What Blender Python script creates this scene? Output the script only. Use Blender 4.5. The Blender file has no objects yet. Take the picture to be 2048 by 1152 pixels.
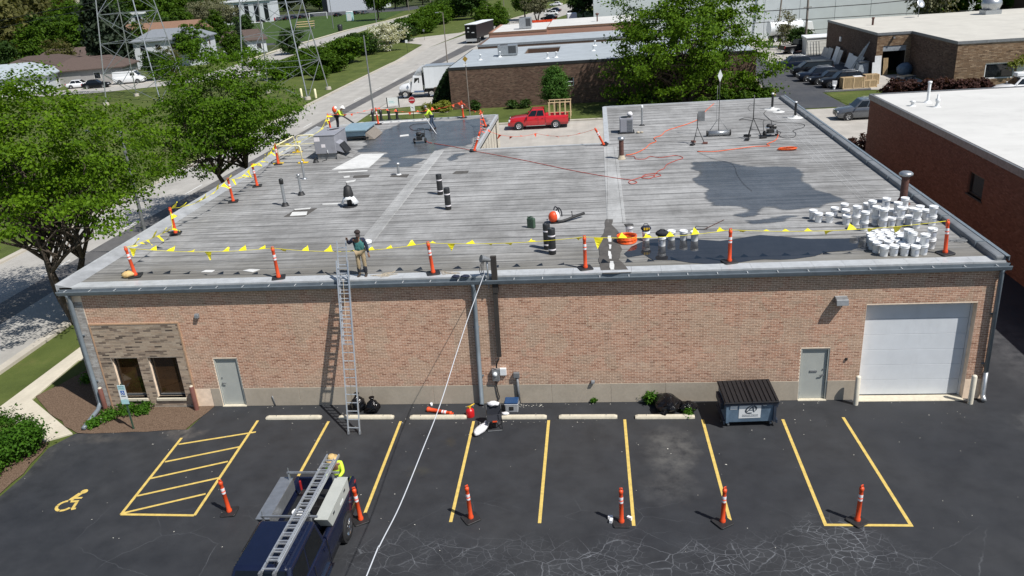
import bpy, bmesh, math, random
import numpy as np
from mathutils import Vector, Matrix
R = math.radians
S = bpy.context.scene
COL = S.collection
# ---------------------------------------------------------------- camera, sky, sun, exposure
cd = bpy.data.cameras.new('camera')
cam = bpy.data.objects.new('camera', cd)
COL.objects.link(cam)
cd.sensor_width = 36.0
cd.lens = 28.04
cd.clip_start = 0.2
cd.clip_end = 3000
cam.matrix_world = Matrix(((0.99319, 0.02636, 0.11351, 17.4163), (0.09505, 0.38031, -0.91996, -26.1411),
                           (-0.06742, 0.92449, 0.37521, 15.3670), (0, 0, 0, 1)))
S.camera = cam
SUN_TRAVEL = Vector((-0.69, 0.46, -1.15)).normalized()
w = bpy.data.worlds.new('World'); S.world = w; w.use_nodes = True
wn = w.node_tree
sky = wn.nodes.new('ShaderNodeTexSky'); sky.sky_type = 'NISHITA'; sky.sun_disc = False
sky.sun_elevation = R(54.3); sky.sun_rotation = R(123.7)
sky.air_density = 1.0; sky.dust_density = 0.6; sky.ozone_density = 1.2
bg = wn.nodes['Background']; bg.inputs['Strength'].default_value = 0.072
wn.links.new(sky.outputs[0], bg.inputs['Color'])
sd = bpy.data.lights.new('sun', 'SUN'); sd.energy = 4.7; sd.angle = R(0.53); sd.color = (1.0, 0.965, 0.915)
sun = bpy.data.objects.new('sun', sd); COL.objects.link(sun)
sun.rotation_euler = SUN_TRAVEL.to_track_quat('-Z', 'Y').to_euler()
S.view_settings.view_transform = 'Standard'
try: S.view_settings.look = 'None'
except Exception: pass
S.view_settings.gamma = 1.0
S.view_settings.use_curve_mapping = False
S.view_settings.exposure = 0.25
rng = random.Random(7)
nrng = np.random.default_rng(11)
# ---------------------------------------------------------------- object helpers
def tag(o, label=None, cat=None, group=None, kind=None):
    if label: o['label'] = label
    if cat: o['category'] = cat
    if group: o['group'] = group
    if kind: o['kind'] = kind
    return o
def thing(name, label, cat, loc=(0, 0, 0), rz=0.0, group=None):
    o = bpy.data.objects.new(name, None)
    o.empty_display_size = 0.2
    COL.objects.link(o)
    o.location = loc; o.rotation_euler = (0, 0, rz)
    return tag(o, label, cat, group)
def dup(root, loc, rz=0.0, label=None, group=None, scale=None, mats=None):
    def cp(o, parent):
        c = o.copy()
        if mats and o.type == 'MESH' and o.data.materials and o.data.materials[0] and o.data.materials[0].name in mats:
            c.data = o.data.copy(); c.data.materials[0] = mats[o.data.materials[0].name]
        COL.objects.link(c); c.parent = parent
        for ch in list(o.children): cp(ch, c)
        return c
    r = root.copy()
    if mats and root.type == 'MESH' and root.data.materials[0].name in mats:
        r.data = root.data.copy(); r.data.materials[0] = mats[root.data.materials[0].name]
    COL.objects.link(r); r.location = loc; r.rotation_euler = (0, 0, rz)
    if scale is not None: r.scale = (scale,) * 3 if not hasattr(scale, '__len__') else scale
    for ch in list(root.children): cp(ch, r)
    if label: r['label'] = label
    if group: r['group'] = group
    return r
class MB:
    def __init__(s): s.v = []; s.f = []; s.mi = []; s.sm = []
    def add(s, vs, fs, mi=0, smooth=False):
        b = len(s.v); s.v.extend(tuple(v) for v in vs)
        for f in fs: s.f.append(tuple(b + i for i in f)); s.mi.append(mi); s.sm.append(smooth)
        return s
    def hexa(s, p, mi=0):   # 8 points: bottom ring ccw, top ring ccw
        return s.add(p, [(3, 2, 1, 0), (4, 5, 6, 7), (0, 1, 5, 4), (1, 2, 6, 5), (2, 3, 7, 6), (3, 0, 4, 7)], mi)
    def box(s, x0, y0, z0, x1, y1, z1, mi=0):
        return s.hexa([(x0, y0, z0), (x1, y0, z0), (x1, y1, z0), (x0, y1, z0), (x0, y0, z1), (x1, y0, z1), (x1, y1, z1), (x0, y1, z1)], mi)
    def cbox(s, c, sx, sy, sz, mi=0, rz=0.0):
        cs, sn = math.cos(rz), math.sin(rz); hx, hy, hz = sx / 2, sy / 2, sz / 2
        q = lambda a, b, z: (c[0] + a * cs - b * sn, c[1] + a * sn + b * cs, c[2] + z)
        return s.hexa([q(-hx, -hy, -hz), q(hx, -hy, -hz), q(hx, hy, -hz), q(-hx, hy, -hz), q(-hx, -hy, hz), q(hx, -hy, hz), q(hx, hy, hz), q(-hx, hy, hz)], mi)
    def beam(s, p0, p1, wd, ht, mi=0, up=(0, 0, 1)):
        p0, p1 = Vector(p0), Vector(p1); d = (p1 - p0).normalized(); u = Vector(up)
        if abs(d.dot(u)) > 0.99: u = Vector((0, 1, 0))
        sd = d.cross(u).normalized(); u = sd.cross(d).normalized()
        a, b = sd * wd / 2, u * ht / 2
        return s.hexa([p0 - a - b, p0 + a - b, p1 + a - b, p1 - a - b, p0 - a + b, p0 + a + b, p1 + a + b, p1 - a + b], mi)
    def cyl(s, p0, p1, r0, r1=None, n=12, mi=0, cap=True, smooth=True):
        if r1 is None: r1 = r0
        p0, p1 = Vector(p0), Vector(p1); d = (p1 - p0).normalized()
        u = Vector((0, 0, 1)) if abs(d.z) < 0.9 else Vector((1, 0, 0))
        a = d.cross(u).normalized(); b = d.cross(a).normalized()
        vs = []
        for p, r in ((p0, r0), (p1, r1)):
            for k in range(n):
                t = 2 * math.pi * k / n; vs.append(p + a * (r * math.cos(t)) + b * (r * math.sin(t)))
        fs = [(k, (k + 1) % n, n + (k + 1) % n, n + k) for k in range(n)]
        s.add(vs, fs, mi, smooth)
        if cap:
            s.add(vs[:n], [tuple(range(n))[::-1]], mi); s.add(vs[n:], [tuple(range(n))], mi)
        return s
    def tube(s, pts, r, n=6, mi=0, cap=True):
        pts = [Vector(p) for p in pts]; m = len(pts); rr = r if hasattr(r, '__len__') else [r] * m
        vs = []; pa = None
        for i, p in enumerate(pts):
            d = (pts[min(i + 1, m - 1)] - pts[max(i - 1, 0)]).normalized()
            if pa is None:
                u = Vector((0, 0, 1)) if abs(d.z) < 0.9 else Vector((1, 0, 0)); a = d.cross(u).normalized()
            else:
                a = pa - d * pa.dot(d)
                a = a.normalized() if a.length > 1e-6 else d.orthogonal().normalized()
            pa = a; b = d.cross(a)
            for k in range(n):
                t = 2 * math.pi * k / n; vs.append(p + a * (rr[i] * math.cos(t)) + b * (rr[i] * math.sin(t)))
        fs = [(i * n + k, i * n + (k + 1) % n, (i + 1) * n + (k + 1) % n, (i + 1) * n + k) for i in range(m - 1) for k in range(n)]
        if cap: fs += [tuple(range(n))[::-1], tuple(range((m - 1) * n, m * n))]
        return s.add(vs, fs, mi, True)
    def lathe(s, prof, n=16, c=(0, 0, 0), mi=0, smooth=True, cap=True):
        vs = []
        for r, z in prof:
            for k in range(n):
                t = 2 * math.pi * k / n; vs.append((c[0] + r * math.cos(t), c[1] + r * math.sin(t), c[2] + z))
        m = len(prof)
        fs = [(i * n + k, i * n + (k + 1) % n, (i + 1) * n + (k + 1) % n, (i + 1) * n + k) for i in range(m - 1) for k in range(n)]
        s.add(vs, fs, mi, smooth)
        if cap:
            s.add(vs[:n], [tuple(range(n))[::-1]], mi); s.add(vs[-n:], [tuple(range(n))], mi)
        return s
    def prism(s, poly, z0, z1, mi=0):
        n = len(poly)
        a = sum(poly[i][0] * poly[(i + 1) % n][1] - poly[(i + 1) % n][0] * poly[i][1] for i in range(n))
        if a < 0: poly = poly[::-1]
        vs = [(x, y, z0) for x, y in poly] + [(x, y, z1) for x, y in poly]
        fs = [tuple(range(n))[::-1], tuple(range(n, 2 * n))] + [(k, (k + 1) % n, n + (k + 1) % n, n + k) for k in range(n)]
        return s.add(vs, fs, mi)
    def xprism(s, poly, x0, x1, mi=0):      # poly in (y,z), extruded along x
        n = len(poly)
        a = sum(poly[i][0] * poly[(i + 1) % n][1] - poly[(i + 1) % n][0] * poly[i][1] for i in range(n))
        if a < 0: poly = poly[::-1]
        vs = [(x0, y, z) for y, z in poly] + [(x1, y, z) for y, z in poly]
        fs = [tuple(range(n))[::-1], tuple(range(n, 2 * n))] + [(k, (k + 1) % n, n + (k + 1) % n, n + k) for k in range(n)]
        return s.add(vs, fs, mi)
    def yprism(s, poly, y0, y1, mi=0):      # poly in (x,z), extruded along y
        n = len(poly)
        a = sum(poly[i][0] * poly[(i + 1) % n][1] - poly[(i + 1) % n][0] * poly[i][1] for i in range(n))
        if a > 0: poly = poly[::-1]
        vs = [(x, y0, z) for x, z in poly] + [(x, y1, z) for x, z in poly]
        fs = [tuple(range(n))[::-1], tuple(range(n, 2 * n))] + [(k, (k + 1) % n, n + (k + 1) % n, n + k) for k in range(n)]
        return s.add(vs, fs, mi)
    def plate(s, pts, mi=0): return s.add(pts, [tuple(range(len(pts)))], mi)
    def sheet(s, poly, z, mi=0):
        n = len(poly)
        a = sum(poly[i][0] * poly[(i + 1) % n][1] - poly[(i + 1) % n][0] * poly[i][1] for i in range(n))
        if a < 0: poly = poly[::-1]
        return s.plate([(x, y, z) for x, y in poly], mi)
    def ball(s, c, rx, ry=None, rz=None, n=10, m=7, jit=0.0, mi=0, seed=0, zmin=None):
        ry = rx if ry is None else ry; rz = rx if rz is None else rz
        rg = random.Random(seed); vs = []
        for i in range(m + 1):
            ph = math.pi * i / m
            for k in range(n):
                t = 2 * math.pi * k / n; q = 1 + jit * (rg.random() * 2 - 1)
                z = -math.cos(ph) * rz * q
                if zmin is not None: z = max(z, zmin)
                vs.append((c[0] + rx * q * math.sin(ph) * math.cos(t), c[1] + ry * q * math.sin(ph) * math.sin(t), c[2] + z))
        fs = [(i * n + k, i * n + (k + 1) % n, (i + 1) * n + (k + 1) % n, (i + 1) * n + k) for i in range(m) for k in range(n)]
        return s.add(vs, fs, mi, True)
    def loft(s, secs, mi=0, smooth=True, closed=True, cap=True):
        n = len(secs[0]); vs = [p for q in secs for p in q]
        rngk = range(n) if closed else range(n - 1)
        fs = [(i * n + k, i * n + (k + 1) % n, (i + 1) * n + (k + 1) % n, (i + 1) * n + k) for i in range(len(secs) - 1) for k in rngk]
        s.add(vs, fs, mi, smooth)
        if cap: s.add(secs[0], [tuple(range(n))[::-1]], mi); s.add(secs[-1], [tuple(range(n))], mi)
        return s
    def build(s, name, mats, parent=None, origin=(0, 0, 0), bevel=0.0, segs=2, loc=None, rot=None, merge=False):
        me = bpy.data.meshes.new(name)
        o3 = origin
        me.from_pydata([(v[0] - o3[0], v[1] - o3[1], v[2] - o3[2]) for v in s.v], [], s.f)
        for m in (mats if isinstance(mats, (list, tuple)) else [mats]): me.materials.append(m)
        me.polygons.foreach_set('material_index', s.mi)
        me.polygons.foreach_set('use_smooth', s.sm)
        me.update()
        if merge:
            bm = bmesh.new(); bm.from_mesh(me); bmesh.ops.remove_doubles(bm, verts=bm.verts, dist=1e-4)
            bmesh.ops.recalc_face_normals(bm, faces=bm.faces); bm.to_mesh(me); bm.free()
        o = bpy.data.objects.new(name, me); COL.objects.link(o)
        if parent is not None: o.parent = parent
        if loc is not None: o.location = loc
        if rot is not None: o.rotation_euler = rot
        if bevel:
            b = o.modifiers.new('bevel', 'BEVEL'); b.width = bevel; b.segments = segs; b.limit_method = 'ANGLE'; b.angle_limit = R(35)
        return o
def inst(o, parent=None, loc=None, rot=None, scale=None, name=None):
    c = o.copy(); COL.objects.link(c)
    if name: c.name = name
    c.parent = parent
    if loc is not None: c.location = loc
    if rot is not None: c.rotation_euler = rot
    if scale is not None: c.scale = scale
    return c
def text(body, size, mat, parent, loc, rot=(0, 0, 0), name='lettering', align='CENTER', ext=0.0, sx=1.0, shear=0.0):
    cu = bpy.data.curves.new(name, 'FONT'); cu.body = body; cu.size = size; cu.align_x = align; cu.align_y = 'CENTER'
    cu.extrude = ext; cu.shear = shear; cu.materials.append(mat)
    q = bpy.data.objects.new(name, cu); COL.objects.link(q); me = bpy.data.meshes.new_from_object(q); bpy.data.objects.remove(q); bpy.data.curves.remove(cu)
    o = bpy.data.objects.new(name, me); COL.objects.link(o); o.parent = parent; o.location = loc; o.rotation_euler = rot
    o.scale = (sx, 1, 1)
    return o
def jag(poly, step=0.35, amp=0.12, seed=1):     # a wandering, ragged version of an outline
    rg = random.Random(seed); out = []
    n = len(poly)
    for i in range(n):
        a, b = Vector(poly[i]), Vector(poly[(i + 1) % n]); L = (b - a).length; k = max(1, int(L / step))
        nrm = Vector((-(b - a).y, (b - a).x)).normalized() if L > 1e-6 else Vector((0, 0))
        ph = rg.random() * 6
        for j in range(k):
            t = j / k; q = a.lerp(b, t)
            q = q + nrm * (amp * (math.sin(ph + t * L * 2.1) * 0.5 + rg.uniform(-1, 1) * 0.6))
            out.append((q.x, q.y))
    return out
def smooth_path(pts, k=6):
    pts = [Vector(p) for p in pts]; out = []
    for i in range(len(pts) - 1):
        p0 = pts[max(i - 1, 0)]; p1 = pts[i]; p2 = pts[i + 1]; p3 = pts[min(i + 2, len(pts) - 1)]
        for j in range(k):
            t = j / k
            out.append(0.5 * ((2 * p1) + (p2 - p0) * t + (2 * p0 - 5 * p1 + 4 * p2 - p3) * t * t + (3 * p1 - p0 - 3 * p2 + p3) * t ** 3))
    out.append(pts[-1])
    return out
# ---------------------------------------------------------------- materials
def nodes(name):
    m = bpy.data.materials.new(name); m.use_nodes = True
    nt = m.node_tree; b = nt.nodes['Principled BSDF']
    return m, nt, b
class NG:
    """small helper to write node graphs"""
    def __init__(s, nt): s.nt = nt; s.n = nt.nodes; s.l = nt.links
    def new(s, t, **kw):
        x = s.n.new(t)
        for k, v in kw.items(): setattr(x, k, v)
        return x
    def set(s, x, i, v):
        if hasattr(v, 'is_output') or isinstance(v, bpy.types.NodeSocket): s.l.new(v, x.inputs[i])
        else: x.inputs[i].default_value = v
    def obj(s): return s.new('ShaderNodeTexCoord').outputs['Object']
    def pos(s): return s.new('ShaderNodeNewGeometry').outputs['Position']
    def mapping(s, v, scale=(1, 1, 1), loc=(0, 0, 0), rot=(0, 0, 0)):
        x = s.new('ShaderNodeMapping'); s.l.new(v, x.inputs[0]); x.inputs['Location'].default_value = loc; x.inputs['Scale'].default_value = scale
        x.inputs['Rotation'].default_value = rot
        return x.outputs[0]
    def noise(s, v, scale=5., detail=4., rough=.55, dist=0.):
        x = s.new('ShaderNodeTexNoise'); s.l.new(v, x.inputs['Vector']); x.inputs['Scale'].default_value = scale
        x.inputs['Detail'].default_value = detail; x.inputs['Roughness'].default_value = rough; x.inputs['Distortion'].default_value = dist
        return x.outputs['Fac']
    def noisec(s, v, scale=5., detail=3.):
        x = s.new('ShaderNodeTexNoise'); s.l.new(v, x.inputs['Vector']); x.inputs['Scale'].default_value = scale; x.inputs['Detail'].default_value = detail
        return x.outputs['Color']
    def ramp(s, f, stops):
        x = s.new('ShaderNodeValToRGB'); s.l.new(f, x.inputs[0]); e = x.color_ramp.elements
        while len(e) < len(stops): e.new(0.5)
        for el, (p, c) in zip(e, stops):
            el.position = p; el.color = (c, c, c, 1) if not hasattr(c, '__len__') else (*c, 1)
        return x.outputs[0]
    def mix(s, f, a, b, mode='MIX'):
        x = s.new('ShaderNodeMix'); x.data_type = 'RGBA'; x.blend_type = mode
        s.set(x, 0, f)
        for i, v in ((6, a), (7, b)):
            if isinstance(v, bpy.types.NodeSocket): s.l.new(v, x.inputs[i])
            else: x.inputs[i].default_value = (*v, 1) if len(v) == 3 else v
        return x.outputs[2]
    def math(s, op, a, b=0.0, c=0.0):
        x = s.new('ShaderNodeMath'); x.operation = op
        for i, v in enumerate((a, b, c)):
            if isinstance(v, bpy.types.NodeSocket): s.l.new(v, x.inputs[i])
            else: x.inputs[i].default_value = v
        return x.outputs[0]
    def vmath(s, op, a, b):
        x = s.new('ShaderNodeVectorMath'); x.operation = op
        for i, v in enumerate((a, b)):
            if isinstance(v, bpy.types.NodeSocket): s.l.new(v, x.inputs[i])
            else: x.inputs[i].default_value = v
        return x.outputs[0]
    def sep(s, v):
        x = s.new('ShaderNodeSeparateXYZ'); s.l.new(v, x.inputs[0]); return x.outputs
    def comb(s, x, y, z):
        c = s.new('ShaderNodeCombineXYZ')
        for i, v in enumerate((x, y, z)): s.set(c, i, v)
        return c.outputs[0]
    def island(s): return s.new('ShaderNodeNewGeometry').outputs['Random Per Island']
    def orand(s): return s.new('ShaderNodeObjectInfo').outputs['Random']
    def bump(s, f, strength=.3, dist=.02):
        x = s.new('ShaderNodeBump'); x.inputs['Strength'].default_value = strength; x.inputs['Distance'].default_value = dist
        s.l.new(f, x.inputs['Height']); return x.outputs[0]
    def blob(s, p, cx, cy, rx, ry, warp=None, soft=.35):   # 1 inside a soft patch of ground
        if warp is not None: p = s.vmath('ADD', p, warp)
        q = s.mapping(p, scale=(1 / rx, 1 / ry, 0), loc=(-cx / rx, -cy / ry, 0))
        L = s.new('ShaderNodeVectorMath'); L.operation = 'LENGTH'; s.l.new(q, L.inputs[0])
        mr = s.new('ShaderNodeMapRange'); s.l.new(L.outputs['Value'], mr.inputs[0])
        mr.inputs[1].default_value = 1.0; mr.inputs[2].default_value = 1.0 - soft; mr.inputs[3].default_value = 0; mr.inputs[4].default_value = 1
        return mr.outputs[0]
    def warp(s, p, scale=1.2, amt=.5):
        c = s.noisec(p, scale); d = s.vmath('SUBTRACT', c, (.5, .5, .5)); return s.vmath('MULTIPLY', d, (amt, amt, 0))
def M(name, col, rough=.7, var=.18, scale=3., metal=0., bump=0., bscale=None, spec=.5, rnd=0., stretch=(1, 1, 1), col2=None, coat=0., grime=0.):
    m, nt, b = nodes(name); g = NG(nt)
    v = g.obj(); v2 = g.mapping(v, scale=stretch)
    n = g.noise(v2, scale, 5, .6)
    lo = tuple(max(0, c * (1 - var)) for c in col); hi = tuple(min(1, c * (1 + var)) for c in (col2 or col))
    c = g.ramp(n, [(.3, lo), (.7, hi)])
    if grime:
        c = g.mix(g.ramp(g.noise(g.mapping(v, scale=(1, 1, .35)), scale * 1.7, 6, .7), [(.52, 0), (.75, grime)]), c, tuple(x * .45 for x in col))
    if rnd:
        r = g.math('MULTIPLY_ADD', g.orand(), 2 * rnd, 1 - rnd)
        c = g.mix(1.0, c, g.comb(r, r, r), 'MULTIPLY')
    nt.links.new(c, b.inputs['Base Color'])
    b.inputs['Roughness'].default_value = rough; b.inputs['Metallic'].default_value = metal
    b.inputs['Specular IOR Level'].default_value = spec
    if coat: b.inputs['Coat Weight'].default_value = coat; b.inputs['Coat Roughness'].default_value = .08
    if bump:
        nt.links.new(g.bump(g.noise(v, bscale or scale * 8, 4, .6), bump, .02), b.inputs['Normal'])
    return m
def brick_mat(name, cols, var=.25, patch=(0, 0, 0), patchamt=0., rough=.85):
    """face colour picked per brick; broad patches follow where different batches were laid"""
    m, nt, b = nodes(name); g = NG(nt)
    p = g.pos()
    r = g.math('FRACT', g.math('ADD', g.math('MULTIPLY', g.island(), 7.31), g.orand()))
    st = [(i / max(1, len(cols) - 1), c) for i, c in enumerate(cols)]
    c = g.ramp(r, st)
    if patchamt:
        blk = g.new('ShaderNodeVectorMath', operation='SNAP'); nt.links.new(g.vmath('ADD', p, g.warp(p, .8, 1.3)), blk.inputs[0]); blk.inputs[1].default_value = (.85, 5, .33)
        pm = g.ramp(g.noise(blk.outputs[0], .55, 3, .6), [(.5, 0), (.56, patchamt)])
        c = g.mix(pm, c, patch)
    n = g.noise(p, 14, 4, .6); c = g.mix(.35, c, g.ramp(n, [(.25, (.5, .48, .46)), (.75, (1, 1, 1))]), 'MULTIPLY')
    n2 = g.noise(g.mapping(p, scale=(.25, .25, .5)), 1.3, 4, .6); c = g.mix(.3, c, g.ramp(n2, [(.3, (.6, .57, .54)), (.65, (1, 1, 1))]), 'MULTIPLY')
    if patchamt:   # run-down streaks, efflorescence and splash dirt
        x, y, z = g.sep(p)
        sv = g.ramp(g.noise(g.mapping(p, scale=(2.2, 1, .16)), 1.5, 5, .7), [(.54, 0), (.74, .42)]); c = g.mix(sv, c, (.22, .165, .125))
        ef = g.ramp(g.noise(g.mapping(p, scale=(.5, 1, 1.2)), .9, 5, .7), [(.58, 0), (.78, .40)]); c = g.mix(ef, c, (.66, .55, .45))
        lo = g.new('ShaderNodeMapRange'); nt.links.new(g.math('ADD', z, g.math('MULTIPLY', g.noise(p, 1.4, 4), .8)), lo.inputs[0]); lo.inputs[1].default_value = 1.75; lo.inputs[2].default_value = 1.05; lo.inputs[3].default_value = 0; lo.inputs[4].default_value = .35
        c = g.mix(lo.outputs[0], c, (.25, .19, .15))
    nt.links.new(c, b.inputs['Base Color']); b.inputs['Roughness'].default_value = rough; b.inputs['Specular IOR Level'].default_value = .25
    nt.links.new(g.bump(g.noise(p, 60, 3), .3, .01), b.inputs['Normal'])
    return m
def leaf_mat(name, c0, c1, trans=.35):
    m, nt, b = nodes(name); g = NG(nt)
    r = g.island(); p = g.obj()
    n = g.noise(p, .55, 3, .6)
    c = g.ramp(g.math('ADD', g.math('MULTIPLY', r, .55), g.math('MULTIPLY', n, .45)), [(.15, c0), (.8, c1)])
    o = g.math('MULTIPLY_ADD', g.orand(), .3, .85); c = g.mix(1.0, c, g.comb(o, o, g.math('MULTIPLY', o, .95)), 'MULTIPLY')
    nt.links.new(c, b.inputs['Base Color']); b.inputs['Roughness'].default_value = .6; b.inputs['Specular IOR Level'].default_value = .12
    t = g.new('ShaderNodeBsdfTranslucent'); nt.links.new(g.mix(1.0, c, (1.5, 1.45, .6), 'MULTIPLY'), t.inputs[0])
    mx = g.new('ShaderNodeMixShader'); mx.inputs[0].default_value = trans
    nt.links.new(b.outputs[0], mx.inputs[1]); nt.links.new(t.outputs[0], mx.inputs[2])
    nt.links.new(mx.outputs[0], nt.nodes['Material Output'].inputs[0])
    return m
def glass_mat(name, col=(.01, .012, .014), rough=.06):
    m, nt, b = nodes(name); g = NG(nt)
    n = g.noise(g.obj(), 2.5, 3); nt.links.new(g.ramp(n, [(.3, col), (.8, tuple(c * 1.8 for c in col))]), b.inputs['Base Color'])
    b.inputs['Roughness'].default_value = rough; b.inputs['Specular IOR Level'].default_value = .7
    return m
def asphalt_mat(name, base, lot=False):
    m, nt, b = nodes(name); g = NG(nt); p = g.pos()
    fine = g.noise(p, 45, 3, .7); mid = g.noise(p, 1.1, 6, .6); big = g.noise(p, .17, 4, .6)
    c = g.ramp(mid, [(.3, tuple(x * .8 for x in base)), (.7, tuple(x * 1.18 for x in base))])
    c = g.mix(.75, c, g.ramp(big, [(.35, (.66, .68, .73)), (.65, (1.05, 1.02, .97))]), 'MULTIPLY')
    c = g.mix(.45, c, g.ramp(fine, [(.3, (.55, .55, .55)), (.7, (1, 1, 1))]), 'MULTIPLY')
    rough = .8
    if lot:
        wp = g.warp(p, 1.6, .9); wp2 = g.warp(p, .5, 2.4)
        # alligator cracking along the drive lane
        x, y, z = g.sep(g.vmath('ADD', p, wp2))
        band = g.new('ShaderNodeMapRange'); nt.links.new(g.math('ABSOLUTE', g.math('ADD', y, 8.3)), band.inputs[0])
        band.inputs[1].default_value = 1.05; band.inputs[2].default_value = .25; band.inputs[3].default_value = 0; band.inputs[4].default_value = 1
        xb = g.new('ShaderNodeMapRange'); nt.links.new(x, xb.inputs[0]); xb.inputs[1].default_value = 9.5; xb.inputs[2].default_value = 11; xb.inputs[3].default_value = 0; xb.inputs[4].default_value = 1
        xe = g.new('ShaderNodeMapRange'); nt.links.new(x, xe.inputs[0]); xe.inputs[1].default_value = 26.5; xe.inputs[2].default_value = 24.5; xe.inputs[3].default_value = 0; xe.inputs[4].default_value = 1
        band = g.math('MULTIPLY', g.math('MULTIPLY', band.outputs[0], xb.outputs[0]), xe.outputs[0])
        heavy = g.math('MAXIMUM', g.math('MAXIMUM', g.blob(p, 23.6, -7.9, 1.5, 1.6, wp2, .5), g.blob(p, 17.0, -9.6, 2.6, 1.3, wp2, .5)), g.blob(p, 20.3, -8.3, 1.6, .8, wp2, .5))
        vd = []
        for sc, seed, wd in ((1.15, 0, .012), (3.4, 3, .010), (.40, 7, .010)):
            v = g.new('ShaderNodeTexVoronoi'); v.feature = 'DISTANCE_TO_EDGE'; v.inputs['Scale'].default_value = sc
            q = g.vmath('ADD', g.vmath('ADD', p, g.warp(p, 2.2, .28)), (seed, seed * 2.3, 0)); q = g.mapping(q, scale=(1, 1.3, 0)); nt.links.new(q, v.inputs['Vector'])
            vd.append(g.ramp(v.outputs['Distance'], [(0, 1.), (wd * sc, 0.)]))
        gate = g.ramp(g.noise(p, .55, 3), [(.40, 0), (.48, 1)])
        k1 = g.math('MULTIPLY', vd[0], g.math('MAXIMUM', g.math('MULTIPLY', band, .8), heavy))
        k2 = g.math('MULTIPLY', vd[1], g.math('MULTIPLY', gate, g.math('MAXIMUM', heavy, g.math('MULTIPLY', band, .4))))
        k3 = g.math('MULTIPLY', g.math('MULTIPLY', vd[2], g.ramp(g.noise(p, .3, 2), [(.46, 0), (.58, .5)])), g.ramp(g.math('MULTIPLY', y, -.1), [(.55, 0), (.75, 1)]))
        k = g.math('MINIMUM', g.math('ADD', g.math('ADD', k1, k2), k3), 1.)
        k = g.math('MULTIPLY', k, g.ramp(g.noise(p, 1.3, 4), [(.30, .2), (.58, 1.0)]))
        halo = g.math('MULTIPLY', g.math('MAXIMUM', g.math('MULTIPLY', band, .5), heavy), g.ramp(g.noise(p, 1.5, 4), [(.45, 0), (.7, .3)]))
        c = g.mix(halo, c, (.062, .066, .072))
        # worn patches, tyre scuffs, oil
        for (cx, cy, rx, ry, col, a, soft) in ((19.55, -3.2, 1.0, 1.7, (.10, .098, .093), .75, .5), (19.3, -5.2, 1.1, 1.0, (.085, .084, .082), .45, .6),
                                               (32.4, -1.6, 1.7, 1.0, (.12, .12, .12), .7, .7), (33.6, 3.0, 1.6, 6.0, (.085, .085, .09), .55, .6),
                                               (11.9, -2.55, .35, .35, (.05, .04, .022), .6, .8), (11.2, -4.4, .5, .35, (.06, .055, .035), .45, .8),
                                               (-1.6, -2.3, 2.0, .4, (.10, .09, .08), .5, .8), (1.7, -2.0, 1.0, .5, (.16, .14, .12), .7, .8), (-3.0, -4.0, .5, 3.0, (.09, .09, .085), .5, .8)):
            nz = g.ramp(g.noise(p, 2.2, 6, .7), [(.32, 0), (.62, 1)])
            c = g.mix(g.math('MULTIPLY', g.math('MULTIPLY', g.blob(p, cx, cy, rx, ry, wp, soft), nz), a), c, col)
        c = g.mix(k, c, (.17, .18, .195))
        sc = g.ramp(g.noise(g.mapping(p, scale=(.5, 3.0, 1)), 1.2, 5, .7), [(.62, 0), (.8, .25)])
        c = g.mix(sc, c, (.08, .08, .082))
    nt.links.new(c, b.inputs['Base Color']); b.inputs['Specular IOR Level'].default_value = .4
    nt.links.new(g.ramp(mid, [(.3, .62), (.7, .82)]), b.inputs['Roughness'])
    nt.links.new(g.bump(fine, .35, .006), b.inputs['Normal'])
    return m
def concrete_mat(name, base, joint=None, var=.14):
    m, nt, b = nodes(name); g = NG(nt); p = g.pos()
    c = g.ramp(g.noise(p, .5, 6, .65), [(.3, tuple(x * (1 - var) for x in base)), (.7, tuple(x * (1 + var) for x in base))])
    c = g.mix(.5, c, g.ramp(g.noise(p, 9, 4, .6), [(.3, (.8, .8, .8)), (.7, (1, 1, 1))]), 'MULTIPLY')
    c = g.mix(.5, c, g.ramp(g.noise(g.mapping(p, scale=(1.2, .05, 1)), 1.0, 4, .6), [(.35, (.78, .77, .76)), (.65, (1, 1, 1))]), 'MULTIPLY')
    nt.links.new(c, b.inputs['Base Color']); b.inputs['Roughness'].default_value = .85; b.inputs['Specular IOR Level'].default_value = .3
    nt.links.new(g.bump(g.noise(p, 30, 3), .2, .01), b.inputs['Normal'])
    return m
def grass_mat(name, c0, c1, c2):
    m, nt, b = nodes(name); g = NG(nt); p = g.pos()
    n = g.noise(p, .35, 6, .65); f = g.noise(p, 22, 4, .75); s = g.noise(g.mapping(p, scale=(.9, .12, 1), rot=(0, 0, .4)), .9, 3, .5)
    c = g.ramp(n, [(.3, c0), (.55, c1), (.78, c2)])
    c = g.mix(.55, c, g.ramp(f, [(.3, (.4, .42, .36)), (.7, (1, 1, 1))]), 'MULTIPLY')
    c = g.mix(.4, c, g.ramp(s, [(.4, (.72, .76, .7)), (.6, (1, 1, 1))]), 'MULTIPLY')
    nt.links.new(c, b.inputs['Base Color']); b.inputs['Roughness'].default_value = .9; b.inputs['Specular IOR Level'].default_value = .15
    nt.links.new(g.bump(f, .6, .05), b.inputs['Normal'])
    return m
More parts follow.
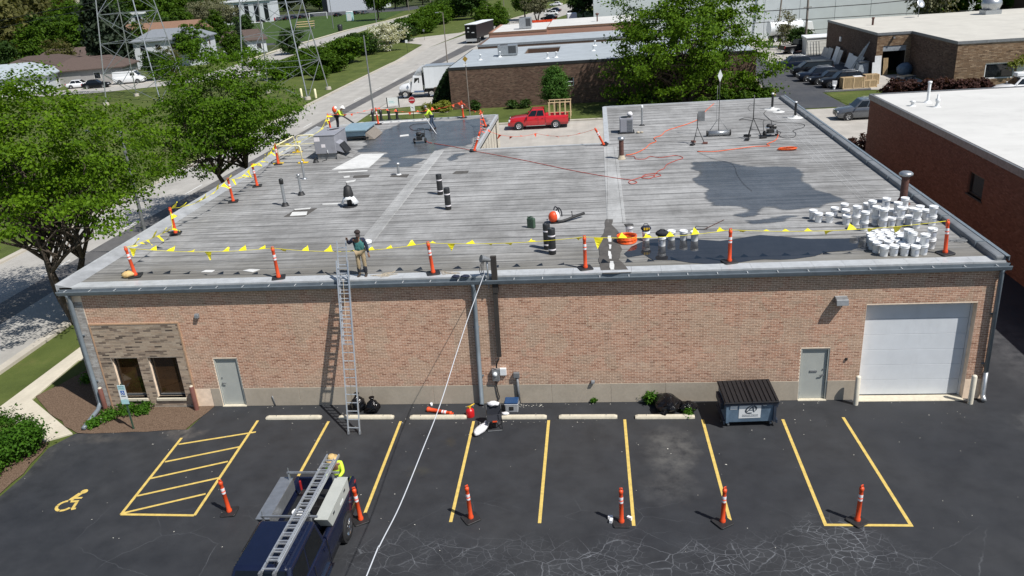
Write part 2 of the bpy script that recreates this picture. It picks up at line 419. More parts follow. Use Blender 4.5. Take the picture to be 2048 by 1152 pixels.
def membrane_mat(name, base, streak=1.0, wet=False):
    m, nt, b = nodes(name); g = NG(nt); p = g.pos()
    pw = g.vmath('ADD', p, g.warp(p, .6, .12))
    st = g.noise(g.mapping(pw, scale=(.10, 3.4, 1)), 1.7, 6, .72)
    bl = g.noise(p, .35, 6, .65); sp = g.noise(p, 7, 5, .7)
    lo, hi = tuple(x * (1 - .55 * streak) for x in base), tuple(x * (1 + .3 * streak) for x in base)
    c = g.ramp(st, [(.32, lo), (.5, base), (.68, hi)])
    c = g.mix(.8, c, g.ramp(bl, [(.3, (.52, .51, .50)), (.62, (1, 1, 1))]), 'MULTIPLY')
    c = g.mix(.5, c, g.ramp(g.noise(g.mapping(p, scale=(1.6, .5, 1)), .8, 6, .75), [(.36, (.6, .6, .6)), (.58, (1, 1, 1))]), 'MULTIPLY')
    c = g.mix(.5, c, g.ramp(sp, [(.3, (.72, .72, .72)), (.7, (1, 1, 1))]), 'MULTIPLY')
    if not wet:   # grey-brown dirt where water lies along the eaves and dark scuffs
        x, y, z = g.sep(p)
        ed = g.new('ShaderNodeMapRange'); nt.links.new(g.math('ADD', y, g.math('MULTIPLY', g.math('SUBTRACT', bl, .5), 5.)), ed.inputs[0])
        ed.inputs[1].default_value = 4.4; ed.inputs[2].default_value = .6; ed.inputs[3].default_value = 0; ed.inputs[4].default_value = .85
        c = g.mix(ed.outputs[0], c, g.ramp(st, [(.35, (.10, .095, .085)), (.65, (.20, .19, .165))]))
        wp = g.warp(p, .9, 1.6); nz = g.ramp(g.noise(g.mapping(p, scale=(.6, 2.2, 1)), 1.6, 6, .7), [(.38, 0), (.6, 1)])
        for (cx, cy, rx, ry, a) in ((-1.2, 13, 1.6, 7, .55), (2, 6, 5, 4, .35), (8, 8, 6, 3, .3), (2, 20, 4, 5, .4), (24, 14, 5, 5, .4), (27.5, 20, 1.2, 14, .55), (19.3, 31.5, 2.5, 1.2, .6), (28.6, 8, 1.8, 8, .5)):
            c = g.mix(g.math('MULTIPLY', g.math('MULTIPLY', g.blob(p, cx, cy, rx, ry, wp, .8), nz), a), c, (.095, .09, .085))
    nt.links.new(c, b.inputs['Base Color'])
    if wet:
        nt.links.new(g.ramp(st, [(.35, .16), (.7, .42)]), b.inputs['Roughness']); b.inputs['Specular IOR Level'].default_value = .6
    else:
        b.inputs['Roughness'].default_value = .8; b.inputs['Specular IOR Level'].default_value = .35
    nt.links.new(g.bump(g.math('ADD', st, g.math('MULTIPLY', sp, .5)), .25 if not wet else .05, .012), b.inputs['Normal'])
    return m
mt = {}
mt['asphalt'] = asphalt_mat('asphalt_sealed', (.034, .0365, .0415), True)
mt['asphalt2'] = asphalt_mat('asphalt_lot_grey', (.075, .078, .085))
mt['strip'] = asphalt_mat('asphalt_strip', (.14, .135, .13))
mt['road'] = concrete_mat('road_concrete', (.40, .385, .355))
mt['drive'] = concrete_mat('driveway_concrete', (.44, .415, .375))
mt['kerb'] = concrete_mat('kerb_concrete', (.50, .46, .39))
mt['walk'] = concrete_mat('walk_concrete', (.58, .53, .43), var=.1)
mt['plinth'] = concrete_mat('plinth_concrete', (.43, .375, .30), var=.12)
mt['grass'] = grass_mat('lawn_grass', (.075, .10, .026), (.11, .14, .036), (.19, .18, .065))
mt['grassf'] = grass_mat('field_grass', (.05, .088, .022), (.062, .105, .026), (.08, .12, .035))
mt['weed'] = grass_mat('rough_ground', (.045, .06, .02), (.06, .075, .025), (.10, .095, .05))
mt['mulch'] = M('bark_mulch', (.115, .075, .05), .95, .35, 22, bump=.8, bscale=40, spec=.1, col2=(.15, .105, .075))
mt['roof'] = membrane_mat('roof_membrane', (.37, .37, .365))
mt['roofnew'] = membrane_mat('roof_seam_tape', (.46, .465, .46), .5)
mt['seam'] = M('seam_bitumen', (.17, .17, .168), .7, .6, 1.1)
mt['wet'] = membrane_mat('wet_membrane', (.12, .13, .145), 1.0, True)
mt['puddle'] = membrane_mat('standing_water', (.035, .036, .04), .4, True)
nt = mt['wet'].node_tree; g = NG(nt); p = g.pos()
at = g.new('ShaderNodeAttribute'); at.attribute_name = 'wetness'
f = g.math('SUBTRACT', g.math('MULTIPLY', at.outputs['Fac'], 1.9), g.math('ADD', g.math('MULTIPLY', g.noise(g.mapping(p, scale=(.22, 2.8, 1)), 1.5, 7, .75), 1.35), g.math('MULTIPLY', g.noise(p, .9, 7, .75), 1.25)))
f = g.ramp(f, [(-.0, 0), (.34, .85)])
tb = g.new('ShaderNodeBsdfTransparent'); mx = g.new('ShaderNodeMixShader'); nt.links.new(f, mx.inputs[0]); nt.links.new(tb.outputs[0], mx.inputs[1]); nt.links.new(nt.nodes['Principled BSDF'].outputs[0], mx.inputs[2]); nt.links.new(mx.outputs[0], nt.nodes['Material Output'].inputs[0])
nt = mt['puddle'].node_tree
for l in list(nt.links):
    if l.to_socket.name in ('Roughness', 'Normal') and l.to_node.type == 'BSDF_PRINCIPLED': nt.links.remove(l)
nt.nodes['Principled BSDF'].inputs['Roughness'].default_value = .05
mt['patchw'] = M('white_patch', (.62, .62, .60), .6, .12, 2.0, grime=.3)
mt['patchb'] = M('brown_mastic', (.085, .078, .07), .7, .25, 3)
mt['brick'] = brick_mat('salmon_brick', [(.31, .155, .10), (.53, .30, .205), (.45, .245, .165), (.58, .355, .25), (.55, .34, .245), (.38, .215, .15)], patch=(.45, .36, .26), patchamt=.4)
mt['brickmix'] = brick_mat('mixed_tan_brick', [(.08, .062, .052), (.42, .33, .245), (.46, .37, .28), (.38, .285, .21), (.50, .41, .315), (.15, .11, .085), (.42, .335, .26)])
mt['brickpale'] = brick_mat('pale_brick', [(.40, .39, .37), (.52, .51, .49), (.33, .31, .29), (.46, .44, .42)])
mt['brickbrown'] = brick_mat('dark_brown_brick', [(.115, .07, .05), (.16, .10, .075), (.20, .13, .095), (.09, .06, .045), (.24, .165, .12)])
mt['bricktan'] = brick_mat('tan_mixed_brick', [(.16, .10, .06), (.30, .20, .12), (.22, .145, .09), (.40, .29, .19), (.12, .075, .045)])
mt['brickred'] = brick_mat('red_brown_brick', [(.21, .10, .065), (.26, .125, .085), (.17, .08, .055), (.29, .15, .105)])
mt['bricksalmon2'] = brick_mat('far_salmon_brick', [(.40, .22, .16), (.48, .28, .21), (.36, .19, .14)])
mt['mortar'] = M('mortar', (.85, .68, .52), .95, .15, 4, spec=.1)
mt['mortard'] = M('mortar_dark', (.20, .165, .13), .95, .2, 4, spec=.1)
mt['mortarg'] = M('mortar_grey', (.34, .30, .25), .95, .2, 4, spec=.1)
mt['white'] = M('white_painted_metal', (.70, .72, .73), .45, .08, 2, grime=.15)
mt['edge'] = M('roof_edge_metal', (.44, .455, .465), .4, .12, 3, grime=.3)
mt['cant'] = M('left_cant_membrane', (.33, .34, .35), .55, .25, 1.2, grime=.4)
mt['gutter'] = M('blue_grey_gutter', (.16, .19, .215), .4, .15, 3)
mt['parapet'] = M('grey_parapet_membrane', (.165, .175, .185), .55, .2, 1.5, grime=.4)
mt['cream'] = M('cream_wall_paint', (.58, .53, .44), .8, .1, 1.5, grime=.35)
mt['galv'] = M('galvanised_steel', (.42, .44, .46), .38, .14, 6, metal=.75)
mt['alum'] = M('aluminium', (.62, .64, .66), .34, .1, 8, metal=.7)
mt['steel'] = M('dull_steel', (.22, .23, .24), .5, .2, 5, metal=.4)
mt['black'] = M('black_rubber', (.018, .018, .019), .6, .3, 8)
mt['blackm'] = M('black_metal', (.02, .021, .022), .4, .3, 8)
mt['plblack'] = M('black_bag_plastic', (.005, .005, .006), .16, .3, 6, bump=.8, bscale=11, spec=.35)
mt['rollblk'] = M('bitumen_roll', (.02, .021, .023), .5, .3, 7, bump=.3)
mt['orange'] = M('orange_plastic', (.70, .075, .018), .45, .1, 4, grime=.12)
mt['orangehose'] = M('orange_hose', (.80, .12, .02), .4, .08, 6)
mt['redhose'] = M('red_hose', (.45, .06, .035), .5, .12, 6)
mt['reflect'] = M('white_reflective_band', (.78, .74, .76), .35, .12, 9)
mt['yellowfl'] = M('yellow_pennant', (.80, .70, .02), .5, .08, 6)
mt['orangefl'] = M('orange_pennant', (.78, .10, .04), .5, .08, 6)
mt['yellowpt'] = M('yellow_line_paint', (.60, .435, .115), .75, .18, 6, grime=.35)
mt['roadpt'] = M('white_line_paint', (.62, .62, .60), .75, .12, 6)
mt['safety'] = M('pale_yellow_rail', (.80, .74, .48), .5, .1, 5)
mt['safetyy'] = M('yellow_base', (.72, .50, .03), .5, .1, 5)
mt['pail'] = M('white_pail_plastic', (.78, .79, .80), .35, .05, 9, rnd=.05, grime=.14)
mt['label'] = M('grey_label_print', (.35, .38, .44), .5, .25, 30)
mt['glass'] = glass_mat('dark_window_glass')
mt['glassb'] = glass_mat('brown_window_glass', (.03, .016, .007), .05)
mt['carglass'] = glass_mat('car_glass', (.004, .005, .006), .12)
mt['doorp'] = M('grey_green_door_paint', (.40, .415, .385), .5, .05, 2, grime=.12)
mt['garage'] = M('white_garage_panel', (.66, .69, .72), .5, .05, 1.5, grime=.12)
mt['bollardw'] = M('cream_bollard_paint', (.66, .61, .50), .55, .08, 4, grime=.2)
mt['bollardr'] = M('brown_bollard_paint', (.16, .065, .05), .6, .15, 4)
mt['stone'] = M('cream_wheel_stop', (.56, .51, .40), .85, .12, 6, bump=.3, grime=.25)
mt['dumpblue'] = M('blue_grey_dumpster', (.085, .135, .195), .5, .2, 2.5, grime=.3, col2=(.11, .165, .225))
mt['dumpdark'] = M('navy_steel', (.02, .03, .05), .5, .25, 5)
mt['lid'] = M('black_ribbed_lid', (.011, .011, .013), .55, .2, 6)
mt['signw'] = M('white_sign', (.78, .80, .80), .4, .04, 4)
mt['signteal'] = M('pale_teal_sign', (.42, .66, .68), .4, .08, 9)
mt['signblue'] = M('blue_sign', (.02, .11, .40), .4, .05, 9)
mt['inkgrey'] = M('dark_grey_ink', (.04, .055, .075), .5, .1, 9)
mt['navy'] = M('navy_car_paint', (.005, .008, .026), .25, .1, 3, coat=.5)
mt['navyd'] = M('black_navy_paint', (.008, .009, .016), .3, .1, 3, coat=1.)
mt['carblack'] = M('black_car_paint', (.004, .0045, .006), .3, .1, 3, spec=.25, coat=.1)
mt['carblue'] = M('slate_blue_car_paint', (.006, .011, .024), .3, .1, 3, spec=.25, coat=.15)
mt['carred'] = M('red_car_paint', (.50, .012, .018), .25, .06, 3, coat=1.)
mt['carwhite'] = M('white_car_paint', (.75, .76, .77), .25, .04, 3, coat=.8)
mt['carsilver'] = M('silver_car_paint', (.13, .14, .155), .25, .06, 3, metal=.5, coat=.8)
mt['trailer'] = M('white_trailer_panel', (.78, .81, .83), .45, .04, 1.2, grime=.1)
mt['chrome'] = M('chrome', (.72, .73, .74), .15, .05, 9, metal=1.)
mt['tyre'] = M('tyre_rubber', (.016, .016, .017), .8, .3, 12)
mt['lampr'] = M('red_lamp', (.35, .02, .02), .25, .1, 9)
mt['lampw'] = M('headlamp', (.65, .67, .68), .15, .1, 9)
mt['lampy'] = M('amber_lamp', (.6, .25, .03), .25, .1, 9)
mt['wood'] = M('pale_timber', (.62, .46, .27), .7, .15, 3, stretch=(1, 1, 6))
mt['plywood'] = M('plywood', (.33, .235, .125), .7, .35, 3, stretch=(6, 1, 1), grime=.5)
mt['mast'] = M('weathered_dark_mast', (.035, .03, .027), .8, .3, 4, stretch=(5, 5, .4), bump=.4)
mt['polew'] = M('weathered_pole', (.20, .175, .15), .85, .25, 3, stretch=(6, 6, .3))
mt['bark'] = M('tree_bark', (.075, .058, .043), .95, .4, 5, stretch=(3, 3, .6), bump=.8)
mt['rust'] = M('rusty_flue', (.10, .045, .035), .75, .35, 6, bump=.3)
mt['hvac'] = M('grey_unit_casing', (.27, .275, .305), .5, .08, 2, grime=.2)
mt['hvacd'] = M('dark_coil', (.05, .055, .06), .6, .3, 10)
mt['skyl'] = M('blue_grey_cowl', (.22, .32, .38), .45, .1, 2, grime=.2)
mt['canred'] = M('red_can', (.50, .012, .015), .35, .08, 5)
mt['canyel'] = M('yellow_spout', (.75, .48, .02), .45, .08, 5)
mt['cangrn'] = M('green_can', (.045, .085, .055), .45, .15, 4)
mt['coolb'] = M('blue_cooler_lid', (.02, .06, .15), .4, .1, 5)
mt['coolg'] = M('grey_cooler_body', (.30, .31, .32), .45, .1, 5)
mt['skin'] = M('brown_skin', (.22, .115, .07), .55, .1, 8)
mt['skin2'] = M('light_skin', (.42, .25, .17), .55, .1, 8)
mt['khaki'] = M('khaki_trousers', (.34, .26, .155), .9, .18, 7, bump=.4, bscale=18)
mt['navycl'] = M('navy_shirt', (.013, .018, .04), .9, .2, 9, bump=.4, bscale=18)
mt['tealv'] = M('teal_vest', (.06, .21, .20), .85, .2, 7, bump=.4, bscale=18)
mt['hivis'] = M('hi_vis_yellow_green', (.60, .86, .05), .7, .1, 7, bump=.4, bscale=16)
mt['denim'] = M('blue_denim', (.05, .075, .12), .9, .2, 9, bump=.3, bscale=18)
mt['darkcl'] = M('dark_trousers', (.018, .02, .028), .9, .2, 9)
mt['capbl'] = M('dark_cap', (.03, .02, .018), .85, .2, 9)
mt['hatw'] = M('white_sun_hat', (.75, .74, .72), .85, .08, 9)
mt['hattan'] = M('tan_straw_hat', (.58, .40, .17), .85, .2, 14)
mt['boot'] = M('dark_boots', (.03, .024, .02), .8, .3, 9)
mt['cloth'] = M('crumpled_white_sheet', (.70, .69, .70), .75, .12, 5, bump=.6, bscale=7)
mt['rope'] = M('pale_rope', (.42, .36, .27), .9, .3, 20)
mt['cable'] = M('white_service_cable', (.55, .57, .60), .5, .06, 5)
mt['hedge'] = leaf_mat('clipped_evergreen_leaf', (.012, .028, .010), (.03, .06, .02), .15)
mt['leaf_locust'] = leaf_mat('locust_leaf', (.026, .066, .003), (.12, .215, .010), .36)
mt['leaf_maple'] = leaf_mat('maple_leaf', (.028, .078, .004), (.12, .23, .012), .36)
mt['leaf_big'] = leaf_mat('hackberry_leaf', (.028, .072, .005), (.125, .22, .014), .32)
mt['leaf_pear'] = leaf_mat('pear_leaf', (.03, .085, .016), (.08, .17, .03), .25)
mt['leaf_dark'] = leaf_mat('far_dark_leaf', (.018, .042, .010), (.05, .095, .02), .25)
mt['leaf_mid'] = leaf_mat('far_mid_leaf', (.026, .064, .006), (.08, .15, .012), .3)
mt['leaf_brown'] = leaf_mat('olive_brown_leaf', (.055, .062, .02), (.13, .125, .045), .3)
mt['leaf_grey'] = leaf_mat('grey_budding_twig', (.10, .105, .06), (.19, .19, .12), .25)
mt['leaf_conifer'] = leaf_mat('spruce_needle', (.012, .024, .014), (.035, .05, .03), .12)
mt['leaf_red'] = leaf_mat('purple_leaf', (.03, .014, .014), (.09, .045, .04), .25)
mt['leaf_bush'] = leaf_mat('shrub_leaf', (.022, .07, .006), (.075, .18, .016), .3)
mt['leaf_gold'] = leaf_mat('golden_shrub_leaf', (.11, .14, .02), (.23, .25, .045), .3)
mt['blossom'] = leaf_mat('white_blossom', (.42, .42, .36), (.70, .70, .64), .3)
mt['shingleb'] = M('brown_shingle', (.085, .06, .05), .9, .15, 3, rnd=.12)
mt['shinglet'] = M('tan_orange_shingle', (.20, .115, .075), .9, .12, 3, rnd=.1)
mt['shingleg'] = M('grey_shingle', (.20, .22, .245), .9, .12, 3, rnd=.1)
mt['shinglew'] = M('pale_grey_shingle', (.33, .37, .40), .85, .08, 3, rnd=.06)
mt['siding'] = M('white_siding', (.58, .61, .64), .6, .04, 3)
mt['sidinggr'] = M('grey_siding', (.30, .29, .28), .7, .08, 3)
mt['roofgrey'] = M('grey_flat_roof', (.34, .375, .40), .7, .1, .7, grime=.12)
mt['roofwhite'] = M('white_flat_roof', (.57, .565, .54), .7, .08, .5, grime=.22, stretch=(.5, 1, 1))
mt['rooftan'] = M('tan_white_flat_roof', (.52, .50, .445), .7, .08, .4, grime=.14)
mt['whwall'] = M('pale_tilt_up_panel', (.56, .60, .61), .75, .05, .6, rnd=.03)
mt['dark'] = M('dark_interior', (.008, .008, .009), .9, .2, 3)
mt['slab'] = M('blue_grey_marble_slab', (.30, .33, .36), .35, .25, 3)
mt['slabw'] = M('white_slab', (.70, .72, .73), .35, .1, 3)
mt['redbin'] = M('red_planter', (.35, .035, .03), .6, .2, 5)
mt['shedw'] = M('white_shed_board', (.72, .71, .66), .6, .06, 4)
mt['litter'] = M('pale_litter', (.60, .58, .52), .8, .2, 20)
mt['stopred'] = M('stop_sign_red', (.42, .02, .03), .4, .08, 6)
mt['signyel'] = M('amber_warning_sign', (.30, .19, .03), .4, .08, 6)
mt['stain'] = M('damp_stain', (.16, .14, .12), .7, .3, 5)
# ---------------------------------------------------------------- ground, roads, markings
def sheet(name, poly, z, m):
    return tag(MB().sheet(poly, z).build(name, mt[m]), kind='structure')
def slab(name, poly, z0, z1, m, bevel=.015):
    return tag(MB().prism(poly, z0, z1).build(name, mt[m], bevel=bevel, segs=1), kind='structure')
sheet('ground', [(-900, -200), (900, -200), (900, 1500), (-900, 1500)], -.03, 'grass')
LOT = [(-4.9, -60), (60, -60), (60, -8), (37.2, -8), (37.2, 33.9), (30.5, 33.9), (30.5, 0), (2.05, 0), (1.9, -.6), (1.75, -1.7), (-.4, -1.85), (-2.65, -1.95), (-3.1, -2.9), (-2.85, -4.6), (-2.9, -6.2), (-4.0, -9), (-4.6, -14)]
sheet('parking_lot', LOT, 0, 'asphalt')
sheet('mulch_bed', jag([(-6.3, .9), (-3.0, -1.75), (-2.6, -1.95), (-.4, -1.86), (1.7, -1.74), (1.95, -.5), (2.05, 0.0), (-2.9, 0.02), (-2.95, 3.2), (-5.2, 3.9)], .5, .08, 3), .012, 'mulch')
sheet('mulch_strip', jag([(-4.5, -2.2), (-3.3, -2.6), (-3.0, -4.5), (-3.0, -6.2), (-4.2, -9.5), (-7, -9.5), (-7, -3)], .5, .07, 5), .010, 'mulch')
slab('footpath', [(-7.25, -.55), (-6.35, -.75), (-3.55, -2.5), (-2.75, -1.95), (-6.25, .65), (-6.42, 4.2), (-5.0, 5.0), (-2.95, 5.1), (-2.95, 5.95), (-5.3, 5.9), (-6.42, 5.6), (-6.45, 9), (-7.15, 9)], -.05, .045, 'walk')
# main road, running away on the left
RL = [(-20.4, -60), (-20.4, 66), (-20.3, 92), (-19.9, 120), (-18.9, 146), (-16.6, 166), (-13.5, 190), (-8.5, 225), (0, 270), (14, 330)]
RR = [(-9.9, -60), (-9.8, 66), (-9.2, 90), (-7.6, 118), (-4.9, 146), (-2.2, 166), (1.5, 190), (7, 225), (16, 270), (31, 330)]
sheet('road', RL + RR[::-1], -.004, 'road')
SL = [(-15.6, -60), (-15.6, 25), (-15.1, 38), (-14.5, 73), (-13, 102.5), (-10.6, 150)]
SR = [(-13.5, -60), (-13.5, 25), (-13.3, 45), (-13.0, 70), (-11.6, 98), (-7.6, 148)]
sheet('road_resurfaced_strip', SL + SR[::-1], 0.0, 'strip')
def ribbon(a, b, w):
    pa = [Vector(p) for p in a]; out = []
    for i, p in enumerate(pa):
        d = (pa[min(i + 1, len(pa) - 1)] - pa[max(i - 1, 0)]).normalized(); n = Vector((-d.y, d.x)) * b
        out.append((p + n, p + n * (1 + w / abs(b)) if False else p + n * (abs(b) + w) / abs(b)))
    return out
def kerb(name, line, side, wd=.45, h=.12, m='kerb'):
    pa = [Vector(p) for p in line]; L0 = []; L1 = []
    for i, p in enumerate(pa):
        d = (pa[min(i + 1, len(pa) - 1)] - pa[max(i - 1, 0)]).normalized(); n = Vector((-d.y, d.x)) * side
        L0.append(p); L1.append(p + n * wd)
    mb = MB()
    for i in range(len(pa) - 1):
        a, b, c, d = L0[i], L0[i + 1], L1[i + 1], L1[i]
        mb.hexa([(a.x, a.y, -.05), (b.x, b.y, -.05), (c.x, c.y, -.05), (d.x, d.y, -.05), (a.x, a.y, h), (b.x, b.y, h), (c.x, c.y, h), (d.x, d.y, h)])
    return tag(mb.build(name, mt[m]), kind='structure')
kerb('road_kerb_west', RL[:4] + [(-19.4, 131)], 1)
kerb('road_kerb_west_far', [(-16.6, 186), (-8.5, 225), (0, 270)], 1)
kerb('road_kerb_east', [(-9.85, -20), (-9.85, 33)], -1)
kerb('road_kerb_east_far', [(-9.3, 86), (-9.2, 90), (-7.6, 118), (-4.9, 146), (-2.2, 166), (1.5, 190)], -1)
mb = MB()
for k in range(30):
    y = -12 + k * 9.1
    xx = np.interp(y, [0, 30, 65, 77, 103, 150], [-15.95, -15.95, -15.45, -15.0, -13.5, -11.2])
    x2 = np.interp(y + 2.9, [0, 30, 65, 77, 103, 150], [-15.95, -15.95, -15.45, -15.0, -13.5, -11.2])
    mb.plate([(xx - .06, y, .002), (xx + .06, y, .002), (x2 + .06, y + 2.9, .002), (x2 - .06, y + 2.9, .002)])
tag(mb.build('lane_marking', mt['roadpt']), kind='structure')
# side street and the concrete gore on the west side of the road
sheet('side_street', [(-20.2, 119), (-17.7, 119.5), (-18.5, 150), (-15.4, 188), (-30, 177), (-60, 170), (-60, 164), (-28, 167), (-21.5, 158), (-20.6, 131)], 0.0, 'drive')
# driveways
sheet('driveway', [(-9.9, 33.6), (10.2, 33.6), (10.2, 21), (17.7, 21), (17.7, 33.6), (36, 33.9), (75, 33.9), (75, 56.6), (6.8, 56.6), (-4, 57.5), (-9.85, 61.5)], 0.0, 'drive')
kerb('driveway_kerb', [(75, 56.6), (42.4, 56.7)], -1, .5, .10)
kerb('driveway_kerb_north', [(35.6, 56.7), (6.8, 56.7), (-4, 57.6), (-9.4, 61.6)], -1, .5, .10)
sheet('truck_driveway', [(-9.6, 70.6), (0.2, 73.2), (0.2, 84.6), (-4, 85), (-9.3, 86)], .002, 'drive')
sheet('footpath_north', [(-9.3, 66.1), (0.1, 66.0), (0.1, 66.9), (-9.3, 67.0)], .01, 'walk')
sheet('grass_verge', [(-9.3, 62.5), (-4, 58.6), (6.8, 57.3), (35.4, 57.3), (35.4, 65.8), (-9.3, 70.4)], -.012, 'grass')
# rear car park on the right
sheet('rear_car_park', [(36.0, 57.2), (42.2, 57.2), (42.0, 66.2), (50.3, 66.2), (50.3, 76.2), (50.4, 130), (38.5, 130), (37.2, 90)], .0, 'asphalt2')
sheet('rear_yard', [(42.1, 88), (50.6, 88), (50.6, 135), (38, 135), (38, 110), (41.6, 98)], .004, 'drive')
sheet('loading_apron', [(47.2, 66.4), (54.2, 63.6), (54.2, 76.4), (50.4, 76.4), (48.6, 72)], .008, 'drive')
sheet('grass_island', jag([(42.4, 57.4), (47.4, 57.4), (48.0, 63.0), (46.6, 66.0), (42.2, 66.0)], .8, .15, 9), .006, 'grass')
kerb('car_park_kerb', [(35.6, 57.3), (36.0, 66), (37.4, 80)], 1, .2, .10)
mb = MB()
for k in range(7): mb.plate([(42.5, 67.0 + k * 2.75, .006), (47.4, 67.3 + k * 2.75, .006), (47.4, 67.4 + k * 2.75, .006), (42.5, 67.1 + k * 2.75, .006)])
tag(mb.build('car_park_lines', mt['roadpt']), kind='structure')
# far road, sports field and path on the left
sheet('far_road', [(-56.5, 120), (-57, 148), (-58.3, 170), (-58.1, 226), (-54.5, 262), (-52, 318), (-49, 400), (-40, 400), (-44.5, 318), (-48.5, 262), (-52.0, 226), (-50.8, 170), (-49.4, 148), (-48, 120)], -.006, 'road')
kerb('far_road_kerb', [(-57.6, 148), (-58.7, 170), (-58.6, 226), (-55, 262), (-52.5, 318)], 1, .8, .1, 'walk')
sheet('sports_field', [(-200, 196), (-60.5, 193), (-60.4, 226), (-58, 262), (-64, 330), (-210, 335)], -.012, 'grassf')
sheet('field_path', [(-140, 186.5), (-59.4, 184.5), (-59.4, 191.5), (-140, 195)], -.004, 'asphalt2')
sheet('residential_street', [(-110, 100.8), (-66.5, 104), (-45, 114), (-38, 120.5), (-38, 126), (-48, 121), (-68, 111.5), (-110, 107.5)], -.002, 'road')
sheet('house_driveway', [(-76, 107.8), (-62.5, 113.5), (-62, 118.5), (-72, 119.5), (-78, 117)], .002, 'drive')
sheet('far_car_park', [(-170, 336), (-62, 332), (-58, 372), (-180, 380)], -.004, 'asphalt2')
sheet('warehouse_car_park', [(-4, 150), (17, 148), (17, 205), (2, 215)], -.002, 'asphalt2')
sheet('woodland_floor', [(-300, 130), (-88, 128), (-62, 150), (-60, 182), (-140, 184), (-140, 340), (-210, 380), (-50, 385), (80, 360), (110, 800), (-400, 800)], -.02, 'weed')
# ---- stall lines and symbols on the lot
def line(mb, a, b, w=.10, z=.004):
    a, b = Vector(a), Vector(b); d = (b - a).normalized(); n = Vector((-d.y, d.x)) * w / 2
    mb.plate([(a - n).to_tuple() + (z,), (b - n).to_tuple() + (z,), (b + n).to_tuple() + (z,), (a + n).to_tuple() + (z,)])
lines = [((7.07, -1.21), (7.13, -6.6)), ((9.84, -1.24), (9.93, -6.75)), ((12.58, -1.27), (12.68, -6.95)), ((15.33, -1.25), (15.36, -6.97)),
         ((18.06, -1.23), (18.12, -7.06)), ((20.79, -1.28), (20.9, -6.78))]
for a, b in lines:
    mb = MB(); line(mb, a, b); tag(mb.build('stall_line', mt['yellowpt']), kind='structure')
mb = MB(); line(mb, (23.54, -1.3), (23.53, -6.95)); tag(mb.build('stall_line', mt['yellowpt']), kind='structure')
mb = MB(); line(mb, (25.6, -1.2), (25.85, -6.9)); tag(mb.build('stall_line', mt['yellowpt']), kind='structure')
mb = MB(); line(mb, (23.48, -6.96), (25.9, -6.96), .10, .0075); tag(mb.build('stall_line', mt['yellowpt']), kind='structure')
h0, h1, h2, h3 = (1.79, -2.28), (1.97, -6.69), (4.45, -6.72), (4.26, -1.11)
mb = MB(); line(mb, h0, h1); tag(mb.build('hatch_line', mt['yellowpt']), kind='structure')
mb = MB(); line(mb, h1, h2, .10, .0075); tag(mb.build('hatch_line', mt['yellowpt']), kind='structure')
mb = MB(); line(mb, h2, h3); tag(mb.build('hatch_line', mt['yellowpt']), kind='structure')
for a, b in (((1.89, -2.71), (4.51, -1.91)), ((1.94, -3.81), (4.28, -2.89)), ((1.94, -4.78), (4.26, -3.79)), ((1.99, -5.74), (4.35, -4.75)), ((1.97, -6.64), (4.3, -5.62))):
    mb = MB(); line(mb, a, b, .09, .006); tag(mb.build('hatch_line', mt['yellowpt']), kind='structure')
# wheelchair symbol: wheel arc, back and seat, leg, head (stencilled)
mb = MB()
def arcpoly(cx, cy, r0, r1, a0, a1, n=14):
    o = [(cx + r1 * math.cos(R(a0 + (a1 - a0) * i / n)), cy + r1 * math.sin(R(a0 + (a1 - a0) * i / n))) for i in range(n + 1)]
    q = [(cx + r0 * math.cos(R(a0 + (a1 - a0) * i / n)), cy + r0 * math.sin(R(a0 + (a1 - a0) * i / n))) for i in range(n + 1)]
    return o, q
def strip_arc(mb, cx, cy, r0, r1, a0, a1, z, n=12):
    o, q = arcpoly(cx, cy, r0, r1, a0, a1, n)
    for i in range(n): mb.plate([q[i] + (z,), o[i] + (z,), o[i + 1] + (z,), q[i + 1] + (z,)])
wx, wy = -.23, -6.27
strip_arc(mb, wx, wy, .20, .30, 100, 178, .005); strip_arc(mb, wx, wy, .20, .30, 182, 262, .005); strip_arc(mb, wx, wy, .20, .30, 268, 338, .005)
line(mb, (wx + .0, wy + .28), (wx + .13, wy + .66), .17, .005)
line(mb, (wx + .06, wy + .22), (wx + .33, wy + .24), .10, .0051)
line(mb, (wx + .12, wy + .40), (wx + .34, wy + .42), .09, .0052)
line(mb, (wx + .30, wy + .18), (wx + .36, wy - .16), .10, .0053); line(mb, (wx + .34, wy - .18), (wx + .47, wy - .13), .09, .0054)
mb.sheet([(wx + .20 + .12 * math.cos(t * .5236), wy + .76 + .12 * math.sin(t * .5236)) for t in range(12)], .005)
tag(mb.build('wheelchair_marking', mt['yellowpt']), kind='structure')
# leaf litter and scraps on the asphalt
mb = MB(); rg = random.Random(5)
for k in range(150):
    x = rg.uniform(-3, 33); y = -abs(rg.gauss(0, 4.5)) - .1 if rg.random() < .75 else rg.uniform(-11, -.2)
    if y < -12: continue
    a = rg.random() * 6.3; s = rg.uniform(.010, .026) * (1.6 if rg.random() < .1 else 1); c, n = math.cos(a) * s, math.sin(a) * s
    mb.plate([(x - c, y - n, .012), (x + n * .5, y - c * .5, .02), (x + c, y + n, .012), (x - n * .5, y + c * .5, .016)])
for k in range(160):
    x = rg.choice((rg.uniform(4, 31), rg.uniform(12.8, 15.2))); y = rg.choice((-.06, -.12, -1.32, -.2)) - abs(rg.gauss(0, .08)); s = rg.uniform(.012, .03)
    mb.plate([(x - s, y, .012), (x, y - s * .7, .02), (x + s, y, .012), (x, y + s * .7, .016)])
tag(mb.build('leaf_litter', mt['litter']), kind='stuff')
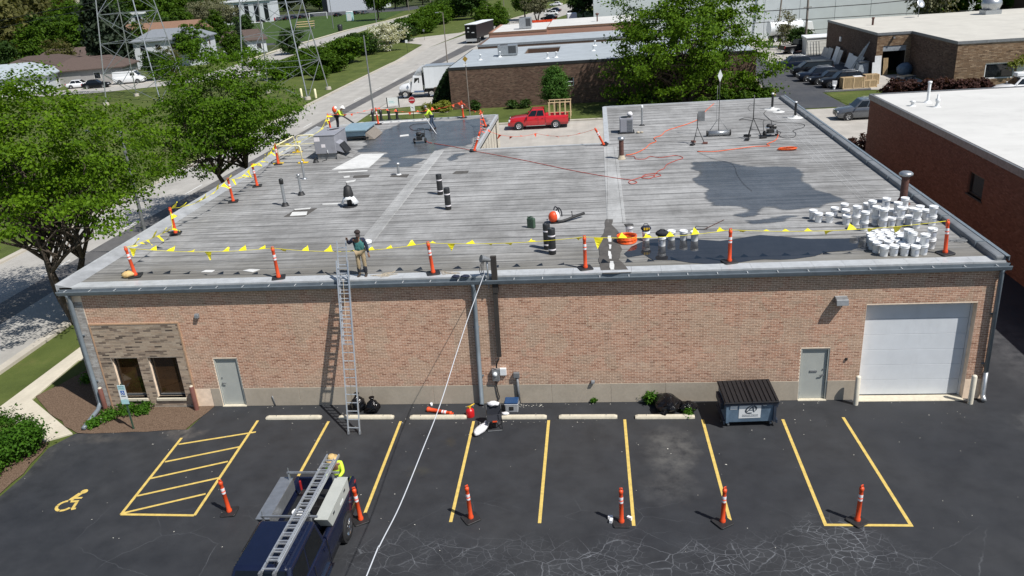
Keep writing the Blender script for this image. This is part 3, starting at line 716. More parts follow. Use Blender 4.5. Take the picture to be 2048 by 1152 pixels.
# ---------------------------------------------------------------- the brick building
H = 5.2
B = thing('brick_building', 'long flat roofed salmon brick building with grey roof and white garage door', 'building', (0, 0, 0))
def wallbox(name, x0, y0, x1, y1, z0, z1, m, parent): return MB().box(x0, y0, z0, x1, y1, z1).build(name, mt[m], parent)
# openings in the front wall (x0,x1,z0,z1)
OPEN = [(-1.75, -.66, .42, 2.2), (-.24, .95, .42, 2.2), (2.40, 3.37, 0, 2.09), (24.33, 25.32, 0, 2.09), (26.40, 30.0, 0, 3.72)]
XL, XR = -2.9, 30.62
def cutwall(mb, x0, x1, z0, z1, y0, y1, opens):
    xs = sorted({x0, x1, *[o[0] for o in opens], *[o[1] for o in opens]}); zs = sorted({z0, z1, *[o[2] for o in opens], *[o[3] for o in opens]})
    xs = [x for x in xs if x0 <= x <= x1]; zs = [z for z in zs if z0 <= z <= z1]
    for j in range(len(zs) - 1):
        run = None
        for i in range(len(xs) - 1):
            cx, cz = (xs[i] + xs[i + 1]) / 2, (zs[j] + zs[j + 1]) / 2
            inside = any(o[0] < cx < o[1] and o[2] < cz < o[3] for o in opens)
            if not inside:
                if run is None: run = xs[i]
            if (inside or i == len(xs) - 2) and run is not None:
                mb.box(run, y0, zs[j], xs[i] if inside else xs[i + 1], y1, zs[j + 1]); run = None
mb = MB(); cutwall(mb, XL, XR, 0, 4.97, .0015, .36, OPEN); mb.build('front_wall', mt['mortar'], B)
# concrete plinth in panels
px = [2.02, 2.40], [3.37, 5.6], [5.6, 8.5], [8.5, 10.9], [10.9, 13.3], [13.3, 15.4], [15.4, 17.6], [17.6, 19.6], [19.6, 21.8], [21.8, 24.33], [25.32, 26.4]
for a, b in px:
    MB().box(a + .004, -.012, 0, b - .004, .03, .79).build('plinth_panel', mt['plinth'], B, bevel=.006, segs=1)
# bricks: one mesh per brick for the 300 that show largest, the rest joined
def bricks(x0, x1, z0, z1, opens, L=.203, T=.0677, j=.0135, y=0.0, dep=.014, rg=None):
    rows = int(round((z1 - z0) / T)); out = []
    for r in range(rows):
        za = z0 + r * T; x = x0 - (L / 2 if r % 2 else 0)
        while x < x1:
            a, b = max(x, x0), min(x + L, x1)
            segs = [(a, b)]
            for o in opens:
                if za + T > o[2] + .01 and za < o[3] - .01:
                    ns = []
                    for s in segs:
                        if s[1] <= o[0] or s[0] >= o[1]: ns.append(s)
                        else:
                            if s[0] < o[0]: ns.append((s[0], o[0]))
                            if s[1] > o[1]: ns.append((o[1], s[1]))
                    segs = ns
            for s in segs:
                if s[1] - s[0] > .03: out.append((s[0] + j / 2, s[1] - j / 2, za + j / 2, za + T - j / 2, y - rg.uniform(0, .0025)))
            x += L
    return out
def brick_add(mb, b, dep=.016): mb.box(b[0], b[4], b[2], b[1], b[4] + dep + .006, b[3])
rg = random.Random(3)
PANEL = (-2.22, 1.32, 0.0, 3.62)
PALE = (-2.9, -2.28, 0, 4.97)
main = bricks(XL, XR, .79, 4.93, OPEN + [(PANEL[0], PANEL[1], 0, PANEL[3]), PALE], rg=rg)
near = sorted(range(len(main)), key=lambda i: -(26.1 / (((main[i][0] - 17.4) ** 2 + 26.1 ** 2 + (main[i][2] - 15.4) ** 2) ** 1.5) * (main[i][1] - main[i][0])) if main[i][2] < 4.2 else 0)[:300]
ns = set(near); mb = MB()
for i, b in enumerate(main):
    if i not in ns: brick_add(mb, b)
tag(mb.build('brickwork', mt['brick'], B), kind='stuff')
cache = {}
for i in near:
    b = main[i]; w_ = round(b[1] - b[0], 3)
    if w_ not in cache:
        o = MB().box(0, 0, 0, w_, .022, b[3] - b[2]).build('brick', mt['brick'], B, loc=(b[0], b[4], b[2])); cache[w_] = o
    else: inst(cache[w_], B, (b[0], b[4], b[2]))
# window bay: proud panel of mixed tan brick, soldier trim round it
MB().box(PANEL[0], -.03, 0, -1.75, .02, PANEL[3]).box(-1.75, -.03, 0, PANEL[1], .02, .42).box(-1.75, -.03, 2.2, PANEL[1], .02, PANEL[3]).box(-.66, -.03, .42, -.24, .02, 2.2).box(.95, -.03, .42, PANEL[1], .02, 2.2).build('bay_backing', mt['mortarg'], B)
mb = MB()
for b in bricks(PANEL[0], PANEL[1], 0.06, PANEL[3] - .02, [(-1.75, -.66, .36, 2.2), (-.24, .95, .36, 2.2)], L=.30, T=.0677, j=.009, y=-.0315, rg=rg): brick_add(mb, b)
tag(mb.build('bay_brickwork', mt['brickmix'], B), kind='stuff')
mb = MB().box(PANEL[0] - .06, -.045, 0, PANEL[0], .01, PANEL[3] + .06).box(PANEL[1], -.045, 0, PANEL[1] + .06, .01, PANEL[3] + .06).box(PANEL[0], -.045, PANEL[3], PANEL[1], .01, PANEL[3] + .06)
mb.build('bay_trim', M('orange_tan_trim', (.42, .27, .17), .8, .15, 8), B)
mb = MB()
for b in bricks(-2.9, -2.29, .06, 4.6, [], L=.22, T=.0677, j=.009, y=-.02, rg=rg): brick_add(mb, b, .03)
tag(mb.build('corner_brickwork', mt['brickpale'], B), kind='stuff')
# windows
def window(x0, x1, z0, z1):
    f = MB().box(x0, .14, z0, x0 + .06, .22, z1).box(x1 - .06, .14, z0, x1, .22, z1).box(x0 + .06, .14, z1 - .06, x1 - .06, .22, z1).box(x0 + .06, .14, z0, x1 - .06, .22, z0 + .06).build('window', mt['blackm'], B)
    MB().box(x0 + .06, .17, z0 + .06, x1 - .06, .19, z1 - .06).build('pane', mt['glassb'], f)
    MB().box(x0 + .06, .155, z0 + .06, x1 - .06, .172, z0 + .10).build('bottom_rail', mt['steel'], f)
    MB().box(x0 - .02, -.10, z0 - .11, x1 + .02, .14, z0).build('window_sill', mt['stone'], f, bevel=.01)
window(*OPEN[0]); window(*OPEN[1])
# doors
def door(x0, x1, z1, hinge_left, slot):
    f = MB().box(x0, .02, 0, x0 + .05, .16, z1).box(x1 - .05, .02, 0, x1, .16, z1).box(x0 + .05, .02, z1 - .05, x1 - .05, .16, z1).build('door_frame', mt['doorp'], B)
    d = MB().box(x0 + .055, .09, .03, x1 - .055, .14, z1 - .055).build('door', mt['doorp'], B, bevel=.006, segs=1)
    hx = x1 - .16 if hinge_left else x0 + .16
    MB().cyl((hx, .085, 1.0), (hx, .03, 1.0), .03, n=10).beam((hx, .035, 1.0), (hx + (-.13 if hinge_left else .13), .035, .98), .022, .03).build('door_handle', mt['steel'], d)
    MB().cyl((hx, .085, 1.22), (hx, .065, 1.22), .028, n=10).build('deadbolt', mt['steel'], d)
    ex = x0 + .03 if hinge_left else x1 - .03
    for z in (.25, 1.05, 1.85): MB().box(ex - .02, .055, z - .06, ex + .035, .09, z + .06).build('hinge', mt['steel'], d)
    if slot: MB().box((x0 + x1) / 2 - .13, .07, 1.1, (x0 + x1) / 2 + .13, .089, 1.17).build('letter_slot', mt['steel'], d)
    MB().box(x0, -.07, 0, x1, .09, .028).build('threshold', mt['stone'], f)
door(2.40, 3.37, 2.09, False, False); door(24.33, 25.32, 2.09, True, True)
# garage door of five panels
g = MB().box(26.40, .27, 0, 26.47, .34, 3.72).box(29.93, .27, 0, 30.0, .34, 3.72).box(26.47, .27, 3.66, 29.93, .34, 3.72).build('garage_door', mt['white'], B)
for k in range(6): MB().box(26.48, .285, .045 + k * .602, 29.92, .325, .045 + k * .602 + .594).build('panel', mt['garage'], g, bevel=.006)
MB().box(26.48, .28, .0, 29.92, .33, .042).build('bottom_seal', mt['black'], g)
MB().box(26.40, -.16, 0, 30.0, .26, .02).build('garage_sill', mt['stone'], B)
# remaining walls
mb = MB().box(XL, .36, 0, XL + .3, 30.7, 4.97).box(30.32, .36, 0, XR, 33.4, 4.97)
mb.build('side_wall', mt['brick'], B)
MB().box(XL + .3, 30.5, 0, 10.1, 30.9, 4.97).box(17.75, 33.1, 0, 30.32, 33.4, 4.97).build('rear_wall', mt['cream'], B)
notch = MB().box(9.8, 20.9, 0, 10.1, 32.4, 5.0).box(10.1, 20.6, 0, 17.75, 20.9, 5.0).box(17.75, 20.9, 0, 18.05, 33.1, 5.0).build('courtyard_wall', mt['cream'], B)
for k in range(7): MB().box(10.101, 22.2 + k * 1.35, 2.6 - .3 * (k % 3), 10.104, 22.34 + k * 1.35, 4.8).build('water_stain', mt['stain'], notch)
# roof: overlapping membrane courses, each a piece of its own
def course(x0, x1, y0, y1): 
    lap = .05
    return MB().hexa([(x0, y0, H - .03), (x1, y0, H - .03), (x1, y1 + lap, H - .035), (x0, y1 + lap, H - .035), (x0, y0, H + .006), (x1, y0, H + .006), (x1, y1 + lap, H), (x0, y1 + lap, H)])
MB().prism([(-2.8, .05), (30.5, .05), (30.5, 33.3), (17.8, 33.3), (17.8, 20.8), (10.0, 20.8), (10.0, 32.3), (.2, 31.9), (-2.8, 30.6)], 4.9, H - .04).build('roof_deck', mt['roof'], B)
y = .5; k = 0
while y < 33.2:
    y1 = min(y + .92, 33.3)
    if y1 < 20.9: spans = [(-2.75, 30.3)]
    elif y < 20.8: y1 = 20.8; spans = [(-2.75, 30.3)]
    else: spans = [(-2.75 if y1 < 30.8 else (-1.2 if y1 < 31.6 else .3), 10.0)] if y1 < 32.5 else []; spans = spans + [(17.95, 30.3)]
    for a, b in spans:
        course(a, b, y, y1).build('roof_course', mt['roof'], B)
        MB().sheet(jag([(a + .05, y - .03), (b - .05, y - .03), (b - .05, y + .012), (a + .05, y + .012)], .7, .02, k), H + .0095).build('lap_bleed', mt['seam'], B)
    y = y1; k += 1
# cover strips running to the back
def rstrip(pts, w, z, m, name='cover_strip'):
    mb = MB()
    (xa, ya), (xb, yb) = pts
    mb.hexa([(xa - w / 2, ya, H), (xa + w / 2, ya, H), (xb + w / 2, yb, H), (xb - w / 2, yb, H), (xa - w / 2 + .02, ya, z), (xa + w / 2 - .02, ya, z), (xb + w / 2 - .02, yb, z), (xb - w / 2 + .02, yb, z)])
    return mb.build(name, mt[m], B)
rstrip(((7.78, 4.16), (7.75, 21.09)), .62, H + .022, 'roofnew'); rstrip(((7.65, 4.17), (7.56, 21.13)), .07, H + .034, 'roofnew', 'seam_ridge'); rstrip(((8.07, 4.13), (7.97, 21.04)), .07, H + .034, 'roofnew', 'seam_ridge')
rstrip(((18.03, 5.59), (18.03, 20.01)), .78, H + .018, 'roofnew'); rstrip(((17.69, 5.63), (17.85, 20.05)), .05, H + .030, 'roof', 'seam_ridge'); rstrip(((18.3, 5.56), (18.25, 19.96)), .05, H + .030, 'roof', 'seam_ridge')
for a, b in (((28.21, 5.58), (28.86, 30.03)), ((28.31, 2.94), (29.3, 29.9)), ((28.76, 2.33), (29.49, 29.84)), ((28.19, 13.77), (28.07, 32.32))): rstrip((a, b), .06, H + .0125, 'roofnew', 'seam_ridge')
def rsheet(name, poly, z, m, jg=None, parent=B):
    p = jag(poly, *jg) if jg else poly
    return MB().sheet(p, z).build(name, mt[m], parent)
Z1, Z2, Z3 = H + .012, H + .016, H + .024
# dark damp areas (edges dry off gradually) and standing water
def damp(poly, z, fade=.9, st=.14):
    P = np.array(poly); lo, hi = P.min(0), P.max(0); nx, ny = int((hi[0] - lo[0]) / st) + 2, int((hi[1] - lo[1]) / st) + 2
    gx, gy = np.meshgrid(lo[0] + np.arange(nx) * st, lo[1] + np.arange(ny) * st, indexing='ij'); ins = np.zeros(gx.shape, bool); dd = np.full(gx.shape, 1e9)
    for a, b in zip(P, np.roll(P, -1, 0)):
        c = ((a[1] > gy) != (b[1] > gy)) & (gx < (b[0] - a[0]) * (gy - a[1]) / (b[1] - a[1] + 1e-12) + a[0]); ins ^= c
        e = b - a; t = np.clip(((gx - a[0]) * e[0] + (gy - a[1]) * e[1]) / (e @ e + 1e-12), 0, 1); dd = np.minimum(dd, np.hypot(gx - a[0] - t * e[0], gy - a[1] - t * e[1]))
    wv = np.where(ins, np.clip(dd / fade + .35, 0, 1), 0); ok = (wv > 0); idx = np.arange(nx * ny).reshape(nx, ny)
    fs = [(int(idx[i, j]), int(idx[i + 1, j]), int(idx[i + 1, j + 1]), int(idx[i, j + 1])) for i in range(nx - 1) for j in range(ny - 1) if ok[i:i + 2, j:j + 2].any()]
    us = sorted({v for f in fs for v in f}); mp = {v: k for k, v in enumerate(us)}
    mb = MB(); mb.add([(gx.flat[v], gy.flat[v], z) for v in us], [tuple(mp[v] for v in f) for f in fs])
    o = mb.build('damp_patch', mt['wet'], B); at = o.data.attributes.new('wetness', 'FLOAT', 'POINT'); at.data.foreach_set('value', [float(wv.flat[v]) for v in us]); return o
wet_main = [(21.99, 15.79), (23.98, 15.86), (24.94, 14.37), (26, 14.17), (27.23, 13.74), (27.39, 11.93), (27.24, 9.97), (27.84, 8.24), (28.18, 7.43), (26.53, 6.34), (25.31, 6.22), (24.39, 6.62), (23.84, 5.31), (22.98, 5.41), (22.48, 6.01), (23.2, 6.77), (22.65, 7.21), (21.82, 7.24), (21.65, 8.49), (21.95, 10.1), (21.54, 11.5), (21.76, 13.38)]
damp(jag(wet_main, .5, .22, 2), Z1)
damp(jag([(22.78, 5.43), (24.71, 6.22), (26.13, 5.56), (24.79, 4.74), (23.2, 4.41)], .4, .12, 4), Z1)
rsheet('standing_water', [(18.2, 1.82), (18.5, 2.57), (19.22, 3.31), (19.83, 3.36), (21.13, 3.17), (21.83, 2.87), (22.6, 3.08), (23.38, 3.35), (25.44, 2.79), (27.19, 2.72), (26.89, 1.86), (26.14, 1.51), (25.24, 1.33), (24.81, 0.96), (24.07, 0.67), (23.07, 0.76), (22.2, 0.63), (21.15, 0.52), (20.48, 0.68), (19.9, 0.98), (19.29, 1.09), (18.96, 1.54), (18.24, 1.39)], Z2, 'puddle', (.4, .09, 6))
damp(jag([(26.42, 3.15), (27.77, 3.47), (28.31, 2.94), (28.11, 1.85), (28.58, 1.28), (27.42, 0.78), (26.65, 0.95), (26.05, 1.21)], .35, .1, 8), Z1)
damp(jag([(1.42, 26.35), (2.19, 28.54), (2.8, 32.1), (6.67, 31.46), (9.73, 32), (10.03, 26.62), (9.84, 23.05), (9.79, 21.21), (8.31, 21.8), (7.96, 20.24), (5.72, 19.38), (4.45, 19.63), (4.34, 17.21), (3.48, 17.12), (4.16, 21), (2, 21.71), (2, 24.02)], .4, .2, 12), Z1)
damp(jag([(4.64, 17.15), (4.73, 20.36), (7.74, 19.5), (7.49, 18.06), (6.9, 16.75)], .4, .16, 13), Z1 + .003)
damp(jag([(8.36, 18.88), (8.7, 20.36), (10.04, 20.48), (9.57, 18.64), (8.92, 17.31)], .4, .16, 14), Z1 + .003)
# pale repair pieces, brown mastic patches
def rpatch(poly, m, name='repair_patch', z=Z3): return MB().prism(poly, H + .007, z).build(name, mt[m], B)
rpatch([(2.21, 17.35), (2.87, 21.13), (3.57, 21.12), (3.51, 17.35)], 'patchw'); rpatch([(3.44, 17.36), (3.48, 21.07), (4.39, 20.96), (4.36, 17.43)], 'patchw', z=Z3 + .004); rpatch([(2.74, 16.79), (4.43, 16.84), (4.5, 16.6), (2.84, 16.55)], 'patchw')
rpatch([(3.42, 15.56), (3.74, 15.73), (3.81, 15.39), (3.52, 15.33)], 'patchw'); rpatch([(3.87, 14.53), (4.36, 14.77), (4.37, 14.35), (3.97, 14.2)], 'patchw'); rpatch([(3.01, 8.33), (2.9, 8.98), (3.64, 8.97), (3.79, 8.39)], 'patchw', z=Z3 + .004)
rpatch([(2.74, 8.29), (2.87, 9.39), (3.93, 9.51), (3.77, 8.24)], 'patchb'); rpatch([(2.79, 9.49), (3.58, 9.63), (3.62, 9.38), (2.9, 9.31)], 'patchw', z=Z3 + .004); rpatch([(3.95, 10.26), (4.89, 10.22), (4.95, 10.04), (4.01, 10.08)], 'patchw')
rpatch([(4.05, 15.24), (3.98, 15.69), (4.87, 15.76), (4.93, 15.2)], 'patchb'); rpatch([(9.56, 15.17), (9.67, 15.7), (10.38, 15.68), (10.38, 15.14)], 'patchb'); rpatch([(6.15, 15.11), (6.16, 15.54), (7.12, 15.48), (7.15, 14.83)], 'patchb')
rpatch([(2.05, 1.21), (2.15, 1.41), (2.53, 1.38), (2.51, 1.17)], 'patchw'); rpatch([(3.71, 1.24), (3.95, 1.38), (4.39, 1.29), (4.19, 1.04)], 'patchw'); rpatch([(4.08, 26.55), (4.62, 26.75), (4.77, 26.22), (4.19, 26.03)], 'patchw')
rpatch(jag([(17.61, 6.05), (17.86, 6.02), (17.88, 5.01), (18.03, 4.54), (18.08, 3.42), (18.15, 2.26), (18.05, 1.2), (18.39, -0.08), (17.41, -0.15), (17.29, 0.75), (17.34, 3.5), (17.51, 4.41)], .3, .07, 3), 'patchb', 'mastic_patch', H + .028)
for p in ([(17.66, 3.89), (17.78, 3.88), (17.78, 3.16), (17.67, 3.17)], [(17.66, 2.88), (17.78, 2.81), (17.75, 2.36), (17.67, 2.31)], [(17.65, 2.15), (17.74, 2.03), (17.75, 1.28), (17.66, 1.28)], [(17.69, 1.02), (17.81, 1.01), (17.83, 0.16), (17.69, 0.17)]):
    rsheet('paint_dab', jag(p, .12, .03, 4), H + .034, 'patchw')
rpatch([(6.43, 30.75), (9.8, 31.39), (9.65, 29.71), (6.51, 29.24)], 'patchw', z=Z3) if False else None
rpatch([(0.53, 31.34), (1.23, 32.33), (4.99, 32.51), (5.07, 31.69), (1.84, 31.38)], 'patchw', 'new_flashing')
# roof perimeter
e = MB(); n = 0
for k in range(33):      # front drip edge in metre lengths
    a = XL - .06 + k * 1.018; b = min(a + 1.012, XR + .06)
    MB().hexa([(a, -.10, H - .10), (b, -.10, H - .10), (b, .48, H - .04), (a, .48, H - .04), (a, -.10, H + .035), (b, -.10, H + .035), (b, .48, H + .018), (a, .48, H + .018)]).build('edge_flashing', mt['edge'], B)
gt = MB().xprism([(-.115, 4.98), (-.115, 5.17), (-.10, 5.17), (-.10, 4.995), (-.25, 4.995), (-.27, 5.13), (-.30, 5.13), (-.30, 5.10), (-.265, 4.98)], XL - .12, XR + .14).build('gutter', mt['gutter'], B)
MB().xprism([(.0, 4.90), (-.11, 4.90), (-.11, 5.17), (.0, 5.17)], XL - .06, XR + .06).build('fascia', mt['gutter'], B)
for k in range(34):
    MB().box(XL + .2 + k * 1.0, -.305, 5.13, XL + .225 + k * 1.0, -.10, 5.142).build('gutter_strap', mt['edge'], gt)
MB().hexa([(-3.05, -.1, 4.9), (-2.55, -.1, 4.9), (-2.55, 30.7, 4.9), (-3.05, 30.7, 4.9), (-3.05, -.1, H + .16), (-2.45, -.1, H + .012), (-2.45, 30.7, H + .012), (-3.05, 30.7, H + .16)]).build('left_cant_edge', mt['cant'], B)
MB().box(-3.09, -.1, 4.9, -3.05, 30.7, H + .18).build('left_edge_lip', mt['edge'], B)
MB().box(30.30, -.04, 4.9, 30.66, 33.4, H + .20).build('right_parapet', mt['parapet'], B, bevel=.06)
MB().box(30.60, -.1, H + .202, 30.72, 33.42, H + .222).box(30.70, -.1, H + .05, 30.72, 33.42, H + .202).build('parapet_cap', mt['gutter'], B)
for k in range(11): MB().box(30.26, 1.4 + k * 3.0, H, 30.73, 1.43 + k * 3.0, H + .228).build('parapet_joint', mt['gutter'], B)
def rail(pts, w=.16, z0=4.9, z1=H + .06, name='rear_edge'):
    for a, b in zip(pts[:-1], pts[1:]):
        mb = MB(); mb.beam((a[0], a[1], (z0 + z1) / 2), (b[0], b[1], (z0 + z1) / 2), w, z1 - z0); mb.build(name, mt['edge'], B)
rail([(-2.95, 30.7), (.2, 31.95)]); rail([(.2, 32.0), (10.1, 32.45)]); rail([(10.02, 32.5), (10.02, 20.95)]); rail([(10.1, 20.86), (17.7, 20.86)]); rail([(17.86, 20.9), (17.86, 33.3)], .3); rail([(17.8, 33.4), (30.6, 33.4)])
# rainwater pipes
def pipe(path, r=.075, m='gutter'):
    return MB().tube(path, r, 10).build('downspout', mt[m], B)
d = pipe([(-2.66, -.2, 5.0), (-2.66, -.14, 4.85), (-2.66, -.12, .35), (-2.66, -.2, .22), (-2.6, -.45, .14), (-2.42, -1.75, .09)], .085)
pipe([(12.83, -.2, 5.0), (12.83, -.14, 4.85), (12.74, -.12, .14), (12.74, -.2, .06)], .09)
d = pipe([(30.53, -.2, 5.0), (30.53, -.14, 4.85), (30.58, -.12, 1.1)], .075)
MB().tube([(30.58, -.12, 1.12), (30.6, -.12, .28), (30.6, -.22, .14), (30.58, -.34, .10)], .088, 10).build('boot', mt['galv'], d)
for x, zs in ((-2.66, (1.2, 3.2)), (12.78, (1.2, 3.2)), (30.55, (1.4, 3.3))):
    for z in zs: MB().box(x - .12, -.06, z, x + .12, -.02, z + .05).build('pipe_bracket', mt['gutter'], B)
# wall lights, electrics
def walllight(x, z, sx, sz, d):
    MB().yprism([(x - sx / 2, z - sz / 2), (x + sx / 2, z - sz / 2), (x + sx / 2, z + sz / 2), (x - sx / 2, z + sz / 2)], -.05, .0).hexa([(x - sx / 2, -d, z - sz * .5), (x + sx / 2, -d, z - sz * .5), (x + sx / 2, -.05, z - sz * .5), (x - sx / 2, -.05, z - sz * .5), (x - sx / 2, -d * .8, z + sz * .3), (x + sx / 2, -d * .8, z + sz * .3), (x + sx / 2, -.05, z + sz * .5), (x - sx / 2, -.05, z + sz * .5)]).build('wall_light', mt['steel'], B, bevel=.01, segs=1)
walllight(2.20, 3.94, .16, .16, .14); walllight(25.5, 3.98, .40, .24, .34); walllight(16.95, .9, .13, .1, .13)
MB().box(25.86, -.05, 1.62, 25.93, 0, 1.70).build('doorbell', mt['black'], B)
MB().tube([(4.55, -.03, 0), (4.5, -.04, .45)], .02, 5).build('wall_conduit', mt['steel'], B)
ms = MB().beam((13.55, -.12, 2.05), (13.62, -.12, 5.95), .16, .12).beam((13.62, -.13, 4.6), (13.62, -.13, 5.98), .20, .14).build('service_mast', mt['mast'], B)
MB().tube([(13.40, -.20, 5.95), (13.40, -.20, 4.8)], .03, 8).build('conduit', mt['galv'], ms)
MB().tube(smooth_path([(13.55, -.22, 2.0), (13.45, -.2, 1.8), (13.42, -.16, 1.6)]), .03, 6).build('feed_cable', mt['black'], ms)
MB().cyl((13.22, -.34, 5.98), (13.5, -.18, 5.86), .14, .07, 10).build('weatherhead', mt['steel'], ms)
for q in (0, .06, .12): MB().tube(smooth_path([(13.26 + q * .5, -.32, 5.9), (13.15 + q, -.42, 5.6), (13.2 + q, -.36, 5.35)]), .012, 5).build('drip_loop', mt['black'], ms)
m_ = MB().box(13.22, -.14, 1.02, 13.5, 0, 1.52).build('electric_meter', mt['galv'], B, bevel=.012)
MB().lathe([(.085, 0), (.085, .05), (.06, .09), (0.001, .1)], 14).build('meter_dial', mt['lampw'], m_, loc=(13.34, -.14, 1.32), rot=(R(90), 0, 0))
MB().box(13.52, -.11, 1.24, 13.76, 0, 1.52).build('junction_box', mt['white'], B, bevel=.01)
jb = MB().box(14.02, -.14, 1.14, 14.24, 0, 1.34).build('conduit_box', mt['steel'], B, bevel=.01)
MB().tube([(14.15, -.07, 1.14), (14.17, -.07, 0)], .05, 8).build('conduit', mt['steel'], jb)
MB().tube(smooth_path([(13.33, -.06, 1.02), (13.38, -.06, .5), (13.42, -.08, .28), (13.3, -.25, .12), (13.15, -.45, .04)]), .022, 6).build('flex_cable', mt['black'], B)
# ---------------------------------------------------------------- neighbouring buildings
def course_wall(name, x0, y0, x1, y1, z0, z1, m, mm, parent, L=.30, T=.10, j=.016, opens=(), kindname='brickwork'):
    """a wall along one axis: mortar backing with separate bricks proud of it (one joined part, too small to pick apart)"""
    along_x = abs(x1 - x0) > abs(y1 - y0)
    Lw = abs(x1 - x0) if along_x else abs(y1 - y0)
    bs = bricks(0, Lw, z0, z1, opens, L=L, T=T, j=j, rg=random.Random(len(name)))
    mb = MB()
    if along_x:
        for b in bs: mb.box(min(x0, x1) + b[0], y0 - .016 + b[4], b[2], min(x0, x1) + b[1], y0 + .01, b[3])
    else:
        for b in bs: mb.box(x0 - .016 + b[4], min(y0, y1) + b[0], b[2], x0 + .01, min(y0, y1) + b[1], b[3])
    return tag(mb.build(kindname, mt[m], parent), kind='stuff')
# right-hand neighbour: dark red-brown brick, white roof
NB = thing('neighbour_building', 'red brown brick building with blank side wall and bright white flat roof', 'building', (36.7, -8, 0))
o = (36.7, -8, 0); NH = 5.05
MB().box(36.72, -8, -.05, 37.1, 15.3, NH - .05).box(36.72, 15.3, -.05, 37.1, 17.0, 2.55).box(36.72, 15.3, 3.72, 37.1, 17.0, NH - .05).box(36.72, 17.0, -.05, 37.1, 33.8, NH - .05).box(37.1, 33.4, -.05, 75, 33.8, NH - .05).build('wall', mt['brickred'], NB, o)
tag(course_wall('neighbour', 36.72, -8, 36.72, 33.8, 0, 4.9, 'brickred', 'mortard', NB, L=.21, T=.072, j=.01, opens=[(23.3, 25.0, 2.55, 3.72)]))
bw = [c for c in NB.children if c.name.startswith('brickwork')][0]; bw.location = (-36.7, 8, 0)
f = MB().box(36.80, 15.3, 2.55, 36.9, 15.42, 3.72).box(36.80, 16.88, 2.55, 36.9, 17.0, 3.72).box(36.80, 15.42, 2.55, 36.9, 16.88, 2.65).box(36.80, 15.42, 3.62, 36.9, 16.88, 3.72).box(36.66, 15.2, 2.47, 36.9, 17.1, 2.55).build('window', mt['blackm'], NB, o)
MB().box(36.84, 15.42, 2.65, 36.86, 16.88, 3.62).build('pane', mt['glass'], f, o)
MB().box(36.9, -8, NH - .4, 75, 33.7, NH).build('roof', mt['roofwhite'], NB, o)
MB().box(36.62, -8, NH - .32, 36.74, 33.9, NH + .05).box(36.74, 33.8, NH - .3, 75, 33.92, NH + .05).build('roof_edge', mt['steel'], NB, o)
def vent(name, label, loc, prof, m, cap=None, group=None, base=None, basem=None, n=14):
    t = thing(name, label, 'roof vent', loc, 0, group)
    MB().lathe(prof, n).build('pipe', mt[m], t)
    if cap: MB().lathe(cap[0], n).build('cap', mt[cap[1]], t)
    if base: MB().lathe(base, n).build('base_collar', mt[basem], t)
    return t
z = NH
a = (39.08, 29.74, 5.05); vent('roof_vent', 'tall white vent pipe on the white roof of the red brown neighbour', (a[0], a[1], z), [(.09, 0), (.09, 1.25)], 'white', ([(.09, 1.25), (.13, 1.26), (.13, 1.38), (.02, 1.4)], 'white'), base=[(.26, 0), (.14, .12)], basem='white')
a = (37.79, 28.78, 5.05); vent('roof_vent', 'short stubby white vent on the white neighbour roof', (a[0], a[1], z), [(.12, 0), (.10, .22), (.16, .24), (.16, .32), (.02, .36)], 'white', base=[(.22, 0), (.12, .06)], basem='white')
a = (39.03, 28.02, 5.05); vent('roof_vent', 'white vent with swollen middle on the white neighbour roof', (a[0], a[1], z), [(.16, 0), (.12, .1), (.09, .3), (.14, .36), (.14, .5), (.07, .55), (.07, .8), (.02, .82)], 'white', base=[(.24, 0), (.16, .05)], basem='white')
# building behind the road: dark brown brick, grey roof, recessed light well
RB = thing('brown_brick_building', 'dark brown brick building with grey flat roof behind the red pickup', 'building', (.3, 67.6, 0))
o = (.3, 67.6, 0); Y0, Y1, AH = 67.6, 88.0, 4.75
MB().box(.3, Y0, -.05, 13.4, Y0 + .3, AH).box(13.4, Y0, -.05, 14.7, Y0 + .3, 2.0).box(13.4, Y0, 2.95, 14.7, Y0 + .3, AH).box(14.7, Y0, -.05, 35, Y0 + .3, AH).box(.3, Y0 + .3, -.05, .6, Y1, AH).box(34.7, Y0 + .3, -.05, 35, Y1, AH).build('wall', mt['mortard'], RB, o)
bw = course_wall('rb', .3, Y0, 35, Y0, 0, 4.5, 'brickbrown', 'mortard', RB, L=.30, T=.10, j=.014, opens=[(13.1, 14.4, 2.0, 2.95)]); bw.location = (-.3, -67.6, 0)
MB().box(.25, Y0 - .06, AH - .26, 35.05, Y0 + .02, AH + .05).box(.22, Y0 + .02, AH - .26, .32, Y1, AH + .05).build('fascia', mt['blackm'], RB, o)
mb = MB().box(.32, Y0 + .02, AH - .12, 34.9, 78.5, AH + .02).box(.32, 78.5, AH - .12, 8.2, 85.4, AH + .02).box(12.6, 78.5, AH - .12, 34.9, 85.4, AH + .02).box(.32, 85.4, AH - .12, 34.9, Y1, AH + .02)
mb.build('roof', mt['roofgrey'], RB, o)
MB().box(8.2, 78.2, 3.2, 12.6, 78.5, AH - .13).box(7.9, 78.5, 3.2, 8.2, 85.4, AH - .13).box(12.6, 78.5, 3.2, 12.9, 85.4, AH - .13).box(8.2, 85.4, 3.2, 12.6, 85.7, AH - .13).box(8.2, 78.5, 3.1, 12.6, 85.4, 3.2).build('light_well', mt['brickbrown'], RB, o)
f = MB().box(13.4, Y0 + .1, 2.0, 13.5, Y0 + .2, 2.95).box(14.6, Y0 + .1, 2.0, 14.7, Y0 + .2, 2.95).box(13.5, Y0 + .1, 2.44, 14.6, Y0 + .2, 2.52).box(13.5, Y0 + .1, 2.0, 14.6, Y0 + .2, 2.06).build('window', mt['white'], RB, o)
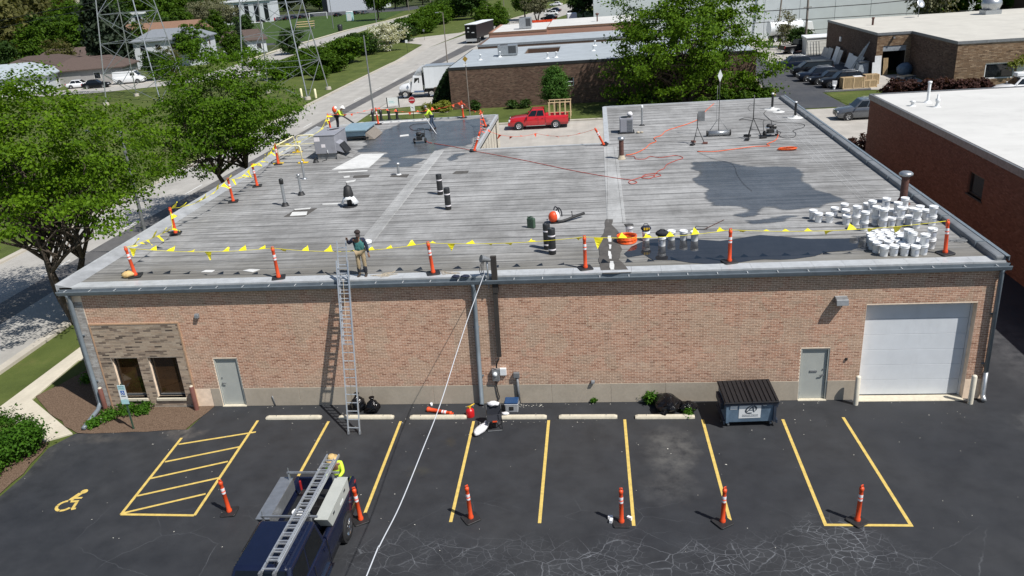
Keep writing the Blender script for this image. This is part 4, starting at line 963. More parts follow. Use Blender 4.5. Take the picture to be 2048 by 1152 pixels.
MB().box(13.5, Y0 + .14, 2.06, 14.6, Y0 + .16, 2.44).build('pane', mt['glass'], f, o); MB().box(13.5, Y0 + .14, 2.52, 14.6, Y0 + .16, 2.95).build('pane', mt['glass'], f, o)
for k, (u, v) in enumerate(((1028, 86), (1078, 89), (1183, 84), (1183, 105), (1122, 116), (1115, 117), (1066, 112), (1070, 111))):
    pass
for x, y in ((3.2, 74.2), (6.0, 80.5), (17.2, 83.0), (17.0, 77.0), (12.6, 72.0), (11.6, 71.5), (5.4, 76.2)):
    vent('roof_vent', 'short white vent pipe on grey roof of the brown brick building', (x, y, AH + .02), [(.10, 0), (.10, .55), (.14, .56), (.14, .66), (.03, .7)], 'white', group='white vents on the grey roof', base=[(.28, 0), (.12, .12)], basem='white', n=10)
def rtu(name, label, c, sx, sy, sz, m='galv', group=None, rz=0):
    t = thing(name, label, 'air conditioner', c, rz, group)
    MB().box(-sx / 2, -sy / 2, .12, sx / 2, sy / 2, sz).build('casing', mt[m], t, bevel=.03, segs=1)
    MB().box(-sx / 2 + .08, -sy / 2 + .08, 0, sx / 2 - .08, sy / 2 - .08, .119).build('curb', mt['steel'], t)
    MB().box(sx * .05, -sy / 2 - .025, sz * .25, sx * .45, -sy / 2 - .003, sz * .92).build('coil_panel', mt['hvacd'], t)
    MB().lathe([(.02, .06), (sy * .32, .05), (sy * .36, 0), (sy * .30, -.01)], 16, cap=False).build('fan_guard', mt['hvacd'], t, loc=(-sx * .2, 0, sz + .01))
    return t
rtu('air_conditioner', 'large grey air conditioner on left of grey roof behind white truck', (6.3, 77.5, AH + .02), 2.4, 1.5, 1.3)
# second, stepped section and the salmon section behind it
R2 = thing('brown_brick_building', 'low brown brick wing with pale grey roof directly behind the light well', 'building', (1.0, 88.1, 0))
o = (1, 88.1, 0)
MB().box(1.0, 88.1, -.05, 26, 88.4, 5.25).box(1.0, 88.4, -.05, 1.3, 99.5, 5.25).build('wall', mt['brickbrown'], R2, o)
MB().box(1.3, 88.4, 5.1, 26, 99.6, 5.22).build('roof', mt['roofgrey'], R2, o); MB().box(.93, 88.03, 5.05, 26, 88.1, 5.34).box(.93, 88.1, 5.05, 1.0, 99.5, 5.34).build('fascia', mt['steel'], R2, o)
R3 = thing('salmon_brick_building', 'salmon brick building with white roof beyond the grey roofs', 'building', (1.2, 100, 0))
o = (1.2, 100, 0)
MB().box(1.2, 100, -.05, 10, 100.3, 5.9).box(10, 101, -.05, 24, 101.3, 6.1).box(1.2, 100.3, -.05, 1.5, 117, 5.9).box(9.7, 100.3, -.05, 10, 101, 5.9).build('wall', mt['bricksalmon2'], R3, o)
MB().box(1.5, 100.3, 5.7, 9.7, 117, 5.85).box(10, 101.3, 5.9, 24, 119, 6.05).build('roof', mt['roofwhite'], R3, o); MB().box(1.12, 99.94, 5.7, 10, 100, 5.98).box(9.96, 100.94, 5.9, 24, 101, 6.18).box(1.12, 100, 5.7, 1.2, 117, 5.98).build('fascia', mt['shinglet'], R3, o)
rtu('air_conditioner', 'air conditioner with dark coil on the white roof of salmon building', (6.4, 105, 5.85), 1.9, 1.5, 1.7)
vent('roof_vent', 'rusty thin vent on white roof of the salmon building', (17.6, 108, 6.05), [(.1, 0), (.1, .9), (.3, 1.1), (.3, 1.2), (.02, 1.3)], 'rust', n=10)
# tan mixed brick workshop on the right with open loading door
WB = thing('tan_brick_building', 'tan mixed brick workshop with open loading door and off white roof', 'building', (50.6, 63.6, 0))
o = (50.6, 63.6, 0); WH = 4.85
MB().box(50.6, 76.5, -.05, 50.9, 98.5, WH).build('side_wall', mt['mortard'], WB, o)
bw = course_wall('wb1', 50.6, 76.5, 50.6, 98.5, 0, 4.6, 'brickbrown', 'mortard', WB, L=.30, T=.10, j=.014); bw.location = (-50.6, -63.6, 0)
MB().box(50.9, 76.5, -.05, 51.35, 76.8, WH).box(51.35, 76.5, 3.35, 54.0, 76.8, WH).box(54.0, 76.5, -.05, 54.5, 76.8, WH).build('recess_wall', mt['mortarg'], WB, o)
bw = course_wall('wb2', 50.6, 76.5, 54.5, 76.5, 0, 4.6, 'bricktan', 'mortarg', WB, L=.42, T=.13, j=.02, opens=[(.75, 3.4, 0, 3.35)]); bw.location = (-50.6, -63.6, 0)
MB().box(54.5, 63.6, -.05, 54.8, 76.5, WH).build('return_wall', mt['mortard'], WB, o)
bw = course_wall('wb3', 54.5, 63.6, 54.5, 76.5, 0, 4.6, 'brickbrown', 'mortard', WB, L=.42, T=.13, j=.02); bw.location = (-50.6, -63.6, 0)
fo = [(3.0, 5.9, .95, 2.5), (11.0, 15.0, .95, 2.5)]
mb = MB(); cutwall(mb, 54.8, 84, -.05, WH, 63.6, 63.9, [(54.5 + a, 54.5 + b, c, d) for a, b, c, d in fo]); mb.build('front_wall', mt['mortarg'], WB, o)
bw = course_wall('wb4', 54.5, 63.6, 84, 63.6, 0, 4.6, 'bricktan', 'mortarg', WB, L=.42, T=.13, j=.02, opens=fo); bw.location = (-50.6, -63.6, 0)
for a, b, c, d in fo:
    f = MB().box(54.5 + a, 63.66, c, 54.5 + a + .1, 63.76, d).box(54.5 + b - .1, 63.66, c, 54.5 + b, 63.76, d).box(54.6 + a, 63.66, c, 54.4 + b, 63.76, c + .1).box(54.6 + a, 63.66, d - .1, 54.4 + b, 63.76, d).build('window', mt['white'], WB, o)
    MB().box(54.6 + a, 63.70, c + .1, 54.4 + b, 63.72, d - .1).build('pane', mt['glass'], f, o)
MB().box(57.2 + 3.4, 63.50, .9, 65.4, 63.58, 2.6).build('white_panel', mt['shedw'], WB, o)
mb = MB().prism([(50.75, 98.3), (50.75, 76.65), (54.65, 76.65), (54.65, 63.75), (84, 63.75), (84, 98.3)], WH - .1, WH + .02); mb.build('roof', mt['rooftan'], WB, o)
MB().box(50.52, 76.42, WH - .22, 50.6, 98.5, WH + .06).box(50.6, 76.42, WH - .22, 54.42, 76.48, WH + .06).box(54.42, 63.5, WH - .22, 54.5, 76.42, WH + .06).box(54.5, 63.5, WH - .22, 84, 63.57, WH + .06).build('roof_edge', mt['steel'], WB, o)
MB().box(51.35, 80, 0, 54, 80.1, 3.35).box(51.25, 76.8, 0, 51.35, 80, 3.4).box(54.0, 76.8, 0, 54.1, 80, 3.4).box(51.35, 76.8, 3.36, 54, 80, 3.4).build('loading_bay', mt['dark'], WB, o)
MB().box(51.37, 76.55, 2.75, 53.98, 76.62, 3.34).build('rolled_door', mt['slab'], WB, o)
MB().hexa([(52.3, 76.1, 4.2), (52.5, 76.1, 4.2), (52.5, 76.48, 4.2), (52.3, 76.48, 4.2), (52.3, 76.2, 4.4), (52.5, 76.2, 4.4), (52.5, 76.48, 4.45), (52.3, 76.48, 4.45)]).build('wall_light', mt['blackm'], WB, o)
MB().box(50.45, 91, 2.6, 50.58, 91.7, 3.2).build('wall_light', mt['lampw'], WB, o)
a = (67.5, 71.5)
t = rtu('air_conditioner', 'beige and grey air conditioner near front edge of the off white roof', (66.2, 70.2, WH + .02), 2.6, 1.4, 1.2, 'shedw')
vent('roof_vent', 'rusty round vent near shaded edge of the off white workshop roof', (53.2, 87, WH + .02), [(.13, 0), (.13, .8), (.2, .82), (.2, .95), (.03, 1.0)], 'rust')
t = thing('exhaust_fan', 'large dented galvanised exhaust fan dome on off white roof', 'roof fan', (70, 92.5, WH + .02))
MB().lathe([(.9, .55), (1.0, .6), (1.1, .9), (1.25, 1.2), (1.25, 1.5), (1.0, 2.0), (.3, 2.2)], 16).build('hood', mt['galv'], t); MB().box(-1.0, -1.0, 0, 1.0, 1.0, .55).build('curb', mt['galv'], t)
a = (61.5, 94); t = thing('satellite_dish', 'grey mesh satellite dish on back of the off white roof', 'satellite dish', (61.5, 94.5, WH + .02))
MB().cyl((0, 0, 0), (0, 0, 1.6), .05, n=8).build('pole', mt['steel'], t); MB().lathe([(.01, .0), (.35, .06), (.62, .2), (.62, .22), (.35, .09), (.01, .03)], 16, cap=False).build('dish', mt['alum'], t, loc=(0, -.1, 1.7), rot=(R(60), 0, R(30)))
f2 = thing('brown_brick_building', 'sliver of dark brown brick building beyond off white roof at far right', 'building', (78, 99, 0))
MB().box(0, 0, -.05, 30, 12, 6.4).build('wall', mt['brickbrown'], f2, loc=(0, 0, 0)); MB().box(-.1, -.1, 6.4, 30.1, 12.1, 6.55).build('roof_edge', mt['steel'], f2)
# big pale warehouse across the back
WA = thing('warehouse', 'huge pale grey tilt up concrete warehouse filling the upper right background', 'warehouse', (17, 126, 0))
for k in range(15):
    MB().box(17.0 + k * 6.0, 126, -.05, 17.0 + k * 6 + 5.94, 126.4, 13).build('wall_panel', mt['whwall'], WA, (17, 126, 0))
MB().box(17.02, 126.41, -.05, 106.9, 240, 12.6).build('wall', mt['whwall'], WA, (17, 126, 0))
for zz in (4.6, 8.9): MB().box(16.98, 125.94, zz, 37, 125.998, zz + .12).build('stripe_band', mt['steel'], WA, (17, 126, 0))
for x in (20.5, 29.5, 39): MB().box(x, 125.9, 8.2, x + .8, 125.938, 9.0).build('louvre', mt['steel'], WA, (17, 126, 0))
# ---------------------------------------------------------------- houses on the left
def house(label, x, y, rz, L, W, eh, rh, wall, roofm, hip=2.0, floors=1, group=None, garage=False):
    t = thing('house', label, 'house', (x, y, 0), rz, group)
    MB().box(-L / 2, -W / 2, -.05, L / 2, W / 2, eh).build('wall', mt[wall], t)
    o_ = .55; lx, wy = L / 2 + o_, W / 2 + o_
    v = [(-lx, -wy, eh), (lx, -wy, eh), (lx, wy, eh), (-lx, wy, eh), (-L / 2 + hip, 0, eh + rh), (L / 2 - hip, 0, eh + rh), (-lx, -wy, eh - .18), (lx, -wy, eh - .18), (lx, wy, eh - .18), (-lx, wy, eh - .18)]
    MB().add(v, [(0, 1, 5, 4), (1, 2, 5), (2, 3, 4, 5), (3, 0, 4), (6, 7, 1, 0), (7, 8, 2, 1), (8, 9, 3, 2), (9, 6, 0, 3), (9, 8, 7, 6)]).build('roof', mt[roofm], t)
    for fl in range(floors):
        for k in range(int(L // 3.2)):
            cx = -L / 2 + 1.9 + k * 3.2; z0 = .9 + fl * 2.7
            if garage and fl == 0 and k < 2: continue
            f = MB().box(cx - .6, -W / 2 - .05, z0, cx + .6, -W / 2 - .005, z0 + 1.2).build('window', mt['shedw'], t)
            MB().box(cx - .52, -W / 2 - .07, z0 + .08, cx + .52, -W / 2 - .052, z0 + 1.12).build('pane', mt['glass'], f)
        f = MB().box(L / 2 + .005, -.6, .9 + fl * 2.7, L / 2 + .05, .6, 2.1 + fl * 2.7).build('window', mt['shedw'], t)
        MB().box(L / 2 + .052, -.5, 1.0 + fl * 2.7, L / 2 + .07, .5, 2.0 + fl * 2.7).build('pane', mt['glass'], f)
    if garage: MB().box(-L / 2 + .8, -W / 2 - .06, .05, -L / 2 + 5.4, -W / 2 - .005, 2.3).build('garage_door', mt['sidinggr'], t)
    return t
def HP(u, v, ush, h):   # ground point
    pass
house('white sided house with pale grey hipped roof at far left edge', -88.0, 112.5, R(18), 15, 9.5, 2.9, 2.0, 'siding', 'shinglew', 3.5)
house('house with wide dark brown hipped roof behind the pale grey roof', -92, 128.5, R(12), 16, 11, 3.0, 2.0, 'sidinggr', 'shingleb', 5)
house('house with brown hipped roof and grey garage beside the white van', -77.5, 121.5, R(14), 13, 9, 2.8, 1.9, 'sidinggr', 'shingleb', 3, garage=True)
house('two storey white house with grey hipped roof behind the pylon', -73.5, 146.5, R(10), 14.5, 9.5, 5.6, 2.0, 'siding', 'shingleg', 3, 2)
house('house with tan orange roof behind the two storey white house', -86.5, 168, R(8), 19, 10, 5.4, 2.8, 'siding', 'shinglet', .6, 2)
house('small white house with brown roof half hidden behind round tree', -67, 167, R(24), 10, 8, 3.0, 2.2, 'siding', 'shingleb', 1.0)
house('low white garage with brown roof behind the brown roofed houses', -101, 150, R(10), 12, 8, 2.8, 1.9, 'siding', 'shingleb', 2)
house('long white house glimpsed through trees left of the pylon', -128, 196, R(10), 22, 10, 4.6, 1.6, 'siding', 'shinglew', 3, 1)
house('white house with grey roof seen between pylon and round tree', -112, 200, R(10), 17, 10, 4.6, 2, 'siding', 'shinglew', 3, 1)
def block(label, x, y, rz, L, W, h, nwin):
    t = thing('apartment_block', label, 'building', (x, y, 0), rz)
    MB().box(-L / 2, -W / 2, -.05, L / 2, W / 2, h).build('wall', mt['siding'], t); MB().box(-L / 2 - .4, -W / 2 - .6, h, L / 2 + .4, W / 2 + .4, h + .6).build('roof', mt['white'], t)
    for k in range(nwin):
        cx = -L / 2 + (k + .5) * L / nwin
        MB().box(cx - L / nwin * .22, -W / 2 - .06, .5, cx + L / nwin * .22, -W / 2 - .005, h - 1).build('window', mt['glass'], t)
    return t
block('white apartment block with tall dark windows beyond the grey tree', -128, 320, R(8), 20, 14, 8.5, 5)
block('white flat roofed block beyond trees left of the sports field', -176, 300, R(8), 26, 14, 7, 5)
t = thing('tall_white_building', 'tall blank white building beyond the sports field', 'building', (-97, 368, 0)); MB().box(-13, 0, -.05, 13, 20, 26).build('wall', mt['siding'], t); MB().box(-15.5, -.2, -.05, -13, 18, 26).build('glass_wall', mt['glass'], t)
# ---------------------------------------------------------------- vegetation
def leaf_mesh(name, C, D, size, mat, rg, jitter=.35, aspect=.6):
    """C: leaf centres (n,3), D: preferred outward direction (n,3); each leaf a small folded quad"""
    n = len(C)
    d = D + rg.normal(0, .55, (n, 3)); d /= np.linalg.norm(d, axis=1)[:, None] + 1e-9
    u = rg.normal(0, 1, (n, 3)); u -= d * (u * d).sum(1)[:, None]; u /= np.linalg.norm(u, axis=1)[:, None] + 1e-9
    v = np.cross(d, u); s = (size * rg.uniform(1 - jitter, 1 + jitter, n))[:, None]
    p0 = C - u * s; p1 = C + v * s * aspect + d * s * .22; p2 = C + u * s - d * s * .1; p3 = C - v * s * aspect + d * s * .22
    V = np.stack([p0, p1, p2, p3], 1).reshape(-1, 3).astype(np.float32)
    me = bpy.data.meshes.new(name); me.vertices.add(4 * n); me.vertices.foreach_set('co', V.ravel())
    me.loops.add(4 * n); me.loops.foreach_set('vertex_index', np.arange(4 * n, dtype=np.int32))
    me.polygons.add(n); me.polygons.foreach_set('loop_start', np.arange(0, 4 * n, 4, dtype=np.int32)); me.polygons.foreach_set('loop_total', np.full(n, 4, np.int32))
    me.update(calc_edges=True); me.materials.append(mat)
    return me
def crown_points(rg, n_clump, per, rx, ry, rz, cz, clump_r, shell=.55, flat=1.0, lobes=6, taper=0.0, droop=0.0):
    """clumps of leaves gathered in uneven lobes through the crown's volume"""
    lob = rg.normal(0, 1, (lobes, 3)); lob /= np.linalg.norm(lob, axis=1)[:, None]
    lw = rg.uniform(.15, .42, lobes)
    d = rg.normal(0, 1, (n_clump, 3)); d /= np.linalg.norm(d, axis=1)[:, None]
    r = shell + (1 - shell) * rg.random(n_clump) ** .6
    b = 1 + sum(lw[i] * np.clip((d.dot(lob[i]) - .55) / .45, 0, 1) for i in range(lobes)) - .20 * rg.random(n_clump)
    c = d * (r * b * .85)[:, None]
    if taper: c[:, :2] *= (1 - taper * np.clip((c[:, 2] + 1) / 2, 0, 1))[:, None]
    c = c * np.array([rx, ry, rz]); 
    c[:, 2] = np.where(c[:, 2] < 0, c[:, 2] * flat, c[:, 2]) - droop * (c[:, 0] ** 2 + c[:, 1] ** 2) / (rx * rx)
    k = rg.integers(max(2, per // 2), per * 3 // 2, n_clump); idx = np.repeat(np.arange(n_clump), k); m = len(idx)
    off = rg.normal(0, 1, (m, 3)) * clump_r * np.array([1, 1, .45]) * rg.uniform(.6, 1.3, n_clump)[idx][:, None]
    P = c[idx] + off; P[:, 2] += cz
    return P, d[idx] * .6 + np.array([0, 0, .55]), c + np.array([0, 0, cz])
def branch_tubes(mb, base, H0, r0, clumps, rg, n_main=6, twigs=1.0, fork=1, lean=(0, 0), thin=1.0):
    """trunk(s), main limbs and twigs reaching out into the crown"""
    stems = []
    for f in range(fork):
        a = 2 * math.pi * f / max(1, fork) + .7; sp = .0 if fork == 1 else 1.0
        top = Vector((base[0] + math.cos(a) * sp + lean[0], base[1] + math.sin(a) * sp + lean[1], base[2] + H0 * rg.uniform(.9, 1.1)))
        b0 = Vector(base) + Vector((math.cos(a), math.sin(a), 0)) * (.0 if fork == 1 else .18)
        mid = b0.lerp(top, .5) + Vector((rg.uniform(-.2, .2), rg.uniform(-.2, .2), 0))
        mb.tube(smooth_path([b0, mid, top], 4), [r0 * 1.25, r0 * 1.05, r0, r0 * .95, r0 * .9, r0 * .85, r0 * .8, r0 * .75, r0 * .7], 8); stems.append(top)
    cl = [Vector(c) for c in clumps]; per = max(1, n_main // len(stems))
    for st in stems:
        for k in range(per):
            c = cl[int(rg.integers(0, len(cl)))]; q = st.lerp(c, .72)
            md = st.lerp(q, .5) + Vector((rg.uniform(-.4, .4), rg.uniform(-.4, .4), rg.uniform(.1, .7)))
            pts = smooth_path([st, md, q], 4); rr = [r0 * .55 * (1 - .8 * i / (len(pts) - 1)) * thin for i in range(len(pts))]
            mb.tube(pts, rr, 6)
            for j in range(int(5 * twigs)):
                i0 = int(rg.integers(2, len(pts))); p = pts[i0]
                near = min((cl[int(rg.integers(0, len(cl)))] for _ in range(12)), key=lambda e: (e - p).length)
                m2 = p.lerp(near, .5) + Vector((rg.uniform(-.3, .3), rg.uniform(-.3, .3), rg.uniform(-.1, .3)))
                mb.tube([p, m2, near], [rr[i0] * .6 + .012, rr[i0] * .35 + .01, .008], 4, cap=False)
def tree(name, label, loc, H, rx, rz, cz, leaf, n_clump, per, leaf_size, clump_r, trunk_h, trunk_r, seed, cat='tree', group=None, fork=1, n_main=8, shell=.5, flat=1.0, ry=None, lobes=6, twigs=1.0, taper=0., droop=0., lean=(0, 0), bark='bark'):
    rg = np.random.default_rng(seed)
    t = thing(name, label, cat, loc, 0, group)
    P, D, c = crown_points(rg, n_clump, per, rx, ry or rx, rz, cz, clump_r, shell, flat, lobes, taper, droop)
    keep = P[:, 2] > .15; P, D = P[keep], D[keep]
    me = leaf_mesh('crown', P, D, leaf_size, mt[leaf], rg)
    o_ = bpy.data.objects.new('crown', me); COL.objects.link(o_); o_.parent = t
    mb = MB(); branch_tubes(mb, (0, 0, -.05), trunk_h, trunk_r, c, rg, n_main, twigs, fork, lean)
    mb.build('trunk', mt[bark], t)
    return t
# the two locust trees on the road verge, left
tree('locust_tree', 'broad feathery green locust tree leaning over the road at left edge', (-9.3, 8.6, 0), 12, 5.4, 4.7, 8.2, 'leaf_locust', 400, 92, .085, .40, 3.2, .20, 21, fork=3, n_main=18, shell=.30, flat=.5, lobes=12, twigs=2.2, droop=.9, ry=4.6)
tree('locust_tree', 'forked bright green tree beside the road behind left roof edge', (-8.0, 26.2, 0), 12, 4.9, 4.3, 7.5, 'leaf_maple', 340, 84, .095, .38, 3.6, .19, 22, fork=2, n_main=16, shell=.30, flat=.75, lobes=11, twigs=2.0, droop=.4)
# large tree behind the roof, centre right
tree('hackberry_tree', 'large spreading multi stemmed green tree in front of the brown building', (26.9, 61.8, 0), 13, 8.1, 6.5, 7.3, 'leaf_big', 350, 105, .15, .58, 2.2, .30, 23, fork=4, n_main=28, shell=.25, lobes=13, twigs=2.4, droop=1.2, ry=6.0)
tree('pear_tree', 'small dense egg shaped tree in front of brown brick wall', (12.9, 60.2, 0), 5.6, 1.75, 2.25, 3.3, 'leaf_pear', 260, 60, .085, .26, 1.3, .09, 24, n_main=8, shell=.45, lobes=4, taper=.35)
def bush(name, label, loc, rx, rz, leaf, n_clump, per, size, seed, group=None, ry=None, cr=.16, cat='shrub'):
    rg = np.random.default_rng(seed); t = thing(name, label, cat, loc, 0, group)
    P, D, c = crown_points(rg, n_clump, per, rx, ry or rx, rz, rz * .75, cr, .35, .8, 6); P[:, 2] = np.abs(P[:, 2]) + .02
    me = leaf_mesh('foliage', P, D, size, mt[leaf], rg); o_ = bpy.data.objects.new('foliage', me); COL.objects.link(o_); o_.parent = t
    mb = MB()
    for k in range(6):
        e = c[int(rg.integers(0, len(c)))]; mb.tube([(0, 0, -.03), (e[0] * .4, e[1] * .4, abs(e[2]) * .6), (e[0] * .9, e[1] * .9, abs(e[2]))], [.03, .02, .008], 5)
    mb.build('stem', mt['bark'], t); return t
bush('round_bush', 'round leafy green bush on mulch beside footpath at lower left', (-4.0, -3.35, 0), 1.0, .72, 'leaf_bush', 240, 46, .055, 31, ry=1.0)
bush('round_bush', 'leafy green bush cut off by the left edge below the footpath', (-4.9, -4.7, 0), 1.15, .75, 'leaf_bush', 280, 46, .055, 32, ry=1.1)
for k, (x, y, r) in enumerate((((-1.9, -.85, .30)), (-1.35, -.45, .3), (-.75, -.4, .26), (-2.2, -1.35, .2))):
    bush('weedy_plant', ('low green weedy plant on the mulch beside blue downspout end', 'low green plant on mulch in front of left window', 'taller green plant right behind the parking sign post', 'small weed nearest the kerb beside downspout end')[k], (x, y, .012), r, r * .7, 'leaf_bush', 40, 20, .05, 40 + k, cr=.1, cat='plant')
bush('weedy_plant', 'green weed growing at wall base beside black rubbish bags', (19.05, -.12, 0), .30, .30, 'leaf_bush', 46, 20, .045, 46, cr=.09, cat='plant', ry=.16)
bush('weedy_plant', 'small weed in front of the black rubbish bags by wheel stop', (20.35, -1.0, 0), .14, .15, 'leaf_bush', 20, 16, .04, 47, cr=.06, cat='plant')
bush('weedy_plant', 'tiny weed sprouting at wall foot below the vent light', (16.95, -.06, 0), .09, .12, 'leaf_bush', 14, 14, .035, 48, cr=.05, cat='plant', ry=.06)
bush('weedy_plant', 'weed clump growing along footpath edge at left of mulch bed', (-4.6, 2.2, 0), .35, .2, 'leaf_bush', 40, 16, .05, 49, cr=.12, cat='plant')
# shrubs by the brown building
for k, (x, y, s) in enumerate(((-1.8, 66.9, .62), (-.8, 67.2, .6), (.15, 67.2, .78))):
    bush('golden_shrub', ('round golden shrub furthest left of three by the brown building', 'round golden shrub in the middle of three by the brown building', 'round golden shrub closest to the brown building corner')[k], (x - .6, y - .3, 0), s, s * .95, 'leaf_gold', 70, 26, .10, 60 + k, 'golden shrubs by the brown building')
rgq = np.random.default_rng(5); t = thing('evergreen_hedge', 'tall dark green clipped hedge with curved outline beside the brown building', 'hedge', (-1.6, 71.2, 0))
n = 6000; q = rgq.random((n, 3)); zz = q[:, 2] * 4.2; wdt = 2.6 * np.clip(1 - (zz / 4.6) ** 1.5, .12, 1); P = np.stack([1.5 - q[:, 0] * wdt, (q[:, 1] - .5) * 1.4, zz + .05], 1)
o_ = bpy.data.objects.new('foliage', leaf_mesh('foliage', P, np.tile([-.3, -.7, .3], (n, 1)), .14, mt['hedge'], rgq)); COL.objects.link(o_); o_.parent = t
MB().prism([(-.7, -.4), (1.4, -.4), (1.4, .4), (-.7, .4)], 0, 2.2).build('stem', mt['bark'], t)
for k, (u, x, y) in enumerate(((0, 3.3, 66.3), (1, 7.6, 66.4), (2, 9.0, 66.3), (3, 20.3, 65.8))):
    bush('foundation_shrub', 'small green shrub against the foot of the brown brick wall', (x, y, 0), .55, .6, 'leaf_dark', 50, 22, .12, 70 + k, 'small shrubs along the brown brick wall')
for k, (x, y, r) in enumerate(((30.5, 60.5, 1.3), (32.6, 60.9, 1.6), (34.4, 61.0, 1.2), (28.0, 58.9, .8), (22.5, 60.2, 1.1))):
    bush('bushy_shrub', ('bright shrub left of the hedge clump under large tree', 'big leafy shrub in middle of clump right of large tree', 'leafy shrub at right end of clump beside the tarmac drive', 'low bright shrub at foot of the large tree', 'dark spreading shrub under left side of large tree')[k], (x, y, 0), r, r * .9, 'leaf_mid' if k != 4 else 'leaf_dark', 110, 30, .13, 80 + k)
for k in range(9):
    bush('purple_shrub', 'purple leaved shrub in row between white roof and workshop', (47.6 + k * 1.05, 61.2 + (k % 3) * .5 - k * .25, 0), .9, 1.0, 'leaf_red', 80, 26, .12, 95 + k, 'purple leaved shrubs in front of the workshop')
bush('yellow_green_shrub', 'yellow green shrub below ivy on the workshop front wall', (65.0, 62.4, 0), 1.2, 1.2, 'leaf_gold', 110, 30, .14, 110)
bush('dark_shrub', 'dark twiggy shrub at foot of the red brown neighbour wall corner', (37.2, 36.2, 0), 1.3, 1.0, 'leaf_red', 90, 24, .10, 111)
rgq = np.random.default_rng(6); t = thing('ivy', 'green ivy spreading along workshop wall above the windows', 'ivy', (60, 63.4, 0))
n = 1500; x = rgq.uniform(-.5, 12, n); P = np.stack([x, -.1 - rgq.random(n) * .25, 2.45 + .5 * np.sin(x * .6) + rgq.normal(0, .22, n)], 1)
o_ = bpy.data.objects.new('foliage', leaf_mesh('foliage', P, np.tile([0, -1, .3], (n, 1)), .14, mt['leaf_gold'], rgq)); COL.objects.link(o_); o_.parent = t; o_['kind'] = 'stuff'
# ---- shared meshes for the distant trees
FAR = {}
def far_proto(key, leaf, rx, rz, cz, ncl, per, size, cr, th, tr, seed, shell=.35, lobes=7, taper=0., fork=1, flat=1.0, twigs=.6, n_main=7):
    rg = np.random.default_rng(seed)
    P, D, c = crown_points(rg, ncl, per, rx, rx, rz, cz, cr, shell, flat, lobes, taper); P = P[P[:, 2] > .3]; D = D[:len(P)]
    cm = leaf_mesh('crown', P, D, size, mt[leaf], rg); mb = MB(); branch_tubes(mb, (0, 0, -.1), th, tr, c, rg, n_main, twigs, fork)
    o_ = mb.build('trunk', mt['bark']); tm = o_.data; bpy.data.objects.remove(o_); FAR[key] = (cm, tm)
def far(key, name, label, x, y, s, sz=None, group=None, rz=None, cat='tree'):
    t = thing(name, label, cat, (x, y, 0), rng.random() * 6.28 if rz is None else rz, group)
    t.scale = (s, s, sz or s)
    for nm, me in zip(('crown', 'trunk'), FAR[key]):
        o_ = bpy.data.objects.new(nm, me); COL.objects.link(o_); o_.parent = t
    return t
# unit trees about 10 m tall
far_proto('dark', 'leaf_dark', 4.2, 4.2, 5.4, 150, 36, .32, .62, 2.4, .25, 201)
far_proto('mid', 'leaf_mid', 4.4, 4.0, 5.6, 150, 36, .32, .62, 2.6, .25, 202)
far_proto('mid2', 'leaf_mid', 3.6, 4.6, 5.4, 140, 36, .32, .60, 2.2, .22, 203, lobes=9)
far_proto('brown', 'leaf_brown', 4.6, 4.6, 5.4, 170, 26, .30, .7, 2.6, .25, 204, twigs=1.5, n_main=10)
far_proto('grey', 'leaf_grey', 4.8, 3.8, 5.8, 150, 22, .26, .7, 2.6, .25, 205, twigs=2.0, n_main=12, fork=2)
far_proto('conifer', 'leaf_conifer', 2.6, 5.2, 5.4, 190, 34, .28, .45, 5.0, .22, 206, taper=.9, lobes=3, shell=.25)
far_proto('bush', 'leaf_mid', 4.6, 3.6, 3.9, 150, 40, .34, .7, 1.2, .16, 207, shell=.3, fork=3)
far_proto('bushd', 'leaf_dark', 4.6, 4.0, 4.2, 150, 40, .34, .7, 1.2, .16, 208, shell=.3, fork=3)
far_proto('bloom', 'blossom', 4.6, 4.0, 4.4, 130, 34, .24, .6, 1.2, .16, 209, shell=.3, fork=3)
far_proto('birch', 'leaf_grey', 2.8, 4.6, 5.6, 90, 16, .24, .55, 5.2, .13, 210, twigs=1.6, n_main=12, fork=2)
# individual background trees
def FT(key, u, s, name, label, sz=None, group=None):
    p = u; far(key, name, label, p[0], p[1], s, sz, group)
FT('mid', (-68.93, 143.15), .78, 'round_tree', 'dense round green tree beside the two storey white house')
FT('mid2', (-61.04, 146.5), .62, 'round_tree', 'smaller round green tree right of the white house')
FT('conifer', (-60.16, 149.8), .42, 'conifer_tree', 'narrow dark columnar evergreen left of second pylon', .75)
FT('conifer', (-81.2, 132.36), 1.75, 'conifer_tree', 'tall brown green spruce standing behind the first pylon')
FT('conifer', (-82.03, 140.65), 1.15, 'conifer_tree', 'shorter dark spruce between pylon and two storey house')
FT('grey', (-94.67, 173.88), .95, 'bare_tree', 'budding tree with dark forked trunk in front of tan roof')
FT('mid', (-118.55, 171.76), 1.15, 'leafy_tree', 'light green tree behind the dark brown roofed house')
FT('mid2', (-135.58, 204.6), 1.3, 'leafy_tree', 'light green tree left of the first pylon')
FT('dark', (-136.23, 211.95), 1.2, 'leafy_tree', 'dark tree just behind the left leg of first pylon')
for k, (p, s) in enumerate((((-138.49, 178.15), 1.25), ((-149.43, 202.73), 1.3), ((-178.89, 221.09), 1.3), ((-242.47, 325.63), 1.45), ((-224.54, 320.71), 1.4), ((-345.04, 444.68), 1.5), ((-363.56, 507.97), 1.5), ((-247.69, 370.43), 1.2))):
    FT('brown', p, s * 1.65, 'olive_tree', 'olive brown budding tree in the grove at upper left corner', group='olive brown trees at upper left')
